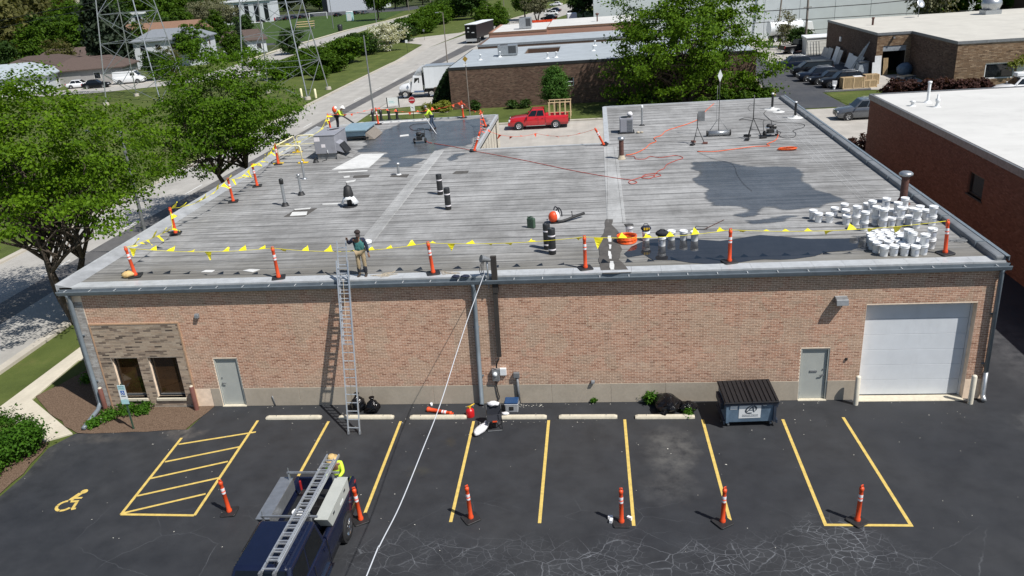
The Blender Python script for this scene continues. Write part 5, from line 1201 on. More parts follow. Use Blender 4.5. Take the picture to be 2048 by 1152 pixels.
for k, (p, s, key) in enumerate((((-397.06, 604.29), 1.3, 'mid'), ((-235.07, 376.13), 1.1, 'dark'), ((-474.55, 773.01), 1.5, 'mid2'), ((-233.46, 408.98), 1.2, 'mid'), ((-234.04, 428.65), 1.35, 'mid'), ((-155.32, 299.96), 1.15, 'mid2'), ((-518.53, 916.97), 1.6, 'dark'), ((-391.74, 746.33), 1.7, 'dark'), ((-984.53, 1446.64), 1.6, 'mid'),
        ((-267.52, 560.86), 1.7, 'dark'), ((-303.52, 688.99), 1.8, 'dark'), ((-108.83, 218.11), .8, 'mid'), ((-171.92, 372.34), 1.0, 'dark'))):
    FT(key, p, s * 1.25, 'leafy_tree', 'green tree in the wooded belt behind the houses', group='trees behind the houses')
for k, (p, s) in enumerate((((-133.38, 283.23), 1.1), ((-132.5, 294.61), 1.15), ((-116.62, 270.44), 1.0))):
    FT('grey', p, s, 'bare_tree', 'grey budding tree in front of distant white apartment block', group='grey budding trees before the white block')
for k, (p, s, key) in enumerate((((-163.43, 401.63), 1.6, 'dark'), ((-164.15, 427.89), 1.7, 'dark'), ((-150.5, 422.28), 1.8, 'mid2'), ((-139.52, 419.34), 1.7, 'dark'), ((-126.29, 404.7), 1.6, 'mid2'), ((-109.3, 377.68), 1.5, 'dark'), ((-122.84, 438.69), 1.6, 'dark'), ((-227.58, 615.02), 2.2, 'dark'), ((-207.54, 627.59), 2.2, 'mid'), ((-251.34, 594.01), 1.9, 'mid'),
        ((-74.26, 354.89), 1.4, 'dark'), ((-71.19, 367.64), 1.5, 'dark'), ((-66.27, 379.15), 1.4, 'dark'), ((-64.76, 411.31), 1.5, 'mid2'), ((-103.6, 538.21), 2.0, 'dark'), ((-75.24, 493.9), 2.0, 'dark'))):
    FT(key, p, s, 'leafy_tree', 'dark green tree in the line beyond the sports field', group='trees beyond the sports field')
FT('mid', (-60.74, 271.57), 1.25, 'leafy_tree', 'bright green tree on lawn right of the tall white building', 1.5)
for k, (p, s, key) in enumerate((((-164.82, 228.23), 1.2, 'mid2'), ((-148.45, 243.11), 1.1, 'mid'), ((-169.43, 286.85), 1.3, 'dark'), ((-113.64, 216.42), 1.0, 'mid'), ((-97.57, 189.93), .9, 'dark'), ((-175.62, 269.95), 1.3, 'mid'), ((-160.5, 233.62), 1.2, 'brown'), ((-180, 236.87), 1.4, 'brown'), ((-91.88, 207.41), .8, 'mid2'), ((-90.62, 222.55), .7, 'dark'), ((-76.48, 166.44), .75, 'mid'), ((-252.13, 500.06), 1.8, 'mid2'), ((-342.99, 580.7), 1.7, 'mid'), ((-320.46, 587.4), 1.8, 'mid2'), ((-222.83, 484.99), 1.7, 'mid'), ((-206, 520.94), 1.8, 'mid'), ((-148.61, 492.72), 2.0, 'mid2'))):
    FT(key, p, s, 'leafy_tree', 'green tree filling gaps among the houses at upper left', group='trees among the houses')
for k, (p, s) in enumerate((((-114.4, 146.34), .8), ((-112.62, 154.28), .9), ((-95.17, 138.24), .7), ((-62.85, 117.78), .55), ((-104.18, 159.8), 1.0), ((-64.24, 125.22), .5), ((-128.44, 184.46), 1.2), ((-87.1, 156.46), .8))): FT(('dark', 'mid2', 'brown')[k % 3], p, s, 'garden_tree', 'garden tree standing close to the houses at upper left', group='garden trees by the houses')
# scrub belt between the far road and the grass
BL = [((-34.16, 112.56), .40, 'bush'), ((-33.97, 120.67), .52, 'bush'), ((-29.1, 113.68), .42, 'bush'), ((-30.71, 128.23), .62, 'bush'), ((-32.7, 127.61), .45, 'bush'), ((-31.48, 142.43), .55, 'bushd'), ((-32.3, 152.76), .5, 'bush'), ((-29.28, 169.12), .55, 'bushd'), ((-31.28, 186.52), .6, 'bush'), ((-31.15, 198.64), .65, 'bush'), ((-31.02, 212.13), .7, 'bush'), ((-30.86, 227.26), .75, 'bush'), ((-30.68, 244.32), .8, 'bush'), ((-30.13, 258.23), .8, 'bushd'), ((-32.52, 288.38), .9, 'bush'), ((-37.17, 293.31), .8, 'bush'), ((-36.86, 264.69), .7, 'bush'), ((-32.44, 314.6), 1.0, 'bush'), ((-34.41, 180.24), .5, 'bush'), ((-27.97, 193.15), .5, 'bush'), ((-36.22, 108.37), .4, 'bush'), ((-28.1, 105.1), .28, 'bush')]
for p, s, key in BL: far(key, 'scrub_bush', 'green bush in the scrub belt beside the far road', p[0], p[1], s * 1.35, s * 1.05, 'scrub bushes beside the far road', cat='shrub')
far('bushd', 'dark_bush', 'dark round bush seen through the legs of second pylon', *(-51.09, 154.92), .55, .75, cat='shrub')
far('bloom', 'blossoming_bush', 'big white flowering bush at the end of the scrub belt', *(-27.12, 147.78), .80, .74, cat='shrub')
far('dark', 'leafy_tree', 'big dark green tree beyond the black trailer', *(-21.94, 240.91), 1.15, cat='tree')
far('mid', 'leafy_tree', 'light green tree behind black trailer and salmon building', *(-10.15, 180.19), .70, cat='tree')
far('mid2', 'leafy_tree', 'leafy tree right of the black trailer near white roof', *(-6.75, 183.58), .62, cat='tree')
far('mid', 'leafy_tree', 'leafy tree above the parked cars left of the warehouse', *(-3.29, 219.49), 1.0, cat='tree')
far('grey', 'leafy_tree', 'sparse tree beside the orange skip behind white roof', *(0.9, 211.7), .8, cat='tree')
far('dark', 'leafy_tree', 'dark leaning tree against the left end of warehouse', *(13.74, 204.05), 1.05, 1.3, cat='tree')
for k, (p, s) in enumerate((((-45.37, 434.64), 1.6), ((-35.4, 444.5), 1.7), ((-17.39, 428.2), 1.8), ((0.61, 327.4), 1.5), ((6.05, 356.57), 1.6))):
    far(('mid', 'mid2', 'dark')[k % 3], 'leafy_tree', 'distant green tree at top edge left of the warehouse', p[0], p[1], s, s, 'distant trees left of the warehouse')
for k, x in enumerate((68, 71.5, 75, 78, 82, 86, 91)):
    far(('birch', 'mid2', 'birch', 'mid2', 'mid', 'mid2', 'birch')[k], 'slender_tree', 'slender leafy tree between workshop roof and pale warehouse', x, 107 + (k % 3) * 4, 1.0, 1.25, 'slender trees before the warehouse')
far('birch', 'slender_tree', 'thin sapling by the utility pole in front of warehouse', 47.6, 112, .6, cat='tree')
far('bushd', 'dark_bush', 'dark green bush left of utility pole by the warehouse yard', 49.0, 108.5, .42, cat='shrub')
# ---------------------------------------------------------------- vehicles (each drawn with its nose towards +x)
def ring(x, w, z0, z1, tuck=.06, crown=.02):
    zm = z0 + (z1 - z0) * .55
    return [(x, -w + tuck, z0), (x, -w, z0 + .12), (x, -w, zm), (x, -w + .04, z1 - .03), (x, -w + .13, z1), (x, 0, z1 + crown),
            (x, w - .13, z1), (x, w - .04, z1 - .03), (x, w, zm), (x, w, z0 + .12), (x, w - tuck, z0)]
def pane_on(q, u0, u1, v0, v1, out=.008, th=.012):
    a, b, c, d = [Vector(p) for p in q]     # bottom-left, bottom-right, top-right, top-left seen from outside
    f = lambda u, v: a.lerp(b, u).lerp(d.lerp(c, u), v)
    n = (b - a).cross(d - a).normalized()
    p = [f(u0, v0), f(u1, v0), f(u1, v1), f(u0, v1)]
    return MB().hexa([x - n * th for x in p] + [x + n * out for x in p])
def wheels(t, xs, tr, r, w=.24, rim='alum', dual=False):
    for x in xs:
        for s in (-1, 1):
            mb = MB().lathe([(r * .62, -w / 2), (r * .94, -w / 2), (r, -w * .3), (r, w * .3), (r * .94, w / 2), (r * .62, w / 2)], 20, cap=False)
            ty = mb.build('wheel', mt['tyre'], t, loc=(x, s * tr, r), rot=(R(90), 0, 0))
            zs = w / 2 * (1 if s < 0 else -1)
            m2 = MB().lathe([(r * .63, zs * .98), (r * .56, zs * .8), (r * .2, zs * .75), (r * .14, zs * .9), (.001, zs * .9)], 16, cap=False)
            for k in range(5):
                a = k * 1.2566
                m2.beam((r * .15 * math.cos(a), r * .15 * math.sin(a), zs * .88), (r * .60 * math.cos(a), r * .60 * math.sin(a), zs * .92), r * .16, .02)
            m2.build('rim', mt[rim], ty)
def cabin(t, xf, xr, tf, trr, wb, wtop, zb, zt, paint, doors=2, rearglass=True):
    P = [(xr, -wb, zb), (xf, -wb, zb), (xf, wb, zb), (xr, wb, zb), (trr, -wtop, zt), (tf, -wtop, zt), (tf, wtop, zt), (trr, wtop, zt)]
    c = MB().hexa(P).build('cabin', mt[paint], t, bevel=.07, segs=3)
    n = doors
    for s in (0, 1) if n else ():
        q = (P[0], P[1], P[5], P[4]) if s == 0 else (P[2], P[3], P[7], P[6])
        for k in range(n):
            u0, u1 = .06 + k * .90 / n, .06 + (k + 1) * .90 / n - .035
            pane_on(q, u0, u1, .10, .84).build('side_window', mt['carglass'], t)
    pane_on((P[1], P[2], P[6], P[5]), .07, .93, .08, .90).build('windscreen', mt['carglass'], t)
    if rearglass: pane_on((P[3], P[0], P[4], P[7]), .10, .90, .18, .86).build('rear_window', mt['carglass'], t)
    return c
def car(name, label, cat, loc, rz, paint, L=4.7, W=1.88, H=1.68, kind='suv', group=None, rim='alum', rails=True):
    t = thing(name, label, cat, loc, rz, group)
    h = W / 2; bz = H * .62
    if kind == 'suv': S_ = [(L / 2, h * .80, .42, .70), (L / 2 - .10, h * .90, .28, .86), (L / 2 - .5, h * .98, .22, .99), (L * .20, h, .22, bz + .02), (-L * .30, h, .22, bz + .06), (-L / 2 + .2, h * .97, .26, bz + .08), (-L / 2, h * .90, .42, bz - .06)]
    elif kind in ('van', 'panel'): S_ = [(L / 2, h * .82, .42, .75), (L / 2 - .1, h * .92, .28, .95), (L / 2 - .45, h * .98, .24, 1.1), (L * .28, h, .24, bz + .05), (-L * .3, h, .24, bz + .05), (-L / 2, h * .97, .3, bz + .03)]
    else: S_ = [(L / 2, h * .78, .40, .62), (L / 2 - .12, h * .90, .24, .74), (L / 2 - .6, h * .98, .2, .84), (L * .18, h, .2, bz), (-L * .28, h, .2, bz + .03), (-L / 2 + .25, h * .96, .24, bz + .02), (-L / 2, h * .86, .38, bz - .1)]
    MB().loft([ring(*q) for q in S_]).build('body', mt[paint], t, bevel=.015, segs=1)
    if kind == 'suv': cabin(t, L * .20, -L / 2 + .12, L * .06, -L / 2 + .55, h - .07, h - .22, bz - .02, H, paint, 3)
    elif kind == 'van': cabin(t, L * .34, -L / 2 + .05, L * .16, -L / 2 + .12, h - .05, h - .16, bz - .02, H, paint, 1)
    elif kind == 'panel':
        cabin(t, L * .36, -L / 2 + .04, L * .20, -L / 2 + .08, h - .04, h - .12, bz - .02, H, paint, 0, False)
        for s in (-1, 1): MB().cbox((L * .17, s * (h - .055), bz + .28), .75, .08, .45).build('side_window', mt['carglass'], t)
    else: cabin(t, L * .19, -L / 2 + .65, L * .02, -L / 2 + 1.2, h - .08, h - .26, bz - .03, H, paint, 2)
    r = .36 if kind != 'sedan' else .32
    for x in (L * .30, -L * .29):
        for s in (-1, 1): MB().cyl((x, s * (h - .2), r), (x, s * (h + .006), r), r * 1.22, n=20).build('wheel_arch', mt['black'], t)
    wheels(t, (L * .30, -L * .29), h - .10, r, .23, rim)
    for s in (-1, 1):
        MB().cbox((L / 2 - .14, s * h * .68, .78 if kind != 'sedan' else .66), .22, .32, .14).build('headlight', mt['lampw'], t, bevel=.03)
        MB().cbox((-L / 2 + .10, s * h * .80, bz - .10), .18, .22, .24).build('tail_light', mt['lampr'], t, bevel=.03)
        MB().cbox((L * .17, s * (h + .09), bz + .06), .12, .16, .12).build('door_mirror', mt[paint], t, bevel=.03)
        if rails and kind == 'suv': MB().tube([(L * .0, s * (h - .30), H + .01), (-L * .05, s * (h - .28), H + .06), (-L * .30, s * (h - .28), H + .06), (-L * .36, s * (h - .3), H + .0)], .018, 5).build('roof_rail', mt['alum'], t)
    MB().box(L / 2 - .12, -h * .5, .45, L / 2 + .012, h * .5, .68).build('grille', mt['blackm'], t, bevel=.02)
    return t
A = [('suv_black', 'carblack'), ]
PI = math.pi
car('suv', 'black sport utility car nearest the crates in the rear car park', 'car', (44.9, 69.6, 0), PI, 'carblack')
car('sedan', 'dark sedan half hidden second in the row of parked cars', 'car', (44.2, 72.4, 0), PI, 'carblack', 4.6, 1.8, 1.45, 'sedan')
car('suv', 'dark blue glossy car third in the row of parked cars', 'car', (43.6, 75.2, 0), PI, 'carblue', 4.6, 1.85, 1.55)
car('minivan', 'black minivan fourth in the row of parked cars', 'car', (44.0, 79.4, 0), PI, 'carblack', 4.9, 1.95, 1.75, 'van')
car('suv', 'slate blue car at far end of the parked row facing left', 'car', (43.2, 86.3, 0), PI + .1, 'carblue', 4.7, 1.86, 1.62)
car('suv', 'silver sport utility car peeking out behind the red brown building', 'car', (41.6, 51.0, 0), PI, 'carsilver', 4.8, 1.92, 1.8)
t = car('suv', 'white sport utility car with roof box beyond the white neighbour roof', 'car', (58.8, 58.6, 0), PI, 'carwhite', 4.8, 1.9, 1.8); MB().cbox((.0, 0, 2.05), 1.3, .9, .36).build('roof_box', mt['white'], t, bevel=.06)
car('minivan', 'white minivan parked on the house drive behind the first pylon', 'van', (-67.2, 115.4, 0), R(10), 'carwhite', 5.4, 2.0, 2.15, 'panel')
car('sedan', 'black sedan parked beside the white minivan by the houses', 'car', (-71.2, 111.2, 0), R(12), 'carblack', 4.7, 1.8, 1.45, 'sedan')
car('sedan', 'white sedan behind the black sedan by the brown roofed garage', 'car', (-75.3, 112.8, 0), R(12), 'carwhite', 4.7, 1.8, 1.45, 'sedan')
base = car('sedan', 'dark car parked in distant row beyond the sports field', 'car', (-118, 336, 0), R(80), 'carblack', 4.7, 1.85, 1.5, 'sedan', 'cars parked beyond the sports field')
for k, (u, v, p) in enumerate(((545, 42, 'carwhite'), (557, 41, 'carred'), (572, 39, 'carsilver'), (585, 38, 'carblack'), (598, 37, 'carblue'), (612, 36, 'carblack'), (626, 34, 'carblue'), (676, 31, 'carblack'), (712, 27, 'carblack'), (728, 26, 'carsilver'))):
    pt = {545: (-120.42, 316.76), 557: (-118.12, 317.63), 572: (-115.47, 318.2), 585: (-112.15, 318.17), 598: (-111.13, 323.26), 612: (-107.45, 322.92), 626: (-105.36, 327.2), 676: (-90.41, 319.15), 712: (-84.64, 326.33), 728: (-80.41, 325.36)}[u]
    dup(base, (pt[0], pt[1], 0), R(75), {'carwhite': 'white car in the distant parked row beyond the sports field', 'carred': 'dark red car in the distant parked row beyond the sports field', 'carsilver': 'silver car in distant row beyond the sports field', 'carblack': 'dark car parked in distant row beyond the sports field', 'carblue': 'blue car in the distant parked row beyond the sports field'}[p], 'cars parked beyond the sports field', mats={'black_car_paint': mt[p]})
pt = (-119.6, 307.56); base.location = (pt[0], pt[1], 0)
for k, (p, c, l) in enumerate((((4.12, 212.78), 'carblack', 'black car nearest in the car park left of the warehouse'), ((4.02, 232.3), 'carwhite', 'white car second in car park left of the warehouse'), ((3.94, 247.12), 'carblue', 'blue car third in car park left of the warehouse'), ((2.83, 286.78), 'carwhite', 'white car furthest back in car park left of the warehouse'), ((10.96, 237.26), 'carblack', 'black car under the tree at left end of the warehouse'))):
    dup(base, (p[0], p[1], 0), R(170), l, 'cars left of the warehouse', mats={'black_car_paint': mt[c]})
# --- pickups
def pickup(name, label, loc, rz, paint, L=5.8, W=2.0, H=1.93, cab0=.55, cabr=-.75, bedz=.85, railz=1.28, rim='alum', doors=2):
    t = thing(name, label, 'pickup truck', loc, rz)
    h = W / 2; f = L / 2
    MB().loft([ring(f, h * .86, .45, .95), ring(f - .12, h * .95, .38, 1.10), ring(f - .6, h * .99, .36, 1.20), ring(cab0 + .35, h, .36, 1.27), ring(cabr, h, .36, 1.27)]).build('body', mt[paint], t, bevel=.015, segs=1)
    MB().box(-f + .02, -h + .02, .42, cabr - .03, h - .02, bedz).build('bed_floor', mt['blackm'], t)
    for s in (-1, 1):
        MB().loft([[(x, s * (h - .0), .40), (x, s * (h + .01), .7), (x, s * h, 1.0), (x, s * (h - .03), railz), (x, s * (h - .14), railz), (x, s * (h - .16), bedz), (x, s * (h - .16), .40)] for x in (-f + .02, -f + .4, cabr - .9, cabr - .02)]).build('bed_side', mt[paint], t)
    MB().box(-f, -h + .06, .62, -f + .08, h - .06, railz - .02).build('tailgate', mt[paint], t, bevel=.02)
    MB().box(-f - .14, -h + .05, .45, -f, h - .05, .64).build('rear_bumper', mt['chrome'], t, bevel=.03)
    MB().box(f - .05, -h + .04, .45, f + .12, h - .04, .70).build('front_bumper', mt[paint], t, bevel=.04)
    MB().box(f - .04, -h * .55, .74, f + .03, h * .55, 1.02).build('grille', mt['blackm'], t, bevel=.02)
    MB().box(cabr - .02, -h + .16, bedz, cabr + .0, h - .16, 1.26).build('bulkhead', mt[paint], t)
    cabin(t, cab0 + .45, cabr, cab0 - .15, cabr + .14, h - .05, h - .20, 1.24, H, paint, doors)
    for s in (-1, 1):
        for xs in (cab0 + .38, (cab0 + cabr) / 2, cabr + .03): MB().box(xs - .008, s * (h + .003) - .006, .50, xs + .008, s * (h + .003) + .006, 1.22).build('door_seam', mt['black'], t)
    for x in (f - .98, -f + 1.25):
        for s in (-1, 1): MB().cyl((x, s * (h - .25), .40), (x, s * (h + .016), .40), .47, n=20).build('wheel_arch', mt['black'], t)
    wheels(t, (f - .98, -f + 1.25), h - .09, .40, .27, rim)
    for s in (-1, 1):
        MB().cbox((f - .10, s * h * .78, .92), .26, .30, .24).build('headlight', mt['lampw'], t, bevel=.04)
        MB().cbox((-f + .06, s * (h - .10), 1.0), .16, .18, .36).build('tail_light', mt['lampr'], t, bevel=.02)
        MB().cbox((cab0 + .3, s * (h + .13), 1.38), .14, .22, .22).build('door_mirror', mt[paint], t, bevel=.04)
        MB().beam((cab0 + .5, s * (h + .03), .40), (cabr, s * (h + .03), .40), .12, .05).build('running_board', mt['chrome'], t)
        for dx in ((cab0 - .55, cabr + .25) if doors > 1 else (cab0 - .5,)): MB().cbox((dx, s * (h + .012), 1.12), .16, .03, .035).build('door_handle', mt[paint], t)
    return t
rp = pickup('pickup_truck', 'bright red pickup with timber rack parked behind the roof', (11.45, 54.2, 0), PI + .02, 'carred', 5.9, 2.03, 1.94, cab0=.75, cabr=-.70)
fr = thing('timber_rack', 'pale timber frame standing upright in red pickup bed', 'timber rack', (13.6, 54.2, .86))
for s in (-.82, .82):
    for k in range(5): MB().box(-1.05 + k * .53 - .03, s - .02, 0, -1.05 + k * .53 + .03, s + .02, 1.62).build('upright', mt['wood'], fr)
    MB().box(-1.12, s - .025, 1.62, 1.14, s + .025, 1.70).build('top_rail', mt['wood'], fr)
    MB().box(-1.12, s - .021, .40, 1.14, s + .021, .46).build('mid_rail', mt['wood'], fr) if s > 0 else None
bp = dup(rp, (51.2 - 3.2, 103.5, 0), .3, 'black pickup parked by the warehouse yard beside large tree', mats={'red_car_paint': mt['carblack']})
# --- navy work truck in the foreground, nose towards the camera (-y)
wt = pickup('pickup_truck', 'dark navy work pickup with side toolboxes cut off at bottom edge', (8.82, -9.66, 0), -PI / 2, 'navy', 6.45, 1.90, 1.97, cab0=1.66, cabr=-.43, bedz=.86, railz=1.30, rim='chrome')
def wtp(name, mb, m, bevel=0): return mb.build(name, mt[m], None, bevel=bevel)
for (x0, x1, m, lab) in ((7.76, 8.14, 'galv', 'galvanised toolbox along the passenger side of the navy truck bed'), (9.44, 9.80, 'doorp', 'grey green toolbox along the driver side of the navy truck bed')):
    t = thing('truck_toolbox', lab, 'toolbox', ((x0 + x1) / 2, -8.08, 1.30)); w_ = (x1 - x0) / 2
    sgn = -1 if x0 < 8 else 1
    MB().hexa([(-w_, -.70, 0), (w_, -.70, 0), (w_, .94, 0), (-w_, .94, 0), (-w_, -.97, .42), (w_, -.97, .42), (w_, .94, .42), (-w_, .94, .42)]).build('box', mt[m], t, bevel=.012)
    MB().box(-w_ - .01, -.985, .424, w_ + .01, .955, .452).build('lid', mt[m], t, bevel=.008)
    for yy in (-.5, .5): MB().box(sgn * (w_ + .002) - .012, yy - .07, .26, sgn * (w_ + .002) + .012, yy + .07, .34).build('latch', mt['chrome'], t)
    if sgn > 0: MB().box(w_ + .002, .05, .10, w_ + .006, .33, .17).build('sticker', mt['signw'], t)
rk = thing('ladder_rack', 'galvanised ladder rack bars across the navy truck bed', 'ladder rack', (8.87, -8.26, 1.30))
for yy in (1.0, -1.0):
    MB().beam((-.83, yy, .70), (.76, yy, .70), .05, .05).build('crossbar', mt['galv'], rk)
    for xx in (-.78, .55): MB().beam((xx, yy, .0), (xx, yy, .70), .05, .05).beam((xx, yy, .72), (xx, yy, .86), .02, .02).build('post', mt['galv'], rk)
def ladder(name, label, p0, p1, width, side=(1, 0, 0), rung=.305, rail=(.035, .085), m='alum', fly=None, group=None):
    p0, p1 = Vector(p0), Vector(p1); t = thing(name, label, 'ladder', p0, 0, group); d = (p1 - p0); L = d.length; d = d / L; s = Vector(side).normalized(); up = s.cross(d)
    for q in (-1, 1): MB().beam(s * (q * width / 2), s * (q * width / 2) + d * L, rail[0], rail[1], up=up).build('rail', mt[m], t)
    n = int(L / rung)
    for k in range(n):
        c = d * (.18 + k * rung); MB().beam(c - s * (width / 2 - .01), c + s * (width / 2 - .01), .032, .04, up=up).build('rung', mt[m], t)
    for q in (-1, 1): MB().beam(s * (q * width / 2) - d * .06, s * (q * width / 2) + d * .05, .06, .12, up=up).build('foot', mt['steel'], t)
    return t, d, s, up
lt, d, s_, up = ladder('roof_ladder', 'long aluminium extension ladder lying along the navy truck roof rack', (9.16, -11.58, 2.12), (9.245, -6.55, 2.12), .36)
for q in (-1, 1): MB().beam(s_ * (q * .14) + d * .35 + up * .075, s_ * (q * .14) + d * 4.7 + up * .075, .03, .07, up=up).build('fly_rail', mt['alum'], lt)
for k in range(14): c = d * (.5 + k * .305) + up * .075; MB().beam(c - s_ * .13, c + s_ * .13, .03, .035, up=up).build('fly_rung', mt['alum'], lt)
# loose things in the bed
MB_BUCKET = None
def scrap(name, label, cat, mb, m, loc, rot=(0, 0, 0)):
    o_ = mb.build(name, mt[m], None, loc=loc, rot=rot); tag(o_, label, cat); return o_
scrap('cardboard_box', 'small torn tan cardboard box lying in the navy truck bed', 'box', MB().cbox((0, 0, .10), .22, .34, .18), 'plywood', (8.42, -8.55, .865), (0, 0, .3))
scrap('black_tote', 'black open tote crate in the middle of navy truck bed', 'crate', MB().box(-.25, -.2, 0, .25, .2, .03).box(-.25, -.2, .03, -.22, .2, .3).box(.22, -.2, .03, .25, .2, .3).box(-.22, -.2, .03, .22, -.17, .3).box(-.22, .17, .03, .22, .2, .3), 'black', (9.05, -7.55, .865))
scrap('tool_bag', 'dark tool bag with yellow flash beside driver side toolbox', 'bag', MB().ball((0, 0, .14), .16, .28, .14, 10, 6, .06), 'navycl', (9.28, -8.3, .865))
# --- white tractor and trailer by the brown building, nose to the left (-x)
TT = thing('semi_truck', 'white semi truck tractor with tall roof fairing pulling into driveway', 'truck', (-4.9, 79.4, 0), PI)
MB().box(-2.6, -.45, .62, 3.4, .45, .95).build('chassis', mt['blackm'], TT)
MB().loft([[(3.55, -y, z) for y, z in ((.75, .75), (.85, 1.1), (.7, 1.5), (-.7, 1.5), (-.85, 1.1), (-.75, .75))], [(3.1, -y, z) for y, z in ((1.0, .75), (1.1, 1.15), (.85, 1.75), (-.85, 1.75), (-1.1, 1.15), (-1.0, .75))], [(2.0, -y, z) for y, z in ((1.05, .8), (1.15, 1.2), (1.0, 1.95), (-1.0, 1.95), (-1.15, 1.2), (-1.05, .8))]]).build('hood', mt['carwhite'], TT)
MB().hexa([(.35, -1.15, .75), (2.0, -1.15, .75), (2.0, 1.15, .75), (.35, 1.15, .75), (.35, -1.1, 2.85), (1.55, -1.0, 2.85), (1.55, 1.0, 2.85), (.35, 1.1, 2.85)]).build('cab', mt['carwhite'], TT, bevel=.06)
q = ((2.0, -1.15, .75), (2.0, 1.15, .75), (1.55, 1.0, 2.85), (1.55, -1.0, 2.85)); pane_on(q, .07, .93, .60, .93).build('windscreen', mt['carglass'], TT)
for s in (-1, 1):
    q = ((.35, s * 1.15, .75), (2.0, s * 1.15, .75), (1.55, s * 1.0, 2.85), (.35, s * 1.1, 2.85)); q = q if s < 0 else (q[1], q[0], q[3], q[2])
    dr = pane_on(q, .12, .78, .12, .92, .012).build('door', mt['carwhite'], TT)
    pane_on(q, .22, .72, .56, .86, .02).build('side_window', mt['carglass'], dr)
    MB().cbox((1.95, s * 1.35, 2.1), .12, .18, .5).build('door_mirror', mt['carwhite'], TT, bevel=.03)
    MB().cyl((.15, s * .95, 1.0), (.15, s * .95, 3.9), .09, n=10).build('exhaust_stack', mt['chrome'], TT); MB().cyl((.15, s * .95, 1.6), (.15, s * .95, 3.2), .13, n=10).build('heat_shield', mt['blackm'], TT)
    MB().cyl((.2, s * .95, .72), (1.5, s * .95, .72), .30, n=14).build('fuel_tank', mt['chrome'], TT)
    MB().box(1.95, s * 1.22 - .08, .5, 3.3, s * 1.22 + .02, .95).build('fender', mt['carwhite'], TT, bevel=.04) if False else None
    MB().cbox((3.36, s * .82, 1.2), .3, .22, .25).build('headlight', mt['lampw'], TT, bevel=.05)
MB().loft([[(1.35, y, z) for y, z in ((-.9, 2.86), (-.8, 2.95), (.8, 2.95), (.9, 2.86))], [(.9, y, z) for y, z in ((-1.05, 2.86), (-.95, 3.6), (.95, 3.6), (1.05, 2.86))], [(.36, y, z) for y, z in ((-1.1, 2.86), (-1.05, 4.0), (1.05, 4.0), (1.1, 2.86))]]).build('roof_fairing', mt['carwhite'], TT)
MB().box(3.2, -1.1, .4, 3.68, 1.1, .78).build('bumper', mt['blackm'], TT, bevel=.06)
wheels(TT, (2.75, -.75, -2.05), .98, .50, .32, 'chrome')
TR = thing('box_trailer', 'plain white box trailer behind the white semi truck', 'trailer', (-2.6, 79.4, 1.1))
MB().box(-2.3, -1.3, .12, 2.45, 1.3, 2.85).build('box', mt['trailer'], TR, bevel=.02)
for zz in (.08, 2.80): MB().box(-2.33, -1.325, zz, 2.45, 1.325, zz + .09).build('rail', mt['alum'], TR)
for k in range(6): MB().box(-1.6 + k * .75, -1.312, .18, -1.585 + k * .75, -1.301, 2.78).build('panel_joint', mt['white'], TR)
MB().box(-2.2, -.5, -.12, 2.3, .5, .075).build('frame', mt['blackm'], TR)
bt = thing('box_trailer', 'black box trailer seen from behind on the road', 'trailer', (-9.6, 153, 0), R(-10))
MB().box(-1.3, 0, 1.05, 1.3, 13, 3.95).build('box', mt['blackm'], bt); MB().box(-1.32, -.03, 3.9, 1.32, 13, 4.02).build('roof', mt['trailer'], bt)
for s in (-1, 1): MB().box(s * .65 - .6, -.05, 1.15, s * .65 + .6, -.003, 3.8).build('rear_door', mt['carblack'], bt)
MB().box(-1.25, -.08, .45, 1.25, 0, 1.0).build('rear_bumper', mt['alum'], bt); MB().box(-.7, -.062, 3.1, -.3, -.052, 3.4).box(.2, -.062, 2.2, .8, -.052, 2.35).box(-.75, -.062, 2.4, -.35, -.052, 2.5).build('white_print', mt['white'], bt)
for yy in (.9, 2.2, 11):
    for s in (-1, 1): MB().cyl((s * 1.25, yy, .5), (s * .75, yy, .5), .5, n=16).build('wheel', mt['tyre'], bt)
bx = thing('box_truck', 'white box truck parked left of the warehouse', 'truck', (*(11.41, 183.35), 0), R(95)); MB().box(-2.5, -1.15, .8, 1.5, 1.15, 3.2).build('box', mt['trailer'], bx, bevel=.03); MB().hexa([(1.52, -1.05, .5), (3.2, -1.05, .5), (3.2, 1.05, .5), (1.52, 1.05, .5), (1.52, -1, 2.3), (2.5, -.95, 2.3), (2.5, .95, 2.3), (1.52, 1, 2.3)]).build('cab', mt['carwhite'], bx, bevel=.06); wheels(bx, (-1.6, 2.4), .95, .42, .3)
sk = thing('skip_container', 'orange open waste container behind the white roof', 'container', (*(4.98, 177.69), 0), .1)
MB().box(-3, -1.2, .2, 3, 1.2, .3).box(-3, -1.2, .3, 3, -1.1, 2.3).box(-3, 1.1, .3, 3, 1.2, 2.3).box(-3, -1.1, .3, -2.9, 1.1, 2.3).box(2.9, -1.1, .3, 3, 1.1, 2.3).build('tub', mt['orange'], sk)
for k in range(6): MB().box(-2.7 + k * 1.05, -1.28, .3, -2.6 + k * 1.05, -1.203, 2.3).build('rib', mt['orange'], sk)
# ---------------------------------------------------------------- things on the roof
ZR = H + .012
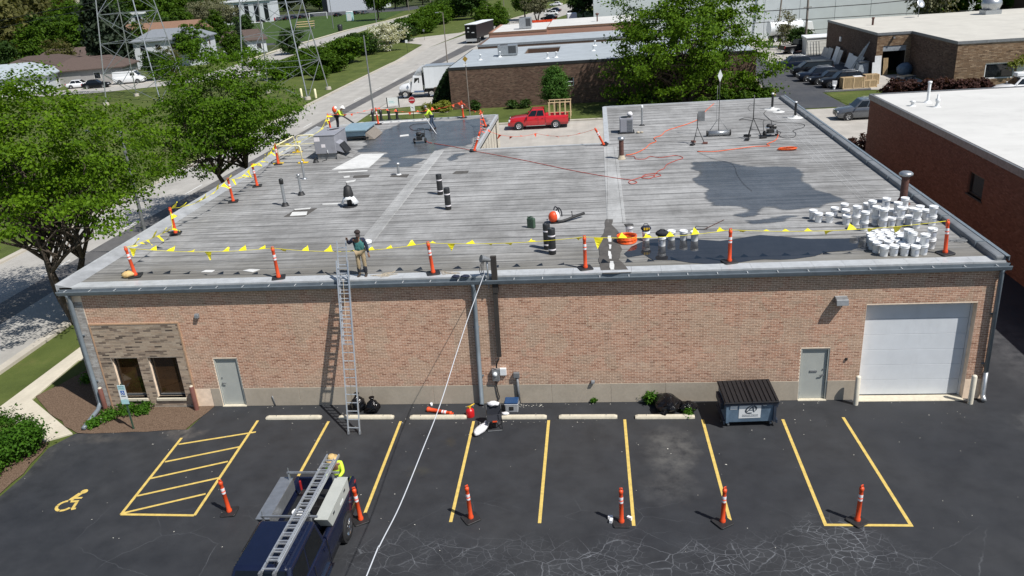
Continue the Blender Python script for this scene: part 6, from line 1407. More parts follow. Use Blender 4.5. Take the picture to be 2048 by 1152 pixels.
# orange delineator posts
def post_proto():
    t = thing('delineator_post', 'x', 'traffic post', (0, 0, 0))
    MB().prism([(.29 * math.cos(R(a)), .29 * math.sin(R(a))) for a in (40, 50, 130, 140, 220, 230, 310, 320)], 0, .045).build('base', mt['black'], t, bevel=.008, segs=1)
    MB().lathe([(.075, .045), (.078, .10), (.060, .13), (.056, .72), (.062, .725), (.062, .735), (.056, .74), (.056, .76), (.05, .77), (.05, .96), (.058, .97), (.060, 1.04), (.045, 1.06), (.022, 1.07)], 14).build('tube', mt['orange'], t)
    MB().lathe([(.057, .76), (.058, .765), (.058, .845), (.057, .85)], 14, cap=False).build('reflective_band', mt['reflect'], t)
    MB().lathe([(.057, .66), (.0575, .664), (.0575, .735), (.057, .74)], 14, cap=False).build('reflective_band', mt['reflect'], t)
    MB().tube([(-.035, 0, 1.05), (-.03, 0, 1.12), (.03, 0, 1.12), (.035, 0, 1.05)], .016, 6).build('grip', mt['orange'], t)
    return t
PP = post_proto(); ppn = [0]
def post(xy, z, label, lean=(0, 0), group='delineator posts on the roof', s=1.0, rz=0.3):
    t = PP if ppn[0] == 0 else dup(PP, (0, 0, 0)); ppn[0] = 1
    t.location = (xy[0], xy[1], z); t.rotation_euler = (lean[0], lean[1], rz); t['label'] = label; t['group'] = group; t.scale = (s, s, s)
    m = t.matrix_basis.copy()
    return Vector((xy[0], xy[1], z)) + (t.rotation_euler.to_matrix() @ Vector((0, 0, 1.08 * s)))
tp = {}
SC = 1.10
tp['f0'] = post((-0.49, 0.98), ZR, 'orange post at left front roof corner beside straw bundle', (0, -.09), s=SC)
tp['f1'] = post((5.51, 0.32), ZR, 'orange post on front roof edge left of the tall ladder', (0, -.02), s=SC)
tp['f2'] = post((11.33, 0.33), ZR, 'orange post on front roof edge right of standing worker', (0, -.06), s=SC)
tp['f3'] = post((16.81, 0.39), ZR, 'orange post on the front roof edge left of brown mastic patch', (0, 0), s=SC)
tp['f4'] = post((21.83, 0.62), ZR, 'orange post standing in the standing water on front roof edge', (0, .0), s=SC)
tp['f5'] = post((29.07, 0.83), ZR, 'orange post at right front roof corner beside the white pails', (0, -.06), s=SC)
tp['l1'] = post((-1.55, 6.26), ZR, 'shaded orange post on left roof edge nearest the front corner', (.02, 0), s=SC)
tp['l2'] = post((-1.04, 11.29), ZR, 'orange post on left roof edge second from the front corner', (0, -.04), s=SC)
tp['l3'] = post((-0.98, 14.26), ZR, 'orange post on left roof edge third from the front corner', (0, -.05), s=SC)
tp['l4'] = post((-1.75, 19.4), ZR, 'orange post on left roof edge beside the cream guardrail', (0, 0), s=SC)
tp['r1'] = post((-1.65, 29.48), ZR, 'orange post behind grey air conditioner beside the blower worker', (0, -.06), s=SC)
tp['r2'] = post((1.42, 31.11), ZR, 'orange post among black vent pots on rear roof edge', (0, -.05), s=SC)
tp['r3'] = post((7.59, 32), ZR, 'orange post on rear roof edge before the brown brick wall', (0, -.05), s=SC)
tp['r4'] = post((9.75, 28.06), ZR, 'leaning orange post with tangled flags near rear courtyard corner', (.05, -.28), s=SC)
tp['r5'] = post((9.98, 20.49), ZR, 'orange post leaning right at the inner courtyard corner', (0, .38), s=SC)
tp['r6'] = post((17.69, 20.49), ZR, 'orange post leaning left at right side of courtyard notch', (.1, -.48), s=SC)
# pennant lines
flag_meshes = {}
def flag_mesh(col, k):
    if (col, k) not in flag_meshes:
        rg_ = random.Random(k + 3); n = 5; vs = []; 
        for i in range(n + 1):
            t_ = i / n; w_ = .13 * (1 - t_); b = .03 * math.sin(t_ * 5 + k) * t_
            vs += [(-w_, .30 * t_, b - .05 * t_ * (k % 3)), (w_ + .012, .30 * t_, -b - .05 * t_ * (k % 3))]
        me = bpy.data.meshes.new('flag'); me.from_pydata(vs, [], [(2 * i, 2 * i + 1, 2 * i + 3, 2 * i + 2) for i in range(n)]); me.materials.append(mt[col]); me.update(); flag_meshes[(col, k)] = me
    return flag_meshes[(col, k)]
def pennants(name, label, pts, sag, col, spacing=.80, seed=1, wind=(0.25, 1.0, .05), s=1.0, slack=None):
    t = thing(name, label, 'pennant line', pts[0]); o3 = Vector(pts[0]); rg_ = random.Random(seed); path = []
    for i in range(len(pts) - 1):
        a, b = Vector(pts[i]), Vector(pts[i + 1]); n = 14; sg = sag[i] if hasattr(sag, '__len__') else sag
        for j in range(n): q = j / n; path.append(a.lerp(b, q) - Vector((0, 0, 4 * sg * q * (1 - q))))
    path.append(Vector(pts[-1]))
    MB().tube([p - o3 for p in path], .009, 5).build('cord', mt[col], t)
    acc = spacing * .4
    for i in range(len(path) - 1):
        L = (path[i + 1] - path[i]).length
        while acc < L:
            p = path[i].lerp(path[i + 1], acc / L); d = (path[i + 1] - path[i]).normalized()
            k = rg_.randrange(6); o_ = bpy.data.objects.new('flag', flag_mesh(col, k)); COL.objects.link(o_); o_.parent = t; o_.location = p - o3
            w_ = Vector(wind) + Vector((rg_.gauss(0, .35), rg_.gauss(0, .2), rg_.gauss(0, .42)))
            if rg_.random() < .12: w_ = Vector((.1, .1, -1))
            w_ = (w_ - d * w_.dot(d)).normalized(); z_ = d.cross(w_)
            o_.rotation_euler = Matrix((d, w_, z_)).transposed().to_euler(); q = 1.2 * s * rg_.uniform(.8, 1.1); o_.scale = (q, q * rg_.uniform(.8, 1.15), q)
            acc += spacing * rg_.uniform(.85, 1.15)
        acc -= L
pennants('yellow_pennant_line', 'yellow pennant line strung along the front posts above the roof edge', [tp['f0'], tp['f1'], tp['f2'], tp['f3'], tp['f4'], tp['f5']], [.16, .22, .12, .14, .18], 'yellowfl', .76, 4)
pennants('yellow_pennant_line', 'yellow pennant line running back along the left roof edge posts', [tp['f0'], (tp['l1'].x + .1, tp['l1'].y - .3, ZR + .35), tp['l1'], tp['l2'], tp['l3'], tp['l4'], (-.9, 24.5, ZR + .85), tp['r1']], [.05, .02, .35, .25, .25, .2, .2], 'yellowfl', .60, 6, wind=(.6, .5, -.1))
pennants('orange_pennant_line', 'orange pennant line along rear roof edge behind the workers', [tp['r1'], tp['r2'], tp['r3'], tp['r4'], tp['r5']], [.18, .5, .25, .35], 'orangefl', .55, 8, s=.75)
pennants('orange_pennant_line', 'slack orange pennant line spanning the courtyard notch', [tp['r5'] + Vector((.3, .1, .1)), (13.5, 23.5, ZR + .3), tp['r6']], [.3, .3], 'orangefl', .9, 9, s=.7)
# --- pails
def pail_proto(name='white_pail'):
    t = thing(name, 'x', 'bucket', (0, 0, 0))
    MB().lathe([(.128, 0), (.130, .01), (.143, .28), (.156, .285), (.156, .30), (.146, .305), (.147, .335), (.152, .337), (.152, .352), (.146, .355)], 18).build('body', mt['pail'], t)
    MB().lathe([(.157, .335), (.159, .345), (.157, .366), (.145, .368), (.14, .36), (.001, .358)], 18, cap=False).build('lid', mt['pail'], t)
    a0 = -1.2; vs = []; fs = []
    for k in range(6):
        a = a0 + k * .2
        for z_ in (.09, .235): r_ = .1305 + (z_ - .01) * .0482 + .002; vs.append((r_ * math.cos(a), r_ * math.sin(a), z_))
    fs = [(2 * k, 2 * k + 2, 2 * k + 3, 2 * k + 1) for k in range(5)]
    MB().add(vs, fs).build('label_print', mt['label'], t)
    MB().tube([(.158, 0, .29)] + [(.168 * math.cos(a), .168 * math.sin(a), .29 - .10 * math.sin((a) / math.pi * math.pi)) for a in (.4, .9, 1.57, 2.2, 2.7)] + [(-.158, 0, .29)], .004, 4).build('bail_handle', mt['galv'], t)
    return t
PAIL = pail_proto(); pn = [0]; rgp = random.Random(12)
def pail(x, y, z, label, group=None):
    t = PAIL if pn[0] == 0 else dup(PAIL, (0, 0, 0)); pn[0] = 1
    t.location = (x, y, z); t.rotation_euler = (0, 0, rgp.uniform(-1.3, .9)); t['label'] = label
    if group: t['group'] = group
    elif 'group' in t: del t['group']
    return t
BACK = [[(25.76, 5.21), (25.87, 4.8), (26.25, 4.69), (26.64, 5.44), (27.15, 5.91), (26.98, 5.13), (26.8, 4.38), (27.14, 4.34), (28.01, 5.87), (28.11, 5.45), (27.9, 4.95), (27.58, 4.67), (27.22, 3.59), (28.15, 5.18), (27.82, 4.2), (28.47, 5.21), (27.99, 3.87), (28.18, 3.91), (28.63, 4.99), (28.71, 4.73), (28.59, 3.99), (29.18, 5.19), (28.98, 4.06), (29.12, 3.68), (29.8, 5.25), (29.85, 4.72), (29.79, 3.97), (29.39, 5.03)]][0]
ST = {7, 10, 14, 15, 16, 19, 20, 21, 23, 26, 12}
placed = []
def clear(x, y, r=.325):
    for _ in range(40):
        bad = [(px, py) for px, py in placed if (px - x) ** 2 + (py - y) ** 2 < r * r]
        if not bad: break
        px, py = bad[0]; d = Vector((x - px, y - py)); d = d.normalized() if d.length > 1e-4 else Vector((1, .3)).normalized(); x, y = px + d.x * (r + .005), py + d.y * (r + .005)
    placed.append((x, y)); return x, y
for i, (x, y) in enumerate(BACK):
    x, y = clear(x, y)
    if i in (0, 2, 3): lab = ('white pail standing alone at the far left of the scattered pails', None, 'white pail at left of the group just right of a short pail', 'white pail behind others near left end of the scattered pails')[i]
    elif i == 1: lab = 'short white pail in front at left end of the scattered pails'
    else: lab = 'white lidded pail in the loose group of pails before the rusty flue'
    pail(x, y, ZR, lab, 'loose white pails before the rusty flue')
    if i in ST: pail(x + rgp.uniform(-.01, .01), y + rgp.uniform(-.01, .01), ZR + .3685, 'white lidded pail stacked on another in the loose group of pails', 'loose white pails before the rusty flue')
FRONT = [(27.05, 0.81), (27.32, 0.83), (27.72, 0.8), (28.04, 0.72), (28.34, 0.84), (26.93, 1.18), (27.34, 1.29), (27.69, 1.11), (28, 1.03), (28.29, 1.1), (26.9, 1.49), (27.23, 1.51), (27.62, 1.48), (27.99, 1.39), (28.3, 1.41), (26.96, 1.86), (27.24, 1.88), (27.55, 1.8), (27.92, 1.76), (28.24, 1.73), (27.02, 2.18), (27.31, 2.2), (27.61, 2.12), (27.94, 2.09), (28.22, 2.06), (27.26, 2.49), (27.59, 2.45), (27.94, 2.36)]
for i, (x, y) in enumerate(FRONT):
    x, y = clear(x, y)
    pail(x, y, ZR, 'white lidded pail in the tightly packed front block of pails', 'packed block of white pails')
    if i in (4, 8, 13): pail(x + .005, y, ZR + .3685, 'white lidded pail stacked on another at right side of packed block', 'packed block of white pails')
x, y = clear(*(28.8, 1.41)); pail(x, y, ZR, 'white pail at bottom of lone stack of two beside right front post'); pail(x, y, ZR + .3685, 'white pail on top of the lone stack beside right front post')
SIX = [((18.5, 3.99), 'white pail with black bag on top behind the orange hose coil'), ((19.1, 3.26), 'white pail carrying a black and yellow tool bag'), ((19.65, 2.57), 'white pail carrying a dark tool bag standing in water'), ((20.06, 3.22), 'white pail third from right at edge of the standing water'), ((20.51, 3.18), 'white pail second from right at edge of standing water'), ((20.9, 3.02), 'white pail furthest right at the edge of the standing water')]
for p, l in SIX: pail(p[0], p[1], H + .018, l)
p = SIX[0][0]; scrap('black_bag', 'folded black plastic bag lying on a white pail', 'bag', MB().loft([[(-.16, -.13, .0), (-.1, .14, .0), (-.12, .1, .05), (-.22, -.08, .10)], [(.0, -.14, .0), (.02, .14, .0), (0, .08, .06), (0, -.08, .07)], [(.17, -.10, 0), (.15, .12, 0), (.14, .08, .05), (.16, -.04, .05)]], smooth=False), 'black', (p[0], p[1], H + .39))
p = SIX[1][0]; t = thing('tool_bag', 'black tool bag with yellow panels sitting on a white pail', 'bag', (p[0], p[1], H + .388)); MB().ball((0, 0, .11), .20, .15, .11, 12, 7, .05, 0, 3, -.105).build('bag', mt['navycl'], t); MB().box(-.09, -.152, .08, -.03, -.137, .17).box(.0, -.152, .08, .06, -.137, .17).box(.09, -.146, .10, .13, -.12, .16).build('yellow_panel', mt['canyel'], t); MB().tube([(-.1, 0, .2), (-.06, 0, .29), (.06, 0, .29), (.1, 0, .2)], .015, 6).build('handle', mt['black'], t)
p = SIX[2][0]; t = thing('tool_bag', 'sagging dark brown tool bag sitting on a white pail in water', 'bag', (p[0], p[1], H + .388)); MB().ball((0, 0, .12), .25, .18, .125, 12, 7, .06, 0, 5, -.115).build('bag', mt['darkcl'], t); MB().tube([(-.12, -.06, .22), (-.07, -.08, .30), (.07, -.08, .30), (.12, -.06, .22)], .015, 6).build('handle', mt['black'], t)
p = (8.15, 3.27); pail(p[0], p[1], ZR, 'white pail on the roof right behind the worker holding the ladder')
pail(8.50, -8.05, .862, 'white lidded pail standing in the bed of the navy truck')
# --- rolls of membrane
def roll(xy, label, h=1.0):
    t = thing('membrane_roll', label, 'roll', (xy[0], xy[1], ZR), rng.random() * 6)
    MB().lathe([(.045, .01), (.135, 0), (.14, .012), (.14, h - .012), (.135, h), (.05, h), (.05, h - .06), (.001, h - .06)], 18, cap=False).build('sheet', mt['rollblk'], t)
    for z_ in (.16, h * .70): MB().lathe([(.1405, z_), (.142, z_ + .005), (.142, z_ + .05), (.1405, z_ + .055)], 18, cap=False).build('wrapper_band', mt['reflect'], t)
    return t
roll((9.64, 11.13), 'black membrane roll standing further back beside a cover strip'); roll((10.49, 8.49), 'black membrane roll standing in front of another near mid roof')
roll((15.34, 2.64), 'black membrane roll half hidden behind another near the front edge'); roll((15.56, 2.06), 'nearest black membrane roll standing close to the front roof edge')
# --- jerry can, backpack blower
p = (14.53, 5.32); t = thing('jerry_can', 'dark green metal jerry can standing alone on the roof', 'fuel can', (p[0], p[1], ZR), -.5)
MB().box(-.17, -.085, 0, .17, .085, .42).build('can', mt['cangrn'], t, bevel=.035, segs=3)
for s in (-.05, 0, .05): MB().tube([(-.08, s, .42), (-.07, s, .475), (.07, s, .475), (.08, s, .42)], .012, 6).build('handle', mt['cangrn'], t)
MB().cyl((-.13, 0, .42), (-.16, 0, .475), .03, n=10).build('spout_cap', mt['cangrn'], t)
for s in (-1, 1): MB().tube([(-.12, s * .087, .06), (.12, s * .087, .36)], .008, 4).build('pressed_rib', mt['cangrn'], t)
p = (15.42, 5.89); t = thing('backpack_blower', 'orange and white backpack leaf blower lying on the roof', 'leaf blower', (p[0], p[1], ZR), .15)
MB().ball((0, 0, .26), .21, .19, .24, 16, 10).build('fan_housing', mt['orange'], t); MB().ball((.13, .05, .26), .15, .18, .22, 14, 9).build('tank', mt['pail'], t)
MB().box(-.12, -.16, 0, .25, .2, .035).build('foot_plate', mt['black'], t, bevel=.01)
MB().tube(smooth_path([(.15, .2, .46), (.26, .24, .56), (.36, .2, .42), (.38, .16, .2)]), .028, 6).build('harness_strap', mt['darkcl'], t)
MB().tube(smooth_path([(.05, .2, .5), (.12, .3, .6), (.24, .3, .5), (.28, .26, .24)]), .028, 6).build('harness_strap', mt['darkcl'], t)
bt_ = MB().tube(smooth_path([(.16, -.1, .08), (.36, -.08, .07), (.62, .02, .10), (.95, .22, .14), (1.36, .48, .16)]), [.06] * 5 + [.058] * 6 + [.055] * 6 + [.062] * 8, 10).build('blower_tube', mt['black'], t)
MB().tube([(.82, .14, .15), (.80, .14, .36)], .018, 6).ball((.80, .14, .37), .032).build('tube_handle', mt['black'], bt_)
# --- hoses
def hose(name, label, pts, r, m, k=6, cat='hose', z=.02):
    pts = [(p[0], p[1], (p[2] if len(p) > 2 else ZR + z)) for p in pts]
    o_ = MB().tube(smooth_path(pts, k), r, 6).build(name, mt[m]); return tag(o_, label, cat)
t = thing('hose_coil', 'neat coil of bright orange hose lying by the brown mastic patch', 'hose', (*(18.37, 3.16), ZR))
pts = []
for k in range(120):
    a = k / 120 * 2 * math.pi * 7; ly = int(k / 120 * 7); pts.append((.36 * math.cos(a) * (1 + .05 * math.sin(ly * 2.3)) , .36 * math.sin(a) * (1 + .05 * math.cos(ly * 1.7)), .03 + ly * .036))
MB().tube(pts, .022, 7).build('coil', mt['orangehose'], t)
hp = [(7.04, 23.23), (8.23, 22.24), (10.04, 20.48), (13.28, 17.44), (16.12, 14.57), (18.14, 12.81), (18.91, 12.3), (19.17, 11.78), (18.88, 11.55), (18.8, 12.03), (19.23, 12.53), (19.74, 12.93), (20.11, 12.97), (19.83, 12.43), (19.46, 12.59), (19.63, 13.15), (20.19, 13.35), (20.4, 12.92), (20.04, 12.69), (20.31, 13.74), (20.66, 14.3), (20.87, 15.11), (21.41, 15.9), (21.82, 16.39), (21.51, 17.03), (20.69, 16.73), (20.13, 17.07), (19.83, 16.54), (19.36, 16.63), (19.28, 17.24), (18.8, 17.45)]
hose('red_hose', 'long red hose running from courtyard corner to tangled loops mid roof', hp, .016, 'redhose', 7)
hose('orange_hose', 'orange hose crossing the right wing to the rear roof edge', [(18.86, 17.68), (19.36, 17.95), (19.98, 19.08), (20.32, 20.18), (20.71, 20.78), (20.66, 21.78), (21.12, 22.4), (21.52, 23.66), (22.21, 24.58), (23.2, 25.8), (24.09, 27.47), (24.72, 29.89), (25.6, 32.46)], .020, 'orangehose')
hose('orange_hose', 'orange hose with bundled end in front of the pressure washer on right wing', [(22.71, 17.76), (23.64, 17.56), (24.76, 17.95), (25.9, 18.33), (26.64, 18.3), (26.63, 18.81), (27.22, 19.6), (27.64, 20.87), (27.81, 21.98)], .020, 'orangehose')
t = thing('hose_bundle', 'flattened bundle of orange hose on the right wing of the roof', 'hose', (*(27.42, 17.27), ZR)); pts = []
for k in range(110):
    a = k / 110 * 2 * math.pi * 7; r_ = .34 + .05 * math.sin(k * .37); pts.append((r_ * 1.25 * math.cos(a) + .06 * math.sin(k * .21), r_ * .75 * math.sin(a), .02 + .03 * (k / 110 * 3)))
MB().tube(pts, .02, 6).build('coil', mt['orangehose'], t)
hose('black_hose', 'thin black hose looping from pressure washer over the right wing', [(27.79, 22.28), (27.97, 21.65), (27.7, 20.86), (27.87, 20.12), (28.4, 20.28), (28.71, 21.18), (28.74, 22.04), (29.47, 22.76), (29.73, 23.62), (29.33, 24.2), (28.58, 24.56), (28.19, 25.16), (28.12, 26.36), (28.17, 27.77), (28.52, 28.78)], .014, 'black')
hose('black_hose', 'thin dark hose on right wing leading to the damp patch', [(22.71, 17.76), (23.01, 16.74), (23.4, 15.74), (24.03, 14.85), (24.12, 13.89), (24, 12.51), (24.02, 10.65), (24.18, 9.51)], .006, 'black')
hose('black_hose', 'black hose looped around the yellow vested worker at left rear', [(5.42, 30.64), (4.96, 30.38), (4.3, 30.36), (4.09, 29.68), (4.41, 28.52), (4.97, 27.86), (5.46, 28.26), (6.15, 27.57), (6.57, 26.46)], .016, 'black')
hose('tool_pole', 'thin rusty tool pole lying beside the damp patch', [(21.42, 4.29), (22.35, 5.42)], .014, 'rust', 2, 'pole', .02)
t = thing('black_bracket', 'small black folded metal frame lying on the roof near the pails', 'frame', (*(21.29, 4.5), ZR)); MB().tube([(-.2, -.15, .02), (.25, -.2, .02), (.3, .1, .02), (-.15, .15, .04), (-.2, -.15, .02)], .014, 5).build('frame', mt['black'], t)
def tangle(name, label, xy, r, n, m, seed, cat='rope', rad=.008):
    rg_ = random.Random(seed); pts = [(rg_.gauss(0, r), rg_.gauss(0, r * .45), .01 + rg_.random() * .05) for _ in range(n)]
    o_ = MB().tube(smooth_path(pts, 5), rad, 4).build(name, mt[m], None, loc=(xy[0], xy[1], ZR)); return tag(o_, label, cat)
tangle('rope_tangle', 'tangle of pale rope on the roof just right of the worker', (9.57, 0.31), .24, 22, 'rope', 1); tangle('rope_tangle', 'tangle of pale rope on front roof edge right of second post', (11.9, 0.23), .18, 16, 'rope', 2)
tangle('rope_tangle', 'dark tangled rope by the right parapet behind corner post', (30.14, 2.08), .3, 24, 'steel', 3)
t = thing('straw_bundle', 'tan straw bundle with white rag beside the left corner post', 'bundle', (*(-0.73, 0.9), ZR), .3); MB().ball((0, 0, .12), .26, .17, .13, 12, 7, .12, 0, 8, -.115).build('straw', mt['hattan'], t); MB().ball((.16, .10, .17), .10, .08, .10, 8, 6, .15, 0, 2).build('rag', mt['cloth'], t)
t = thing('blue_rag', 'dark blue crumpled gloves lying on the gutter beside the mast', 'glove', (12.35, -.12, H + .03)); MB().ball((-.12, 0, .03), .16, .10, .05, 10, 6, .15, 0, 4).ball((.22, 0, .03), .17, .1, .05, 10, 6, .15, 0, 6).build('glove', mt['navycl'], t); 
# --- roof plant
t = thing('rooftop_unit', 'large grey rooftop air conditioner on a curb near left edge', 'air conditioner', (1.0, 21.3, ZR), .0)
MB().box(-.55, -1.05, 0, .62, 1.05, .34).build('curb', mt['steel'], t)
MB().box(-.62, -1.15, .34, .68, 1.15, 1.42).build('casing', mt['hvac'], t, bevel=.02)
MB().box(-.65, -1.18, 1.42, .71, 1.18, 1.47).build('top_panel', mt['hvac'], t, bevel=.015)
MB().lathe([(.40, .0), (.40, .03), (.34, .035), (.33, .0)], 20, cap=False).build('fan_ring', mt['hvac'], t, loc=(.15, .55, 1.471)); MB().lathe([(.33, .004), (.001, .006)], 20, cap=False).build('fan_opening', mt['dark'], t, loc=(.15, .55, 1.4715))
MB().hexa([(.685, -1.1, .5), (1.15, -1.1, .34), (1.15, -.2, .34), (.685, -.2, .5), (.685, -1.1, 1.0), (.9, -1.1, .9), (.9, -.2, .9), (.685, -.2, 1.0)]).build('intake_hood', mt['hvac'], t)
MB().hexa([(.92, -1.12, .84), (1.28, -1.12, .30), (1.28, -.15, .30), (.92, -.15, .84), (.95, -1.12, .88), (1.32, -1.12, .33), (1.32, -.15, .33), (.95, -.15, .88)]).build('hood_filter', mt['black'], t)
MB().box(-.2, -1.156, .72, .05, -1.151, .92).build('name_plate', mt['reflect'], t); MB().box(-.60, -1.156, 1.1, -.25, -1.151, 1.36).build('name_plate', mt['reflect'], t)
MB().tube(smooth_path([(.15, -1.18, .42), (.17, -1.3, .25), (.1, -1.45, .06), (-.1, -1.7, .03)]), .018, 5).build('power_whip', mt['black'], t); MB().cyl((.15, -1.18, .36), (.15, -1.18, .56), .025, n=8).build('condensate_pipe', mt['white'], t)
MB().hexa([(.7, -1.3, .0), (1.5, -.9, 0), (1.5, .6, 0), (.7, .6, 0), (.7, -1.2, .28), (.75, -1.2, .28), (.75, .6, .28), (.7, .6, .28)]).build('cricket', mt['roof'], t)
t = thing('exhaust_cowl', 'low blue grey rectangular roof cowl behind the air conditioner', 'roof vent', (1.25, 26.6, ZR), .0)
MB().box(-.75, -1.2, .30, .78, 1.2, .64).build('box', mt['skyl'], t, bevel=.015); MB().box(-.88, -1.35, .64, .92, 1.35, .74).build('lid', mt['skyl'], t, bevel=.02)
for xx in (-.7, .7):
    for yy in (-1.1, 1.1): MB().box(xx - .05, yy - .05, 0, xx + .05, yy + .05, .30).build('leg', mt['blackm'], t)
MB().beam((-.9, -1.2, .20), (1.0, -1.2, .20), .05, .06).build('rail', mt['blackm'], t); MB().beam((-.9, 1.2, .20), (1.0, 1.2, .20), .05, .06).build('rail', mt['blackm'], t)
MB().hexa([(.80, -1.2, .05), (1.35, -1.1, .03), (1.35, 1.1, .03), (.80, 1.2, .05), (.80, -1.2, .5), (.9, -1.1, .45), (.9, 1.1, .45), (.80, 1.2, .5)]).build('side_hood', mt['polew'], t)
gr = thing('guardrail', 'cream tubular guardrail with yellow feet beside the air conditioner', 'guardrail', (-.6, 20.3, ZR))
def loop(a, b, h=1.06):
    a, b = Vector(a), Vector(b); d = (b - a).normalized(); z = Vector((0, 0, 1))
    p = [a, a + z * (h - .15), a + z * (h - .04) + d * .05, a + z * h + d * .16, b + z * h - d * .16, b + z * (h - .04) - d * .05, b + z * (h - .15), b]
    return MB().tube(p, .038, 8).beam(a + z * .52, b + z * .52, .04, .04).build('rail_loop', mt['safety'], gr)
loop((-1.25, -.7, 0), (-1.15, 2.2, 0)); loop((-1.1, -.75, 0), (.35, -.85, 0)); loop((-1.0, 2.3, 0), (.2, 2.3, 0))
for q in ((-1.2, -.75), (.38, -.85), (-1.1, 2.3)): MB().box(q[0] - .30, q[1] - .13, 0, q[0] + .30, q[1] + .13, .05).box(q[0] - .06, q[1] - .06, .05, q[0] + .06, q[1] + .06, .22).build('foot', mt['safetyy'], gr, bevel=.01, segs=1)
vb = [(.20, 0), (.17, .02), (.12, .16)]
def V(px, label, h, r, m, cap, base=vb, bm='black', n=14): vent('roof_vent', label, (px[0], px[1], ZR), [(r, .02), (r, h)], m, cap, None, base, bm, n)
V((2.11, 10.17), 'tallest galvanised vent pipe with square black cap on left roof', 1.22, .075, 'galv', ([(.10, 1.1), (.105, 1.1), (.105, 1.32), (.06, 1.36), (.01, 1.36)], 'blackm'))
V((2.24, 12.12), 'slim galvanised vent pipe with mushroom cap behind the tallest one', 1.0, .06, 'galv', ([(.08, .98), (.10, 1.0), (.10, 1.06), (.02, 1.09)], 'galv'))
V((1.23, 15.49), 'slim galvanised vent pipe close to the cream guardrail', .92, .06, 'galv', ([(.08, .9), (.09, .92), (.09, .97), (.02, 1.0)], 'galv'), [(.16, 0), (.1, .06)], 'galv')
V((6.56, 15.47), 'short galvanised vent with wide cap beside a cover strip', .58, .07, 'galv', ([(.10, .55), (.15, .58), (.15, .64), (.05, .69)], 'galv'), [(.16, 0), (.09, .06)], 'white')
V((0.56, 19.48), 'tiny dark pipe stub in front of the air conditioner', .26, .05, 'blackm', None)
V((18.59, 16.9), 'rust red flue pipe with grey cap near the courtyard notch', 1.05, .13, 'rust', ([(.15, 1.03), (.19, 1.06), (.19, 1.15), (.08, 1.2)], 'galv'), [(.24, 0), (.20, .05), (.15, .2)], 'rope')
V((20.18, 25.92), 'slim grey plumbing vent near rear edge of the right wing', 1.15, .06, 'galv', ([(.07, 1.1), (.08, 1.12), (.08, 1.25), (.02, 1.3)], 'white'), [(.2, 0), (.09, .06)], 'black')
V((29.7, 6.78), 'tall rusty brown flue with wide pale cap beside right parapet', 1.22, .145, 'rust', ([(.17, 1.16), (.26, 1.2), (.27, 1.28), (.2, 1.34), (.02, 1.36)], 'galv'), [(.30, 0), (.25, .05), (.17, .24)], 'rust')
V((28.97, 29.22), 'black vent pipe with white flashing at back right roof corner', 1.0, .075, 'blackm', ([(.08, 1.0), (.08, 1.08), (.02, 1.08)], 'white'), [(.52, 0), (.46, .03), (.16, .05), (.13, .16)], 'patchw')
V((29.72, 25.92), 'black vent pipe with white flashing near the right parapet', .95, .075, 'blackm', ([(.08, .95), (.08, 1.02), (.02, 1.02)], 'white'), [(.48, 0), (.42, .03), (.16, .05), (.13, .16)], 'patchw')
V((29.18, 28.21), 'short pipe stub on white flashing beside the corner vent pipe', .14, .09, 'galv', None, [(.40, 0), (.34, .025), (.14, .05)], 'patchw')
for k, p in enumerate(((0.69, 32.47), (1.24, 32.72), (1.85, 32.76), (2.45, 32.8))):
    V(p, ('black vent pot furthest left in the row on rear roof edge', 'black vent pot second from left in the row on rear edge', 'black vent pot third from left in the row on rear edge', 'black vent pot furthest right in the row on rear edge')[k], .62, .10, 'blackm', ([(.10, .50), (.13, .52), (.13, .66), (.06, .80), (.02, .81)], 'blackm'), [(.3, 0), (.13, .05)], 'blackm')
t = thing('wrapped_vent', 'black roof vent wrapped in curved white sheet metal skirt', 'roof vent', (*(5.52, 9.63), ZR))
MB().lathe([(.36, 0), (.32, .03), (.16, .05)], 16).build('base_plate', mt['black'], t); MB().tube([(0, 0, 0), (0, 0, .5)], .12, 12).build('pipe', mt['black'], t)
vs = []; fs = []
for i in range(13):
    a = R(-75 + i * 20)
    vs += [(.44 * math.sin(a), -.40 * math.cos(a) + .06, .10 + .20 * abs(math.sin(a * 1.0)) * .3 + (.30 if abs(i - 4) < 2 else 0)), (.17 * math.sin(a), -.17 * math.cos(a), .58)]
fs = [(2 * i, 2 * i + 2, 2 * i + 3, 2 * i + 1) for i in range(12)]
o_ = MB().add(vs, fs, 0, True).build('sheet_skirt', mt['white'], t); sm_ = o_.modifiers.new('solid', 'SOLIDIFY'); sm_.thickness = .012
MB().lathe([(.24, .50), (.24, .60), (.17, .95), (.08, 1.02), (.02, 1.03)], 14).build('hood', mt['black'], t); MB().tube([(0, 0, 1.0), (-.04, .05, 1.16)], .02, 5).build('strap_end', mt['black'], t)
t = thing('condenser_unit', 'grey square condenser unit with plastic bag on the right wing', 'air conditioner', (19.1, 24.0, ZR))
MB().box(-.40, -.40, .05, .40, .40, .92).build('casing', mt['hvac'], t, bevel=.03); MB().box(-.5, -.5, 0, .5, .5, .05).build('pad', mt['black'], t)
for k in range(8): MB().box(.05, -.42, .14 + k * .09, .38, -.403, .18 + k * .09).build('louvre', mt['steel'], t)
MB().box(-.34, -.412, .1, .0, -.402, .86).build('panel', mt['hvac'], t); MB().lathe([(.34, 0), (.34, .03), (.30, .035), (.02, .05)], 16, cap=False).build('fan_guard', mt['blackm'], t, loc=(0, 0, .921))
scrap('plastic_bag', 'crumpled white plastic bag resting on the condenser unit', 'bag', MB().ball((0, 0, .12), .19, .15, .15, 10, 7, .18, 0, 9, -.11), 'cloth', (19.35, 24.15, ZR + .96))
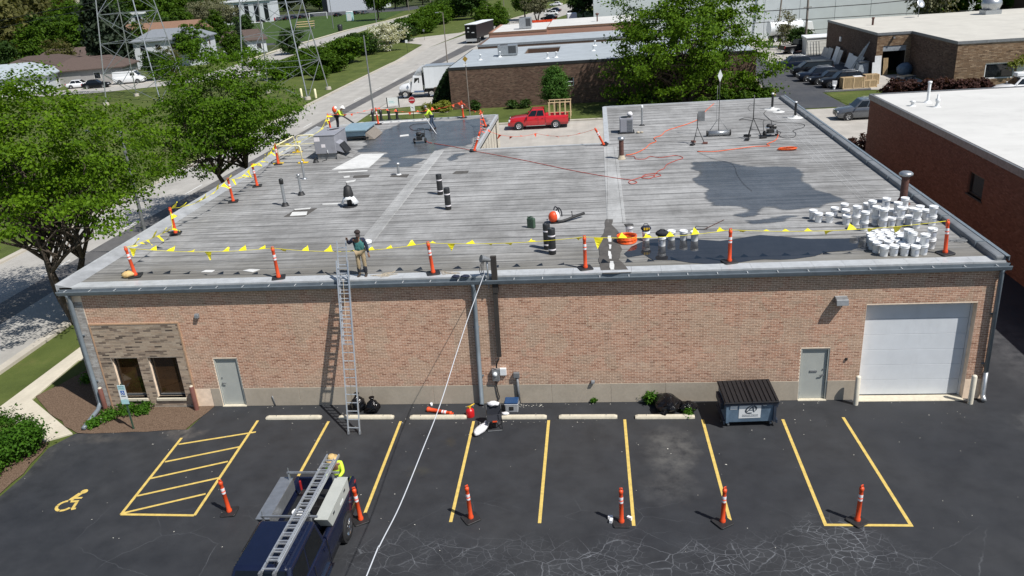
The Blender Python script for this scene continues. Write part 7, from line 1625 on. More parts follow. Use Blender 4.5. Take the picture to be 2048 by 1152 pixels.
# --- stands, magnet roller, pressure washers on the right wing
def tripod(t, h, spread, m='blackm', r=.022):
    for k in range(3):
        a = R(90 + 120 * k + 20); MB().tube([(0, 0, h), (spread * math.cos(a), spread * math.sin(a), .01)], r, 6).build('leg', mt[m], t)
    for k in range(3):
        a = R(90 + 120 * k + 20); MB().tube([(0, 0, h * .45), (spread * .55 * math.cos(a), spread * .55 * math.sin(a), h * .45)], r * .7, 5).build('brace', mt[m], t)
t = thing('tripod_sign', 'black tripod stand carrying a small square grey panel', 'tripod', (*(22.94, 19.75), ZR)); tripod(t, .95, .42)
MB().tube([(0, 0, .9), (0, 0, 1.7)], .022, 6).build('mast', mt['blackm'], t); MB().box(.02, -.02, 1.28, .40, .0, 1.82).build('panel', mt['steel'], t)
for k in range(3): a = R(90 + 120 * k + 20); MB().cbox((.45 * math.cos(a), .45 * math.sin(a), .05), .28, .18, .08, rz=a).build('weight', mt['bollardr' if k != 1 else 'black'], t)
t = thing('tripod_stand', 'taller bare black tripod mast with weighted feet on right wing', 'tripod', (*(26.15, 20.52), ZR)); tripod(t, 1.15, .52, r=.026)
MB().tube([(0, 0, 1.1), (0, 0, 2.45)], .026, 6).build('mast', mt['blackm'], t); MB().tube(smooth_path([(0, 0, 1.55), (-.25, 0, 1.6), (-.32, 0, 1.75), (-.2, 0, 1.9), (0, 0, 1.88)]), .01, 5).build('cable_loop', mt['black'], t)
for k in range(3): a = R(90 + 120 * k + 20); MB().cbox((.58 * math.cos(a), .58 * math.sin(a), .06), .36, .22, .10, rz=a + .4).build('weight', mt['black'], t)
hose('black_hose', 'black cable running from the tripod mast top to the vent flashing', [(*(27.06, 25.62), ZR + .02), (*(26.67, 26.07), ZR + .02), (*(26.29, 26), ZR + .02), (*(26.84, 26.71), ZR + .02), (*(27.38, 26.22), ZR + .02), (*(27.82, 25.59), ZR + .02)], .014, 'black')
t = thing('seam_roller', 'wide spiked roller with long upright handle and white diamond tag', 'roller', (*(24.4, 21.63), ZR))
MB().tube([(-.62, 0, .16), (.62, 0, .16)], .15, 14).build('drum', mt['galv'], t)
mb = MB()
for k in range(16):
    for j in range(8): a = j * .785 + (k % 2) * .39; c = (-.58 + k * .077, .15 * math.cos(a), .16 + .15 * math.sin(a)); mb.tube([c, (c[0], .195 * math.cos(a), .16 + .195 * math.sin(a))], .014, 4)
tag(mb.build('spikes', mt['steel'], t), kind='stuff')
MB().cyl((-.70, 0, .17), (-.64, 0, .17), .17, n=14).build('wheel', mt['black'], t); MB().cyl((.64, 0, .17), (.70, 0, .17), .17, n=14).build('wheel', mt['black'], t)
MB().tube([(-.60, 0, .2), (0, .05, 1.05), (.60, 0, .2)], .02, 6).build('yoke', mt['steel'], t); MB().tube([(0, .05, .2), (0, .05, 3.3)], .018, 6).build('handle_pole', mt['blackm'], t); MB().tube([(-.14, .05, .9), (-.12, .05, 2.9)], .008, 5).build('stay_line', mt['steel'], t)
MB().yprism([(0, 3.1), (.14, 3.45), (0, 3.8), (-.14, 3.45)], .03, .045).build('diamond_tag', mt['signw'], t)
def washer(xy, label, rz=0, rot=False):
    t = thing('pressure_washer', label, 'pressure washer', (xy[0], xy[1], ZR), rz)
    for s in (-1, 1): MB().lathe([(.05, -.05), (.15, -.05), (.16, -.03), (.16, .03), (.15, .05), (.05, .05)], 16).build('wheel', mt['tyre'], t, loc=(s * .36, -.05, .16), rot=(0, R(90), 0))
    MB().beam((-.36, -.05, .16), (.36, -.05, .16), .03, .03).build('axle', mt['steel'], t)
    MB().box(-.30, -.3, .14, .30, .3, .18).build('deck', mt['steel'], t, bevel=.01); MB().box(-.20, -.2, .18, .14, .12, .46).build('engine', mt['blackm'], t, bevel=.04)
    MB().ball((-.05, .0, .58), .2, .16, .12, 12, 7).build('fuel_tank', mt['black'], t); MB().cyl((.16, 0, .5), (.32, 0, .5), .13, n=14).build('starter', mt['blackm'], t); MB().box(-.30, -.26, .44, -.16, .05, .54).build('muffler', mt['chrome'], t, bevel=.02)
    MB().box(.16, -.18, .18, .3, .06, .34).build('pump', mt['galv'], t, bevel=.02)
    MB().tube([(-.25, .28, .18), (-.25, .48, .7), (-.2, .52, .82), (.2, .52, .82), (.25, .48, .7), (.25, .28, .18)], .016, 6).build('handle', mt['blackm'], t)
washer((6.06, 23.74), 'black petrol pressure washer near the yellow vested worker'); washer((27.21, 20.97), 'black petrol pressure washer on right wing beside tall tripod', .2)
pts = [(*(6.17, 24.02), ZR + .25), (*(6.57, 23.62), ZR + .05), (*(6.87, 23.41), ZR + .02)]
hose('red_hose', 'short red hose leaving the left pressure washer', pts, .02, 'redhose')
t = thing('boot_pack', 'pale stones and rag beside the condenser unit', 'rubble', (*(19.8, 23.46), ZR)); MB().ball((0, 0, .06), .12, .1, .06, 8, 5, .15, 0, 2, -.055).ball((.22, .03, .05), .1, .08, .05, 8, 5, .2, 0, 4, -.045).build('stone', mt['rope'], t)
# --- tall extension ladder against the eaves
lt2, d, s_, up = ladder('extension_ladder', 'tall aluminium extension ladder leaning on the front gutter', (8.32, -2.08, 0.06), (8.14, -.02, 5.95), .42, side=(1, 0, -.02))
for q in (-1, 1): MB().beam(s_ * (q * .165) + d * 3.2 - up * .07, s_ * (q * .165) + d * 6.95 - up * .07, .03, .075, up=up).build('fly_rail', mt['alum'], lt2)
for k in range(12): c = d * (3.35 + k * .305) - up * .07; MB().beam(c - s_ * .16, c + s_ * .16, .03, .036, up=up).build('fly_rung', mt['alum'], lt2)
MB().tube([d * .9 + up * .05, d * 5.6 + up * .05], .008, 4).build('pull_rope', mt['rope'], lt2)
MB().tube(smooth_path([s_ * -.2 + d * 5.45 - up * .1, d * 5.75 - up * .12, s_ * .2 + d * 5.45 - up * .1]), .018, 6).build('stand_off', mt['alum'], lt2)
# --- white service cable to the mast
cpts = [(13.3, -.30, 5.42)] + [(13.27, -3.66, 5.41), (13.22, -5.92, 5.24), (13.16, -8.55, 4.99), (13.1, -10.55, 4.96), (13.04, -12.63, 4.98), (13, -14.09, 5.16), (12.96, -14.93, 5.16)]
L0 = Vector(cpts[-1]); cp2 = [Vector(c) for c in cpts] + [L0 + Vector((-.1, -8, .15)), L0 + Vector((-.25, -17, 1.0)), L0 + Vector((-.4, -26, 2.4))]
o_ = MB().tube(smooth_path(cp2, 6), .0125, 8).build('service_cable', mt['cable']); tag(o_, 'thick white overhead cable running from roof mast towards the camera', 'cable')
# ---------------------------------------------------------------- things on the parking lot
GL_ = 'delineator posts on the parking lot'
post((5.55, -6.56), .003, 'orange post at right side of yellow hatched bay', (0, -.06), GL_, SC, .1)
post((9.9, -6.9), .003, 'orange post close beside the navy truck rear wheel', (0, -.05), GL_, SC, .5)
post((13.28, -6.8), .003, 'orange post between two stall lines below the black chair', (0, -.03), GL_, SC, .6)
post((17.77, -6.94), .003, 'orange post with white weights on base beside stall line', (0, 0), GL_, SC, 0)
post((20.67, -6.9), .003, 'orange post at the end of stall line second from right', (0, .03), GL_, SC, .6)
post((24.44, -6.8), .003, 'orange post on the short cross line at far right', (0, .03), GL_, SC, .6)
p = (17.77, -6.89)
for k, (dx, dy) in enumerate(((-.32, .13), (-.30, -.02), (.24, .1))): scrap('white_weight', ('white block at back left corner of the post base', 'white block at left of the post base', 'white block at right of the post base')[k], 'weight', MB().cbox((0, 0, .06), .14, .08, .10), 'pail', (p[0] + dx, p[1] + dy, .004), (0, 0, k * 1.3))
lp = dup(PP, (0, 0, 0), 0, 'orange post lying on its side by the wall'); lp.name = 'fallen_post'; del lp['group']
for c in list(lp.children):
    if c.name.startswith('base'): bpy.data.objects.remove(c)
a, b = Vector((*(10.69, -0.52), .08)), Vector((*(11.86, -0.9), .08)); d = (b - a).normalized(); lp.location = a; lp.rotation_mode = 'QUATERNION'; lp.rotation_quaternion = d.to_track_quat('Z', 'Y'); lp.scale = (1.3, 1.3, 1.0)
# wheel stops
def stop(x0, x1, y, lab):
    t = thing('wheel_stop', lab, 'wheel stop', ((x0 + x1) / 2, y, 0), rng.uniform(-.01, .01), 'concrete wheel stops along the wall')
    L = (x1 - x0) / 2
    MB().loft([[(x, sy * (.09 if abs(x) > L - .01 else .10), 0) if i in (0, 5) else (x, sy * .085, .07) if i in (1, 4) else (x, sy * .055, .12 if abs(x) < L - .01 else .08) for i, sy in ((0, -1), (1, -1), (2, -1), (3, 1), (4, 1), (5, 1))] for x in (-L, -L + .10, 0, L - .10, L)], smooth=False).build('block', mt['stone'], t, bevel=.012)
    for s in (-1, 1): MB().cyl((s * L * .62, 0, .1), (s * L * .62, 0, .128), .022, n=8).build('anchor_pin', mt['steel'], t)
for x0, x1, y, l in ((4.56, 6.72, -.98, 'wheel stop furthest left nearest the grey green door'), (7.42, 9.53, -1.0, 'wheel stop under the foot of the tall ladder'), (10.16, 12.29, -1.04, 'wheel stop in front of the fallen orange post'), (13.2, 15.25, -1.08, 'wheel stop beside the black chair and white bag'), (15.7, 17.8, -1.1, 'wheel stop in open bay below the wall vent light'), (18.44, 20.53, -1.14, 'wheel stop in front of the black rubbish bags')): stop(x0, x1, y, l)
# bollards
for x, y, h, m, l in ((26.26, -.34, 1.15, 'bollardw', 'cream bollard at the left side of the garage door'), (30.13, -.34, 1.12, 'bollardw', 'cream bollard at right of the garage door beside downspout'), (-2.42, -.24, 1.0, 'bollardr', 'brown bollard at the left front corner beside blue downspout'), (1.42, -.28, 1.05, 'bollardr', 'brown bollard right of the two dark windows')):
    t = thing('bollard', l, 'bollard', (x, y, 0), 0, 'bollards along the front wall'); MB().lathe([(.088, 0), (.088, h - .04), (.07, h - .005), (.02, h + .01)], 14).build('post', mt[m], t); 
    if m == 'bollardr': MB().lathe([(.07, h), (.05, h + .035), (.01, h + .045)], 12).build('cap', mt['stone'], t)
# parking sign
t = thing('parking_sign', 'accessible parking sign on green post at the mulch edge', 'sign', (-.44, -1.66, 0)); MB().beam((0, 0, 0), (-.02, .02, 1.95), .06, .035).build('post', mt['cangrn'], t)
MB().box(-.16, -.035, 1.32, .14, -.03, 1.92).build('sign_board', mt['signw'], t); MB().box(-.15, -.039, 1.72, .13, -.036, 1.91).box(-.16, -.04, 1.12, .14, -.031, 1.31).build('teal_panel', mt['signteal'], t); MB().box(-.085, -.041, 1.52, .065, -.0365, 1.69).build('symbol_panel', mt['signblue'], t)
mb = MB(); mb.cyl((-.01, -.043, 1.655), (-.01, -.0415, 1.655), .013, n=8); mb.tube([(-.01, -.0425, 1.64), (-.008, -.0425, 1.60), (.02, -.0425, 1.60), (.03, -.0425, 1.565)], .007, 4); mb.tube([(-.02 + .036 * math.cos(R(a)), -.0425, 1.575 + .036 * math.sin(R(a))) for a in range(110, 330, 20)], .006, 4); mb.build('wheelchair_symbol', mt['signw'], t)
text('RESERVED', .05, mt['inkgrey'], t, (-.01, -.042, 1.86), (R(90), 0, 0)); text('PARKING', .05, mt['inkgrey'], t, (-.01, -.042, 1.78), (R(90), 0, 0)); MB().box(-.10, -.038, 1.44, .08, -.0365, 1.475).build('print_bar', mt['inkgrey'], t)
# dumpster
D = thing('dumpster', 'blue grey dumpster with black ribbed lids and white logo sign', 'dumpster', (22.3, -1.14, 0), R(3))
MB().xprism([(-.62, .2), (.55, .2), (.62, 1.07), (-.70, .99)], -.86, .86).build('body', mt['dumpblue'], D, bevel=.01)
MB().box(-.92, -.76, .92, .92, -.66, 1.02).box(-.92, -.70, .16, -.861, .60, .30).box(.861, -.70, .16, .92, .60, .30).build('rim', mt['dumpdark'], D, bevel=.01)
for s in (-1, 1):
    MB().box(s * .93 - .05, -.45, .62, s * .93 + .05, .42, .86).build('fork_pocket', mt['dumpdark'], D, bevel=.01)
    MB().box(s * .80 - .045, -.735, .24, s * .80 + .045, -.66, .94).build('corner_post', mt['dumpdark' if s > 0 else 'dumpblue'], D)
    ld = MB().hexa([(-.455, -.80, 1.03), (.455, -.80, 1.03), (.455, .66, 1.10), (-.455, .66, 1.10), (-.455, -.80, 1.06), (.455, -.80, 1.06), (.455, .66, 1.135), (-.455, .66, 1.135)]).build('lid', mt['lid'], D, loc=(s * .462, 0, 0), bevel=.008)
    for k in range(6): x = -.39 + k * .155; MB().hexa([(x - .042, -.77, 1.066), (x + .042, -.77, 1.066), (x + .042, .62, 1.132), (x - .042, .62, 1.132), (x - .03, -.76, 1.105), (x + .03, -.76, 1.105), (x + .03, .6, 1.165), (x - .03, .6, 1.165)]).build('rib', mt['lid'], ld)
    for yy in (-.5, .45):
        c = MB().cyl((s * .72 - .03, yy, .08), (s * .72 + .03, yy, .08), .08, n=14).build('caster', mt['steel'], D); MB().box(s * .72 - .05, yy - .05, .15, s * .72 + .05, yy + .05, .2).build('fork', mt['dumpdark'], c)
yf = lambda z: -.62 - .08 * (z - .2) / .78
def fpl(x0, z0, x1, z1, m, nm, off): return MB().hexa([(x0, yf(z0) - off, z0), (x1, yf(z0) - off, z0), (x1, yf(z0) + .003, z0), (x0, yf(z0) + .003, z0), (x0, yf(z1) - off, z1), (x1, yf(z1) - off, z1), (x1, yf(z1) + .003, z1), (x0, yf(z1) + .003, z1)]).build(nm, mt[m], D)
fpl(-.40, .36, .34, .955, 'signw', 'logo_sign', .006); fpl(-.70, .74, -.46, .90, 'signw', 'blank_sticker', .006); fpl(.40, .86, .52, .94, 'signw', 'small_sticker', .006)
rt = (R(90) + math.atan(.08 / .78), 0, 0); zz = lambda z, o=.009: (yf(z) - o)
mb = MB(); n = 22
for a0, a1, ra, rb, sh in ((95, 235, .205, .165, 0), (235, 300, .205, .15, 0), (-20, 85, .205, .15, 0)):
    o_, q = [], []
    for i in range(9):
        a = R(a0 + (a1 - a0) * i / 8); w_ = math.sin(math.pi * (i + .3) / 9.5)
        for lst, r_ in ((o_, .205), (q, .205 - (.02 + .045 * w_))): x = r_ * math.cos(a) * .95; z = .715 + r_ * math.sin(a) * .85; lst.append((x + (z - .715) * .35, zz(z), z))
    for i in range(8): mb.plate([q[i], q[i + 1], o_[i + 1], o_[i]])
mb.build('logo_swoosh', mt['inkgrey'], D)
text('A', .36, mt['inkgrey'], D, (-.02, zz(.72, .0125), .72), rt, shear=.25, sx=1.25)
text('Advanced Disposal', .070, mt['inkgrey'], D, (-.02, zz(.495), .495), rt); MB().box(-.29, zz(.44), .432, .25, zz(.44) + .003, .447).build('print_bar', mt['inkgrey'], D)
# rubbish bags
def bag(name, label, xy, r, h, m='plblack', seed=1, rx=1.0, tie=True, cat='rubbish bag', group=None):
    t = thing(name, label, cat, (*xy, 0), seed, group); rg_ = random.Random(seed); vs = []; n, mm = 18, 9
    for i in range(mm + 1):
        v_ = i / mm; rad = math.sin(math.pi * min(.95, .12 + .86 * v_)) ** .7 * (1 - .35 * v_)
        for k in range(n): a = 2 * math.pi * k / n; f = 1 + .10 * math.sin(5 * a + seed + v_ * 4) + rg_.uniform(-.09, .09); vs.append((rx * r * rad * f * math.cos(a), r * rad * f * math.sin(a), max(.004, h * v_ ** .9 + rg_.uniform(-.02, .02))))
    fs = [(i * n + k, i * n + (k + 1) % n, (i + 1) * n + (k + 1) % n, (i + 1) * n + k) for i in range(mm) for k in range(n)] + [tuple(range(n))[::-1], tuple(range(mm * n, mm * n + n))]
    MB().add(vs, fs, 0, False).build('sack', mt[m], t)
    if tie: MB().lathe([(.05, h - .05), (.035, h), (.09, h + .07), (.11, h + .12), (.02, h + .06)], 9).build('tied_neck', mt[m], t)
bag('rubbish_bag', 'black rubbish bag against the wall behind the tall ladder', (8.02, -.42), .34, .62, seed=3); bag('rubbish_bag', 'slumped black rubbish bag just right of the tall ladder', (8.62, -.52), .32, .50, seed=5)
bag('rubbish_bag', 'large heap like black rubbish bag left of the dumpster', (19.62, -.55), .56, .60, seed=8, rx=1.2, tie=False); bag('rubbish_bag', 'black rubbish bag lying closest to the dumpster', (20.35, -.62), .40, .34, seed=11, rx=1.0, tie=False); bag('rubbish_bag', 'small flat black bag in front of large rubbish heap', (19.45, -.88), .26, .22, seed=14, rx=1.3, tie=False)
# cooler, gas can, chair
t = thing('cool_box', 'blue lidded grey cool box by the wall conduit', 'cool box', (13.93, -.52, 0), 0); MB().box(-.24, -.19, 0, .24, .20, .36).build('body', mt['coolg'], t, bevel=.03); MB().box(-.255, -.205, .362, .255, .215, .45).build('lid', mt['coolb'], t, bevel=.03); MB().box(-.25, -.20, .345, .25, .21, .361).build('white_rim', mt['pail'], t); MB().box(-.08, -.205, .12, .08, -.188, .26).box(-.05, -.207, .15, .05, -.2, .23).build('latch_panel', mt['black'], t)
for s in (-1, 1): MB().tube([(s * .25, -.1, .30), (s * .28, -.08, .33), (s * .28, .1, .33), (s * .25, .12, .30)], .013, 5).build('handle', mt['coolg'], t)
t = thing('fuel_can', 'round red safety fuel can with yellow spout by wheel stop', 'fuel can', (*(12.41, -0.91), 0), .3); MB().lathe([(.15, 0), (.155, .02), (.155, .24), (.13, .29), (.05, .33), (.04, .34)], 18).build('can', mt['canred'], t); MB().cyl((0, 0, .34), (0, 0, .40), .04, n=10).tube([(0, 0, .38), (.08, .03, .43), (.2, .06, .46)], [.03, .025, .012], 8).build('spout', mt['canyel'], t); MB().tube([(-.10, 0, .32), (-.09, 0, .42), (.05, -.02, .44)], .012, 6).build('handle', mt['canyel'], t)
t = thing('folding_chair', 'black folding camp chair with white sheet over its back', 'chair', (13.42, -1.72, 0), R(8))
for s in (-1, 1): MB().tube([(s * .26, -.25, 0), (s * .26, .22, .44), (s * .26, .28, .82)], .016, 6).build('back_leg', mt['blackm'], t); MB().tube([(s * .26, .26, 0), (s * .26, -.22, .42), (s * .26, -.26, .62), (s * .26, .2, .62)], .016, 6).build('front_leg', mt['blackm'], t)
MB().hexa([(-.25, -.24, .40), (.25, -.24, .40), (.25, .22, .37), (-.25, .22, .37), (-.25, -.24, .42), (.25, -.24, .42), (.25, .22, .39), (-.25, .22, .39)]).build('seat', mt['darkcl'], t); MB().hexa([(-.25, .22, .42), (.25, .22, .42), (.25, .25, .42), (-.25, .25, .42), (-.25, .27, .82), (.25, .27, .82), (.25, .30, .82), (-.25, .30, .82)]).build('backrest', mt['darkcl'], t); MB().beam((-.26, -.25, .03), (.26, -.25, .03), .025, .025).build('foot_bar', mt['steel'], t)
MB().box(-.06, -.26, .38, .1, -.245, .43).build('orange_tab', mt['orange'], t)
o_ = MB().ball((0, 0, -.02), .22, .09, .09, 16, 9, .22, 0, 6).build('white_sheet', mt['cloth'], None, loc=(13.38, -1.46, .86)); tag(o_, 'crumpled white sheet draped over the folding chair back', 'sheet')
t = thing('white_sack', 'long crumpled white sack lying beside the folding chair', 'sack', (12.96, -2.0, 0), R(62)); MB().ball((0, 0, .13), .42, .17, .13, 16, 9, .09, 0, 3, -.125).build('sack', mt['cloth'], t); MB().ball((.40, .03, .14), .14, .1, .10, 9, 6, .15, 0, 7).build('sack_neck', mt['cloth'], t)
scrap('bag_bundle', 'dark cable bundle and pink white rags behind the chair', 'bundle', MB().ball((0, 0, .1), .24, .14, .10, 10, 6, .2, 0, 4, -.095), 'darkcl', (13.42, -1.02, 0)); scrap('rag', 'small red and white rag on the wheel stop beside the chair', 'rag', MB().ball((0, 0, .05), .14, .08, .05, 8, 5, .25, 0, 4), 'cloth', (13.72, -1.02, .12))
scrap('red_lid', 'small white cup standing beyond the fallen orange post', 'cup', MB().lathe([(.04, 0), (.05, .1), (.045, .1), (.03, .01)], 10), 'pail', (*(10.79, -0.12), 0)).name = 'paper_cup'
scrap('kerb_stone', 'pale stone lying on the mulch beside the weedy plants', 'stone', MB().ball((0, 0, .08), .17, .12, .09, 9, 6, .12, 0, 5, -.075), 'stone', (*(-2.12, -1.16), .012))
# ---------------------------------------------------------------- people (skinned skeletons, facing -y before rotation)
def skin(name, V, E, rad, mat, parent, sub=1):
    keys = list(V); ix = {k: i for i, k in enumerate(keys)}
    me = bpy.data.meshes.new(name); me.from_pydata([V[k] for k in keys], [(ix[a], ix[b]) for a, b in E], []); me.materials.append(mt[mat])
    o_ = bpy.data.objects.new(name, me); COL.objects.link(o_); o_.parent = parent
    m = o_.modifiers.new('skin', 'SKIN'); m.use_smooth_shade = True
    sv = me.skin_vertices[0].data
    for k in keys: r_ = rad[k]; sv[ix[k]].radius = r_ if hasattr(r_, '__len__') else (r_, r_)
    sv[0].use_root = True
    if sub: q = o_.modifiers.new('sub', 'SUBSURF'); q.levels = q.render_levels = sub
    return o_
BASE = dict(pelvis=(0, 0, .98), waist=(0, 0, 1.12), chest=(0, 0, 1.33), neck=(0, -.01, 1.50), jaw=(0, -.035, 1.575), skull=(0, -.01, 1.66), crown=(0, .0, 1.73))
for s, q in ((-1, 'R'), (1, 'L')):
    BASE.update({'sh' + q: (s * .19, .01, 1.42), 'el' + q: (s * .26, .02, 1.14), 'wr' + q: (s * .27, -.06, .90), 'hip' + q: (s * .095, 0, .94), 'kn' + q: (s * .11, -.02, .52), 'an' + q: (s * .115, .03, .09), 'toe' + q: (s * .13, -.14, .035)})
RAD = dict(pelvis=(.135, .10), waist=(.125, .09), chest=(.155, .105), neck=.052, jaw=.075, skull=.088, crown=.055, shR=.068, shL=.068, elR=.044, elL=.044, wrR=.028, wrL=.028, hipR=.092, hipL=.092, knR=.060, knL=.060, anR=.036, anL=.036, toeR=.022, toeL=.022)
BE = [('pelvis', 'waist'), ('waist', 'chest'), ('chest', 'neck'), ('neck', 'jaw'), ('jaw', 'skull'), ('skull', 'crown')] + [e for q in 'RL' for e in (('chest', 'sh' + q), ('sh' + q, 'el' + q), ('el' + q, 'wr' + q), ('pelvis', 'hip' + q), ('hip' + q, 'kn' + q), ('kn' + q, 'an' + q), ('an' + q, 'toe' + q))]
def person(label, loc, rz, pose, skinm, top, legs, boots='boot', vest=None, hat=None, hatm=None):
    V = dict(BASE); V.update(pose); rad = dict(RAD); E = list(BE); t = thing('person', label, 'person', loc, rz)
    f = (Vector(V['jaw']) - Vector(V['neck'])); face = Vector(V.get('_face', (0, -1, 0))).normalized(); V.pop('_face', None)
    sk = Vector(V['skull']); jw = Vector(V['jaw']); V['nose'] = sk.lerp(jw, .55) + face * .105; rad['nose'] = .016; E.append(('skull', 'nose'))
    for q, s in (('R', -1), ('L', 1)):
        el, wr = Vector(V['el' + q]), Vector(V['wr' + q]); d = (wr - el).normalized(); sd = d.cross(Vector((0, 0, 1)))
        sd = (sd if sd.length > .3 else d.cross(Vector((0, 1, 0)))).normalized(); pl = wr + d * .075; V['palm' + q] = pl; rad['palm' + q] = (.038, .018); E.append(('wr' + q, 'palm' + q)); nn = d.cross(sd)
        for i, (off, ln) in enumerate(((-.030, .062), (-.010, .078), (.010, .074), (.030, .058))):
            a = pl + sd * off + d * (.03 + ln * .5); b = pl + sd * off * 1.1 + d * (.03 + ln * .85) + nn * .022
            V[f'f{q}{i}a'] = a; V[f'f{q}{i}b'] = b; rad[f'f{q}{i}a'] = .010; rad[f'f{q}{i}b'] = .008; E += [('palm' + q, f'f{q}{i}a'), (f'f{q}{i}a', f'f{q}{i}b')]
        V[f't{q}'] = wr + d * .05 + sd * .055 + nn * .02; rad[f't{q}'] = .010; E.append(('palm' + q, f't{q}'))
    skin('body', V, E, rad, skinm, t)
    def sub(keys, g, ends=None):
        vv = {k: V[k] for k in keys}; rr = {k: tuple(x + g for x in (RAD[k] if hasattr(RAD[k], '__len__') else (RAD[k],) * 2)) for k in keys}; return vv, [e for e in BE if e[0] in vv and e[1] in vv], rr
    def clothes(nm, keys, g, m):
        a, b, c = sub(keys, g); skin(nm, a, b, c, m, t)
    clothes('shirt', ['waist', 'pelvis', 'chest', 'shR', 'shL', 'elR', 'elL', 'wrR', 'wrL'], .018, top); clothes('trousers', ['pelvis', 'hipR', 'hipL', 'knR', 'knL', 'anR', 'anL'], .020, legs)
    if vest:
        a, b, c = sub(['waist', 'pelvis', 'chest', 'shR', 'shL'], .036); c = {k: (x + .014, y - .016) if k in ('waist', 'pelvis', 'chest') else (x, y) for k, (x, y) in c.items()}; skin('vest', a, b, c, vest, t)
    for q in 'RL': a = Vector(V['an' + q]); b = Vector(V['toe' + q]); skin('boot', dict(a=a + Vector((0, 0, .06)), b=a - Vector((0, 0, .03)), c=b), [('a', 'b'), ('b', 'c')], dict(a=.062, b=.060, c=.048), boots, t)
    up = (Vector(V['crown']) - sk).normalized(); qd = up.to_track_quat('Z', 'Y')
    if hat == 'cap':
        MB().ball((0, 0, 0), .112, .118, .095, 14, 8, 0, 0, 0, -.02).build('cap', mt[hatm], t, loc=sk + up * .045, rot=qd.to_euler()); br = face * .16; MB().beam(sk + up * .035 + face * .07, sk + up * .0 + face * .20, .15, .012, up=up).build('cap_peak', mt[hatm], t)
    elif hat: MB().lathe([(.205, -.012), (.205, .0), (.115, .018), (.112, .09), (.085, .125), (.01, .13)], 20).build('hat', mt[hatm], t, loc=sk + up * .05, rot=qd.to_euler())
    else: MB().ball((0, 0, 0), .105, .11, .10, 12, 8, .03).build('hair', mt[hatm or 'capbl'], t, loc=sk + up * .035, rot=qd.to_euler())
    for s in (-1, 1):
        sd = face.cross(up).normalized(); e_ = sk.lerp(jw, .25) + face * .088 + sd * (s * .033); MB().ball(e_, .010, n=6, m=4).build('eye', mt['black'], t)
    return t
t = person('worker in dark shirt, teal vest and khaki trousers holding the ladder top', (8.74, .28, ZR), 0, dict(shR=(-.20, -.01, 1.43), elR=(-.36, -.02, 1.27), wrR=(-.345, -.16, 1.46), elL=(.28, .0, 1.16), wrL=(.33, -.07, .92), knR=(-.10, -.05, .52), anR=(-.12, .0, .09), toeR=(-.17, -.15, .035), knL=(.12, -.02, .52), jaw=(.01, -.06, 1.57), skull=(.02, -.045, 1.655), crown=(.025, -.05, 1.73), _face=(.35, -.85, -.35)), 'skin', 'navycl', 'khaki', vest='tealv', hat='cap', hatm='capbl')
for s in (-1, 1): skin('gaiter', dict(a=(s * .112, -.03, .44), b=(s * .118, .0, .12)), [('a', 'b')], dict(a=.084, b=.074), 'darkcl', t)
t = person('worker with white hat bending forward with an orange leaf blower on back', (*(-1.29, 30.11), ZR), R(90), dict(waist=(0, -.10, 1.12), chest=(0, -.26, 1.27), neck=(0, -.40, 1.38), jaw=(0, -.47, 1.39), skull=(0, -.50, 1.46), crown=(0, -.53, 1.53), shR=(-.19, -.28, 1.30), shL=(.19, -.28, 1.30), elR=(-.26, -.36, 1.02), elL=(.25, -.34, 1.03), wrR=(-.22, -.58, .92), wrL=(.22, -.50, .86), _face=(0, -.8, -.5)), 'skin2', 'hivis', 'darkcl', hat='brim', hatm='hatw')
bl = thing('backpack_blower', 'orange backpack blower worn by worker with the white hat', 'leaf blower', t.location, R(90)); MB().ball((0, .10, 1.38), .20, .16, .24, 14, 9).build('housing', mt['orange'], bl); MB().ball((0, .0, 1.5), .15, .1, .12, 10, 7).build('tank', mt['pail'], bl)
MB().tube(smooth_path([(-.2, .1, 1.2), (-.32, -.25, 1.0), (-.26, -.6, .9), (-.18, -1.25, .38)]), [.05] * 12 + [.058] * 7, 8).build('blower_tube', mt['black'], bl)
t = person('worker in hi vis yellow shirt spraying the wet roof near courtyard', (*(6.08, 27.93), ZR), R(-75), dict(waist=(0, -.05, 1.13), chest=(0, -.17, 1.31), neck=(0, -.28, 1.45), jaw=(0, -.34, 1.49), skull=(0, -.35, 1.57), crown=(0, -.36, 1.65), shR=(-.19, -.18, 1.35), shL=(.19, -.18, 1.35), elR=(-.25, -.30, 1.08), elL=(.24, -.34, 1.10), wrR=(-.10, -.46, .95), wrL=(.10, -.50, 1.06), anR=(-.14, .22, .09), knR=(-.11, .05, .52), toeR=(-.15, .06, .035), anL=(.13, -.14, .09), knL=(.11, -.12, .52), toeL=(.14, -.30, .035), _face=(.1, -.85, -.45)), 'skin2', 'hivis', 'denim', hatm='steel')
wd = thing('spray_wand', 'white spray wand held down to roof by the hi vis worker', 'spray wand', t.location); a = t.matrix_basis @ Vector((.0, -.50, 1.0)); b = Vector((*(6.63, 26.28), ZR + .03)); MB().tube([a - t.location, a.lerp(b, .5) - t.location, b - t.location], .022, 6).build('lance', mt['white'], wd)
t = person('worker in neon shirt and tan hat standing behind the navy truck bed', (8.98, -5.92, 0), 0, dict(chest=(0, -.06, 1.33), neck=(0, -.10, 1.49), jaw=(0, -.16, 1.55), skull=(0, -.15, 1.63), crown=(0, -.16, 1.71), elR=(-.25, -.14, 1.16), wrR=(-.16, -.36, 1.10), elL=(.27, -.12, 1.16), wrL=(.20, -.36, 1.12), _face=(0, -.75, -.6)), 'skin', 'hivis', 'darkcl', hat='brim', hatm='hattan')
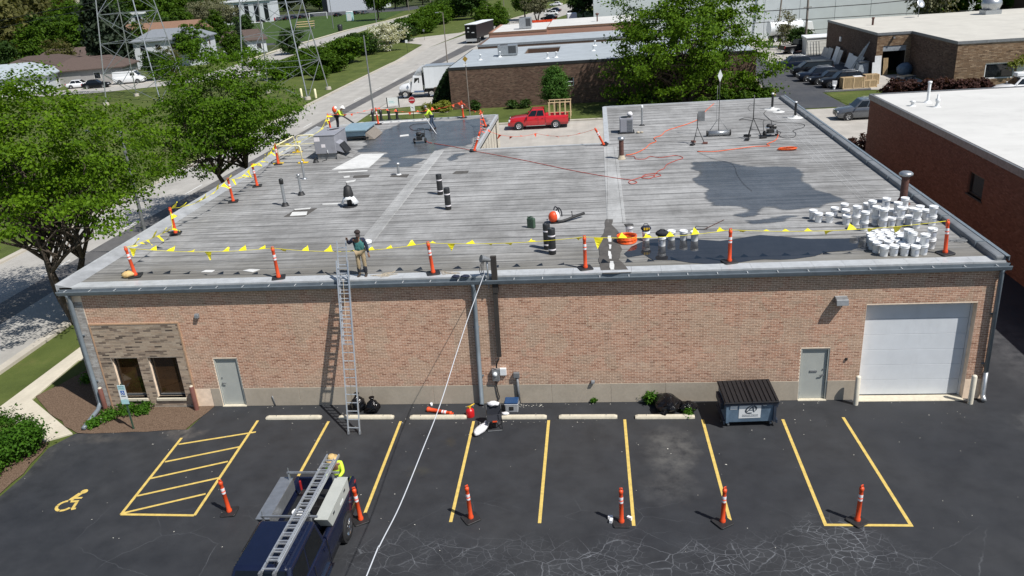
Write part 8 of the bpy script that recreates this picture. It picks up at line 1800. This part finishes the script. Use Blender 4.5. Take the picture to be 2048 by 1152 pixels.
# ---------------------------------------------------------------- pylons, poles, wires, signs and yard clutter
def pylon(label, cx, cy, hw=4.65, apex=42.0, top=36.0):
    t = thing('transmission_tower', label, 'pylon', (cx, cy, 0)); w = lambda z: hw * (1 - z / apex); lv = [0, 4.4, 8.6, 12.6, 16.4, 20, 23.5, 27, 30, 33, 36]
    cs = [(-1, -1), (1, -1), (1, 1), (-1, 1)]
    for sx, sy in cs: MB().beam((sx * hw, sy * hw, -.1), (sx * w(top), sy * w(top), top), .13, .13).build('leg', mt['galv'], t); MB().cyl((sx * hw, sy * hw, -.05), (sx * hw, sy * hw, .35), .45, .4, 10).build('footing', mt['kerb'], t)
    for i in range(len(lv) - 1):
        z0, z1 = lv[i], lv[i + 1]
        for k in range(4):
            (ax, ay), (bx, by) = cs[k], cs[(k + 1) % 4]; a0 = Vector((ax * w(z0), ay * w(z0), z0)); b0 = Vector((bx * w(z0), by * w(z0), z0)); a1 = Vector((ax * w(z1), ay * w(z1), z1)); b1 = Vector((bx * w(z1), by * w(z1), z1)); r_ = .065
            MB().beam(a1, b1, r_, r_).build('girt', mt['galv'], t); p, q = (a0, b1) if (i + k) % 2 else (b0, a1); MB().beam(p, q, r_, r_).build('brace', mt['galv'], t)
            if i < 3: m = p.lerp(q, .5); MB().beam((a1 if (i + k) % 2 else b1).lerp((b1 if (i + k) % 2 else a1), .0), m, .06, .06).build('brace', mt['galv'], t)
    for z in (25.5, 30.0, 34.5):
        for s in (-1, 1): MB().beam((s * w(z), 0, z), (s * (w(z) + 4.5), 0, z + .3), .16, .16).beam((s * w(z + 1.5), 0, z + 1.5), (s * (w(z) + 4.5), 0, z + .3), .12, .12).build('cross_arm', mt['galv'], t)
    return t
pylon('steel lattice transmission tower nearest the road, behind forked green tree', -27.1, 87.2); pylon('steel lattice transmission tower further left in front of the houses', -51.4, 92.6, 4.3)
for s in (-1, 1):
    for z in (25.8, 30.3, 34.8):
        pts = []
        for i in range(13): q = i / 12; pts.append((-27.1 + s * 6 + (-26.9) * q, 87.2 + 5.1 * q, z - 1.2 - 4 * .5 * q * (1 - q)))
        tag(MB().tube(pts, .03, 4).build('power_line', mt['steel']), 'steel power line strung between the two pylons', 'wire', 'power lines on the pylons')
def wire(pts, label, r=.035): return tag(MB().tube([Vector(p) for p in pts], r, 4).build('overhead_wire', mt['blackm']), label, 'wire')
wire([(-103.55, 126, 11.56), (-96.31, 125, 12.02), (-83.9, 121, 13.12), (-73.43, 118, 14.01), (-66.66, 116, 14.76)], 'upper pale wire crossing the trees at upper left', .04); wire([(-104.06, 126, 10.1), (-96.76, 125, 10.67), (-83.21, 121, 12.11), (-70.56, 118, 13.23), (-62.14, 116, 14.14)], 'lower thin wire crossing the trees at upper left', .035)
wire([(36.41, 106, 5.98), (43.59, 106, 6.12), (49.21, 106, 6.13), (58.54, 106, 6.19), (69.92, 106, 6.6)], 'thick upper wire on pole in front of the warehouse', .06); wire([(36.46, 106, 4.36), (43.68, 106, 4.51), (49.25, 106, 4.53), (62.32, 106, 4.52), (80.65, 106, 4.23)], 'middle wire on pole in front of the warehouse', .05); wire([(49.35, 106, 2.99), (52.26, 102, 3.35), (54.17, 100, 3.59)], 'lowest short wire running from the pole to workshop', .035)
def upole(name, label, x, y, h, r=.15, m='polew', lean=(0, 0), arm=False, lamp=None, cat='pole'):
    t = thing(name, label, cat, (x, y, 0)); MB().cyl((0, 0, -.1), (lean[0], lean[1], h), r, r * .7, 10).build('pole', mt[m], t)
    if arm: MB().box(-.9, -.12, h * .72, .9, -.02, h * .72 + .12).build('crossarm', mt['polew'], t); MB().cyl((.55, -.2, h * .66), (.55, -.2, h * .66 + .8), .2, n=10).build('transformer', mt['hvac'], t); MB().box(-.5, -.3, h * .62, -.2, -.1, h * .72).build('switch_box', mt['white'], t); MB().box(-.6, -.1, h * .5, .6, 0, h * .5 + .1).build('bracket', mt['polew'], t)
    if lamp: MB().tube([(lean[0], lean[1], h - .1), (lean[0] + lamp * .8, lean[1], h + .15), (lean[0] + lamp * 1.6, lean[1], h + .1)], .04, 6).build('arm', mt[m], t); MB().cbox((lean[0] + lamp * 1.7, lean[1], h + .08), .6, .26, .12).build('lamp_head', mt['galv'], t, bevel=.03)
    return t
upole('utility_pole', 'utility pole with transformer by the warehouse yard', 49.5, 106.2, 12.5, .19, arm=True, cat='utility pole'); upole('utility_pole', 'leaning bare pole left of the transformer pole', 48.7, 123.2, 14, .16, lean=(1.0, 0), cat='utility pole')
upole('street_lamp', 'grey street lamp pole on verge behind rear left roof corner', -9.05, 67.2, 9.0, .10, 'steel', cat='street lamp'); upole('street_lamp', 'brown street lamp pole further up the road with short arm', -8.3, 114.5, 8.6, .10, 'polew', lamp=-.6, cat='street lamp'); upole('street_lamp', 'grey lamp pole rising through the broad locust tree', -9.3, 16.3, 8.2, .12, 'steel', lamp=-1, cat='street lamp')
t = upole('sign_pole', 'slim pole with amber diamond sign before the brown building', 3.3, 61.8, 5.9, .06, 'polew', cat='sign'); MB().yprism([(0, 5.95), (.3, 6.28), (0, 6.6), (-.3, 6.28)], -.10, -.07).build('diamond_sign', mt['signyel'], t); MB().box(-.25, -.12, 5.6, .2, -.07, 5.75).build('street_name_plate', mt['white'], t)
for k, (u, l) in enumerate((((-132.09, 352.59), 'thin grey floodlight mast at left of the sports field'), ((-67.36, 238.76), 'thin grey floodlight mast in the middle of the sports field'), ((-56.88, 253.7), 'thin grey mast by the lawn beside the far road'), ((-59.36, 316.83), 'thin wooden pole beside far road under the trees'), ((-58.57, 361), 'wooden pole further along the far road'), ((-23.3, 290.84), 'pale pole on the grass slope at the top'), ((-17.71, 297.6), 'pale pole on grass slope right of another'))): upole('light_mast', l, u[0], u[1], 9 if k < 4 else 14, .14, 'steel' if k < 3 else 'polew', cat='pole')
def signpost(name, label, xy, h, board, m, z0):
    t = thing(name, label, 'sign', (*xy, 0)); MB().box(-.03, 0, 0, .03, .05, h).build('post', mt['blackm'], t); MB().yprism(board, -.03, -.005).build('board', mt[m], t, loc=(0, 0, z0)); return t
oc = lambda r: [(r * math.cos(R(22.5 + 45 * k)), r * math.sin(R(22.5 + 45 * k))) for k in range(8)]
t = signpost('road_sign', 'red octagonal sign above white plate beside the truck driveway', (-3.18, 62.39), 2.45, oc(.38), 'stopred', 2.15); MB().yprism(oc(.40), -.004, -.001).build('white_border', mt['signw'], t, loc=(0, 0, 2.15)); MB().box(-.28, -.034, 2.12, .28, -.031, 2.18).build('print_bar', mt['signw'], t); MB().box(-.24, -.03, .95, .24, -.005, 1.7).build('white_plate', mt['signw'], t); MB().beam((-.12, -.034, 1.4), (.1, -.034, 1.25), .05, .006, up=(0, 1, 0)).build('print_bar', mt['inkgrey'], t)
t = thing('board_sign', 'low pale two post board sign on the grass by truck driveway', 'sign', (*(-7.72, 71.59), 0), .1)
for s in (-.72, .72): MB().box(s - .05, -.05, 0, s + .05, .05, 1.25).build('post', mt['blackm'], t)
MB().box(-.66, -.03, .25, .66, .03, 1.2).build('board', mt['signw'], t); MB().box(-.5, -.036, .72, .1, -.031, .8).box(-.5, -.036, .56, .25, -.031, .62).build('print_bar', mt['signteal'], t)
signpost('road_sign', 'small white sign on black post by side street gore', (-21.63, 142.76), 2.3, [(-.25, -.3), (.25, -.3), (.25, .3), (-.25, .3)], 'signw', 2.1); signpost('road_sign', 'thin post with small sign at the tip of side street', (-23.57, 170.46), 2.4, [(-.2, -.25), (.2, -.25), (.2, .25), (-.2, .25)], 'steel', 2.2)
for k, p in enumerate(((-24.06, 84.73), (-21.59, 83.48))): t = thing('bollard', ('pale yellow bollard left of the pylon footing', 'pale yellow bollard right of the pylon footing')[k], 'bollard', (*p, 0)); MB().lathe([(.16, 0), (.16, 1.15), (.1, 1.25), (.01, 1.27)], 12).build('post', mt['safety'], t)
t = thing('fire_hydrant', 'yellow fire hydrant on grass before the scrub belt', 'hydrant', (*(-30.03, 185.65), 0)); MB().lathe([(.2, 0), (.16, .1), (.16, .6), (.22, .62), (.18, .8), (.05, .92)], 12).build('barrel', mt['safetyy'], t); MB().cyl((-.3, 0, .5), (.3, 0, .5), .09, n=10).build('outlet', mt['safetyy'], t)
t = thing('portable_toilet', 'pale blue portable toilet on lawn beside sports field', 'portable toilet', (*(-72.86, 277.35), 0)); MB().box(-1.1, -1.1, 0, 1.1, 1.1, 3.0).build('cabin', mt['signteal'], t, bevel=.1); MB().box(-1.15, -1.15, 3.0, 1.15, 1.15, 3.4).build('roof', mt['white'], t, bevel=.2); MB().box(-.8, -1.14, .2, .8, -1.101, 2.7).build('door', mt['white'], t)
t = thing('litter_bin', 'dark litter bin at end of the path beside the far road', 'bin', (*(-60.54, 223.96), 0)); MB().lathe([(.7, 0), (.8, 1.6), (.6, 1.9), (.1, 2.0)], 12).build('bin', mt['blackm'], t)
t = thing('bleachers', 'small tan bench stand on the near edge of sports field', 'bench', (*(-79.08, 245.86), 0), .2); MB().box(-3, -.8, .8, 3, 0, .95).box(-3, 0, 1.5, 3, .8, 1.65).box(-3, .8, 2.2, 3, 1.6, 2.35).build('seat', mt['wood'], t)
for s in (-2.7, 2.7): MB().beam((s, -.7, 0), (s, 1.5, 2.2), .15, .15).beam((s, 1.5, 0), (s, 1.5, 2.2), .15, .15).build('support', mt['steel'], t)
def goal(label, p, rz):
    t = thing('football_goal', label, 'goal', (*p, 0), rz)
    for s in (-3.6, 3.6): MB().cyl((s, 0, 0), (s, 0, 2.4), .12, n=8).build('post', mt['white'], t); MB().tube([(s, 0, 2.4), (s, 1.0, 2.2), (s, 2.2, 0)], .08, 6).build('back_stay', mt['white'], t)
    MB().cyl((-3.6, 0, 2.4), (3.6, 0, 2.4), .12, n=8).build('crossbar', mt['white'], t); mb = MB()
    for k in range(15): mb.tube([(-3.6 + k * .514, 0, 2.4), (-3.6 + k * .514, 1.0, 2.15), (-3.6 + k * .514, 2.2, 0)], .03, 3)
    tag(mb.build('net', mt['white'], t), kind='stuff')
goal('white football goal at the far edge of sports field', (-95.5, 308.83), R(6)); goal('white football goal at the near left of sports field', (-103.7, 260.59), R(6))
# workshop yard
def slab_(p, rz, w, h, m, label, tilt=.22, name='stone_slab', group=None):
    t = thing(name, label, 'slab', (*p, 0), rz, group); MB().hexa([(-w / 2, 0, 0), (w / 2, 0, 0), (w / 2, .04, 0), (-w / 2, .04, 0), (-w / 2, h * tilt, h), (w / 2, h * tilt, h), (w / 2, h * tilt + .04, h), (-w / 2, h * tilt + .04, h)]).build('slab', mt[m], t); return t
for k, (y, w, h, m) in enumerate(((96.5, 2.4, 1.3, 'slab'), (93.8, 2.2, 1.5, 'slab'), (91.2, 1.8, 1.9, 'slabw'), (89.0, 1.7, 1.7, 'slab'), (85.0, 1.6, 1.7, 'slabw'), (82.8, 2.2, 1.6, 'slabw'), (80.6, 2.0, 1.8, 'slab'))): slab_((49.75 - .1 * (k % 2), y), -PI / 2, w, h, m, 'stone slab leaning against the shaded side of the workshop', .28, group='stone slabs leaning on the workshop')
for k in range(4): t = thing('metal_bar', 'long metal bar leaning on the workshop side wall', 'bar', (48.9, 78.6 + k * .7, 0), 0, 'metal bars leaning on the workshop'); MB().beam((0, 0, 0), (1.55, .2 - .1 * k, 3.7 - .3 * k), .08, .08).build('bar', mt['alum'], t)
t = thing('workbench', 'blue grey metal bench below bars beside loading door', 'bench', (49.6, 77.6, 0)); MB().hexa([(-.8, -.5, 0), (.5, -.5, 0), (.5, .8, 0), (-.8, .8, 0), (-.5, -.3, 1.3), (.5, -.3, 1.5), (.5, .8, 1.5), (-.5, .8, 1.3)]).build('body', mt['slab'], t); MB().box(-.6, -.45, 1.52, .55, .85, 1.58).build('top', mt['steel'], t)
slab_((50.85, 76.05), .0, .75, 2.3, 'slabw', 'tall white slab left of the open loading door', .12); slab_((50.35, 75.7), .0, .5, 1.6, 'slabw', 'shorter white slab left of the loading door', .12); slab_((51.75, 76.1), 0, .55, 2.0, 'plywood', 'yellow plywood sheet at left of the loading door', .12, 'plywood_sheet')
t = thing('covered_pallet', 'blue tarpaulin covered pallet at right of the loading door', 'pallet', (53.6, 75.2, 0)); MB().ball((0, 0, .7), .9, .8, .8, 12, 7, .08, 0, 3, -.69).build('tarpaulin', mt['dumpblue'], t); MB().box(-.6, -.6, 0, .6, .6, .12).build('pallet', mt['wood'], t)
t = thing('flatbed_cart', 'dark flat cart with boards in front of the loading door', 'cart', (52.6, 71.6, 0), .5); MB().box(-.9, -.6, .35, .9, .6, .5).build('deck', mt['steel'], t); MB().box(-.8, -.5, .501, .6, -.2, .56).box(-.8, -.1, .501, .7, .2, .56).build('board', mt['wood'], t); wheels(t, (-.6, .6), .5, .18, .1)
for k, (p, sx, sy, sz, l) in enumerate((((45.63, 68.15), 2.4, 1.1, 1.2, 'large plywood crate in the rear car park'), ((47.38, 68.25), 1.7, 1.0, .75, 'low plywood crate right of the large one'), ((48.25, 70.24), 1.6, 1.0, 1.1, 'plywood crate behind the low one'))):
    t = thing('plywood_crate', l, 'crate', (*p, 0), .08); MB().box(-sx / 2, -sy / 2, .1, sx / 2, sy / 2, sz).build('box', mt['plywood'], t)
    for s in (-1, 0, 1): MB().box(s * (sx / 2 - .06) - .05, -sy / 2 - .03, .1, s * (sx / 2 - .06) + .05, -sy / 2 - .002, sz).build('batten', mt['wood'], t)
    MB().box(-sx / 2, -sy / 2, 0, sx / 2, -sy / 2 + .12, .098).box(-sx / 2, sy / 2 - .12, 0, sx / 2, sy / 2, .098).build('skid', mt['wood'], t)
scrap('polythene_sheet', 'white polythene sheet over the plywood crate', 'sheet', MB().box(-.45, -.58, 0, .45, .5, .02).box(-.4, -.6, -.5, .4, -.585, .0), 'cloth', (*(46.26, 68.67), 1.215))
t = thing('toilet_bowl', 'discarded white toilet standing left of the crates', 'toilet', (*(43.73, 68.09), 0), -.3); MB().lathe([(.16, 0), (.13, .1), (.14, .22), (.22, .38), (.2, .4), (.1, .3)], 14).build('bowl', mt['pail'], t); MB().box(-.25, .2, .38, .25, .42, .85).build('cistern', mt['pail'], t, bevel=.03)
t = thing('white_shed', 'white boarded shed behind the utility pole', 'shed', (*(50.04, 101.61), 0), .05); MB().box(-1.8, -1.2, 0, 1.8, 1.2, 2.3).build('wall', mt['shedw'], t); MB().hexa([(-1.95, -1.35, 2.3), (1.95, -1.35, 2.3), (1.95, 1.35, 2.3), (-1.95, 1.35, 2.3), (-1.95, -1.35, 2.4), (1.95, -1.35, 2.4), (1.95, 1.35, 2.6), (-1.95, 1.35, 2.6)]).build('roof', mt['white'], t)
for k in range(5): MB().box(-1.78, -1.23, .1 + k * .44, 1.78, -1.203, .48 + k * .44).build('board', mt['shedw'], t)
t = thing('slab_rack', 'dark steel post rack in front of the white shed', 'rack', (*(48.74, 98.31), 0), .3); MB().box(-1.0, -.5, 0, 1.0, .5, .12).build('base', mt['steel'], t)
for k in range(5): MB().beam((-.9 + k * .45, -.3, .12), (-.9 + k * .45, .1, 2.0), .07, .07).build('upright', mt['steel'], t)
for k in range(4): slab_((50.2 + k * .7, 112 - k * .5), -.7, 1.6, 1.9, 'slab', 'grey slab standing in a rack in the warehouse yard', .15, group='slabs standing in the warehouse yard')
for k, p in enumerate(((46.62, 106.34), (47.9, 105.62))): t = thing('red_planter', ('round red planter left in the pair by the yard', 'round red planter right in the pair by the yard')[k], 'planter', (*p, 0)); MB().lathe([(.5, 0), (.75, .9), (.68, .9), (.5, .2)], 14).build('pot', mt['redbin'], t)
t = thing('tank_truck', 'white tank truck half hidden behind the utility pole', 'truck', (50.2, 121, 0), R(8)); MB().cyl((-3.5, 0, 2.2), (2.0, 0, 2.2), 1.25, n=20).build('tank', mt['trailer'], t); MB().hexa([(2.3, -1.1, .6), (4.2, -1.1, .6), (4.2, 1.1, .6), (2.3, 1.1, .6), (2.3, -1, 3.0), (3.6, -1, 3.0), (3.6, 1, 3.0), (2.3, 1, 3.0)]).build('cab', mt['carwhite'], t, bevel=.08); wheels(t, (-2.6, -1.3, 3.2), .95, .5, .3); MB().box(-3.4, -.5, .6, 3.6, .5, .95).build('chassis', mt['blackm'], t)
t = thing('brick_pallet', 'pallet of orange red bricks at corner of the tarmac drive', 'pallet', (*(36.15, 66.41), 0), .1); MB().box(-.8, -.5, 0, .8, .5, .14).build('pallet', mt['wood'], t)
for k in range(6):
    for j in range(2): MB().box(-.76 + k * .26, -.46, .16 + j * .24, -.54 + k * .26, .46, .38 + j * .24).build('brick_stack', mt['brickred' if (k + j) % 3 else 'bricksalmon2'], t)
t = thing('stone_lintel', 'pale stones on the grass under the large tree', 'stone', (18.9, 62.3, 0)); MB().ball((0, 0, .2), .5, .3, .25, 9, 6, .12, 0, 2, -.19).build('stone', mt['stone'], t)
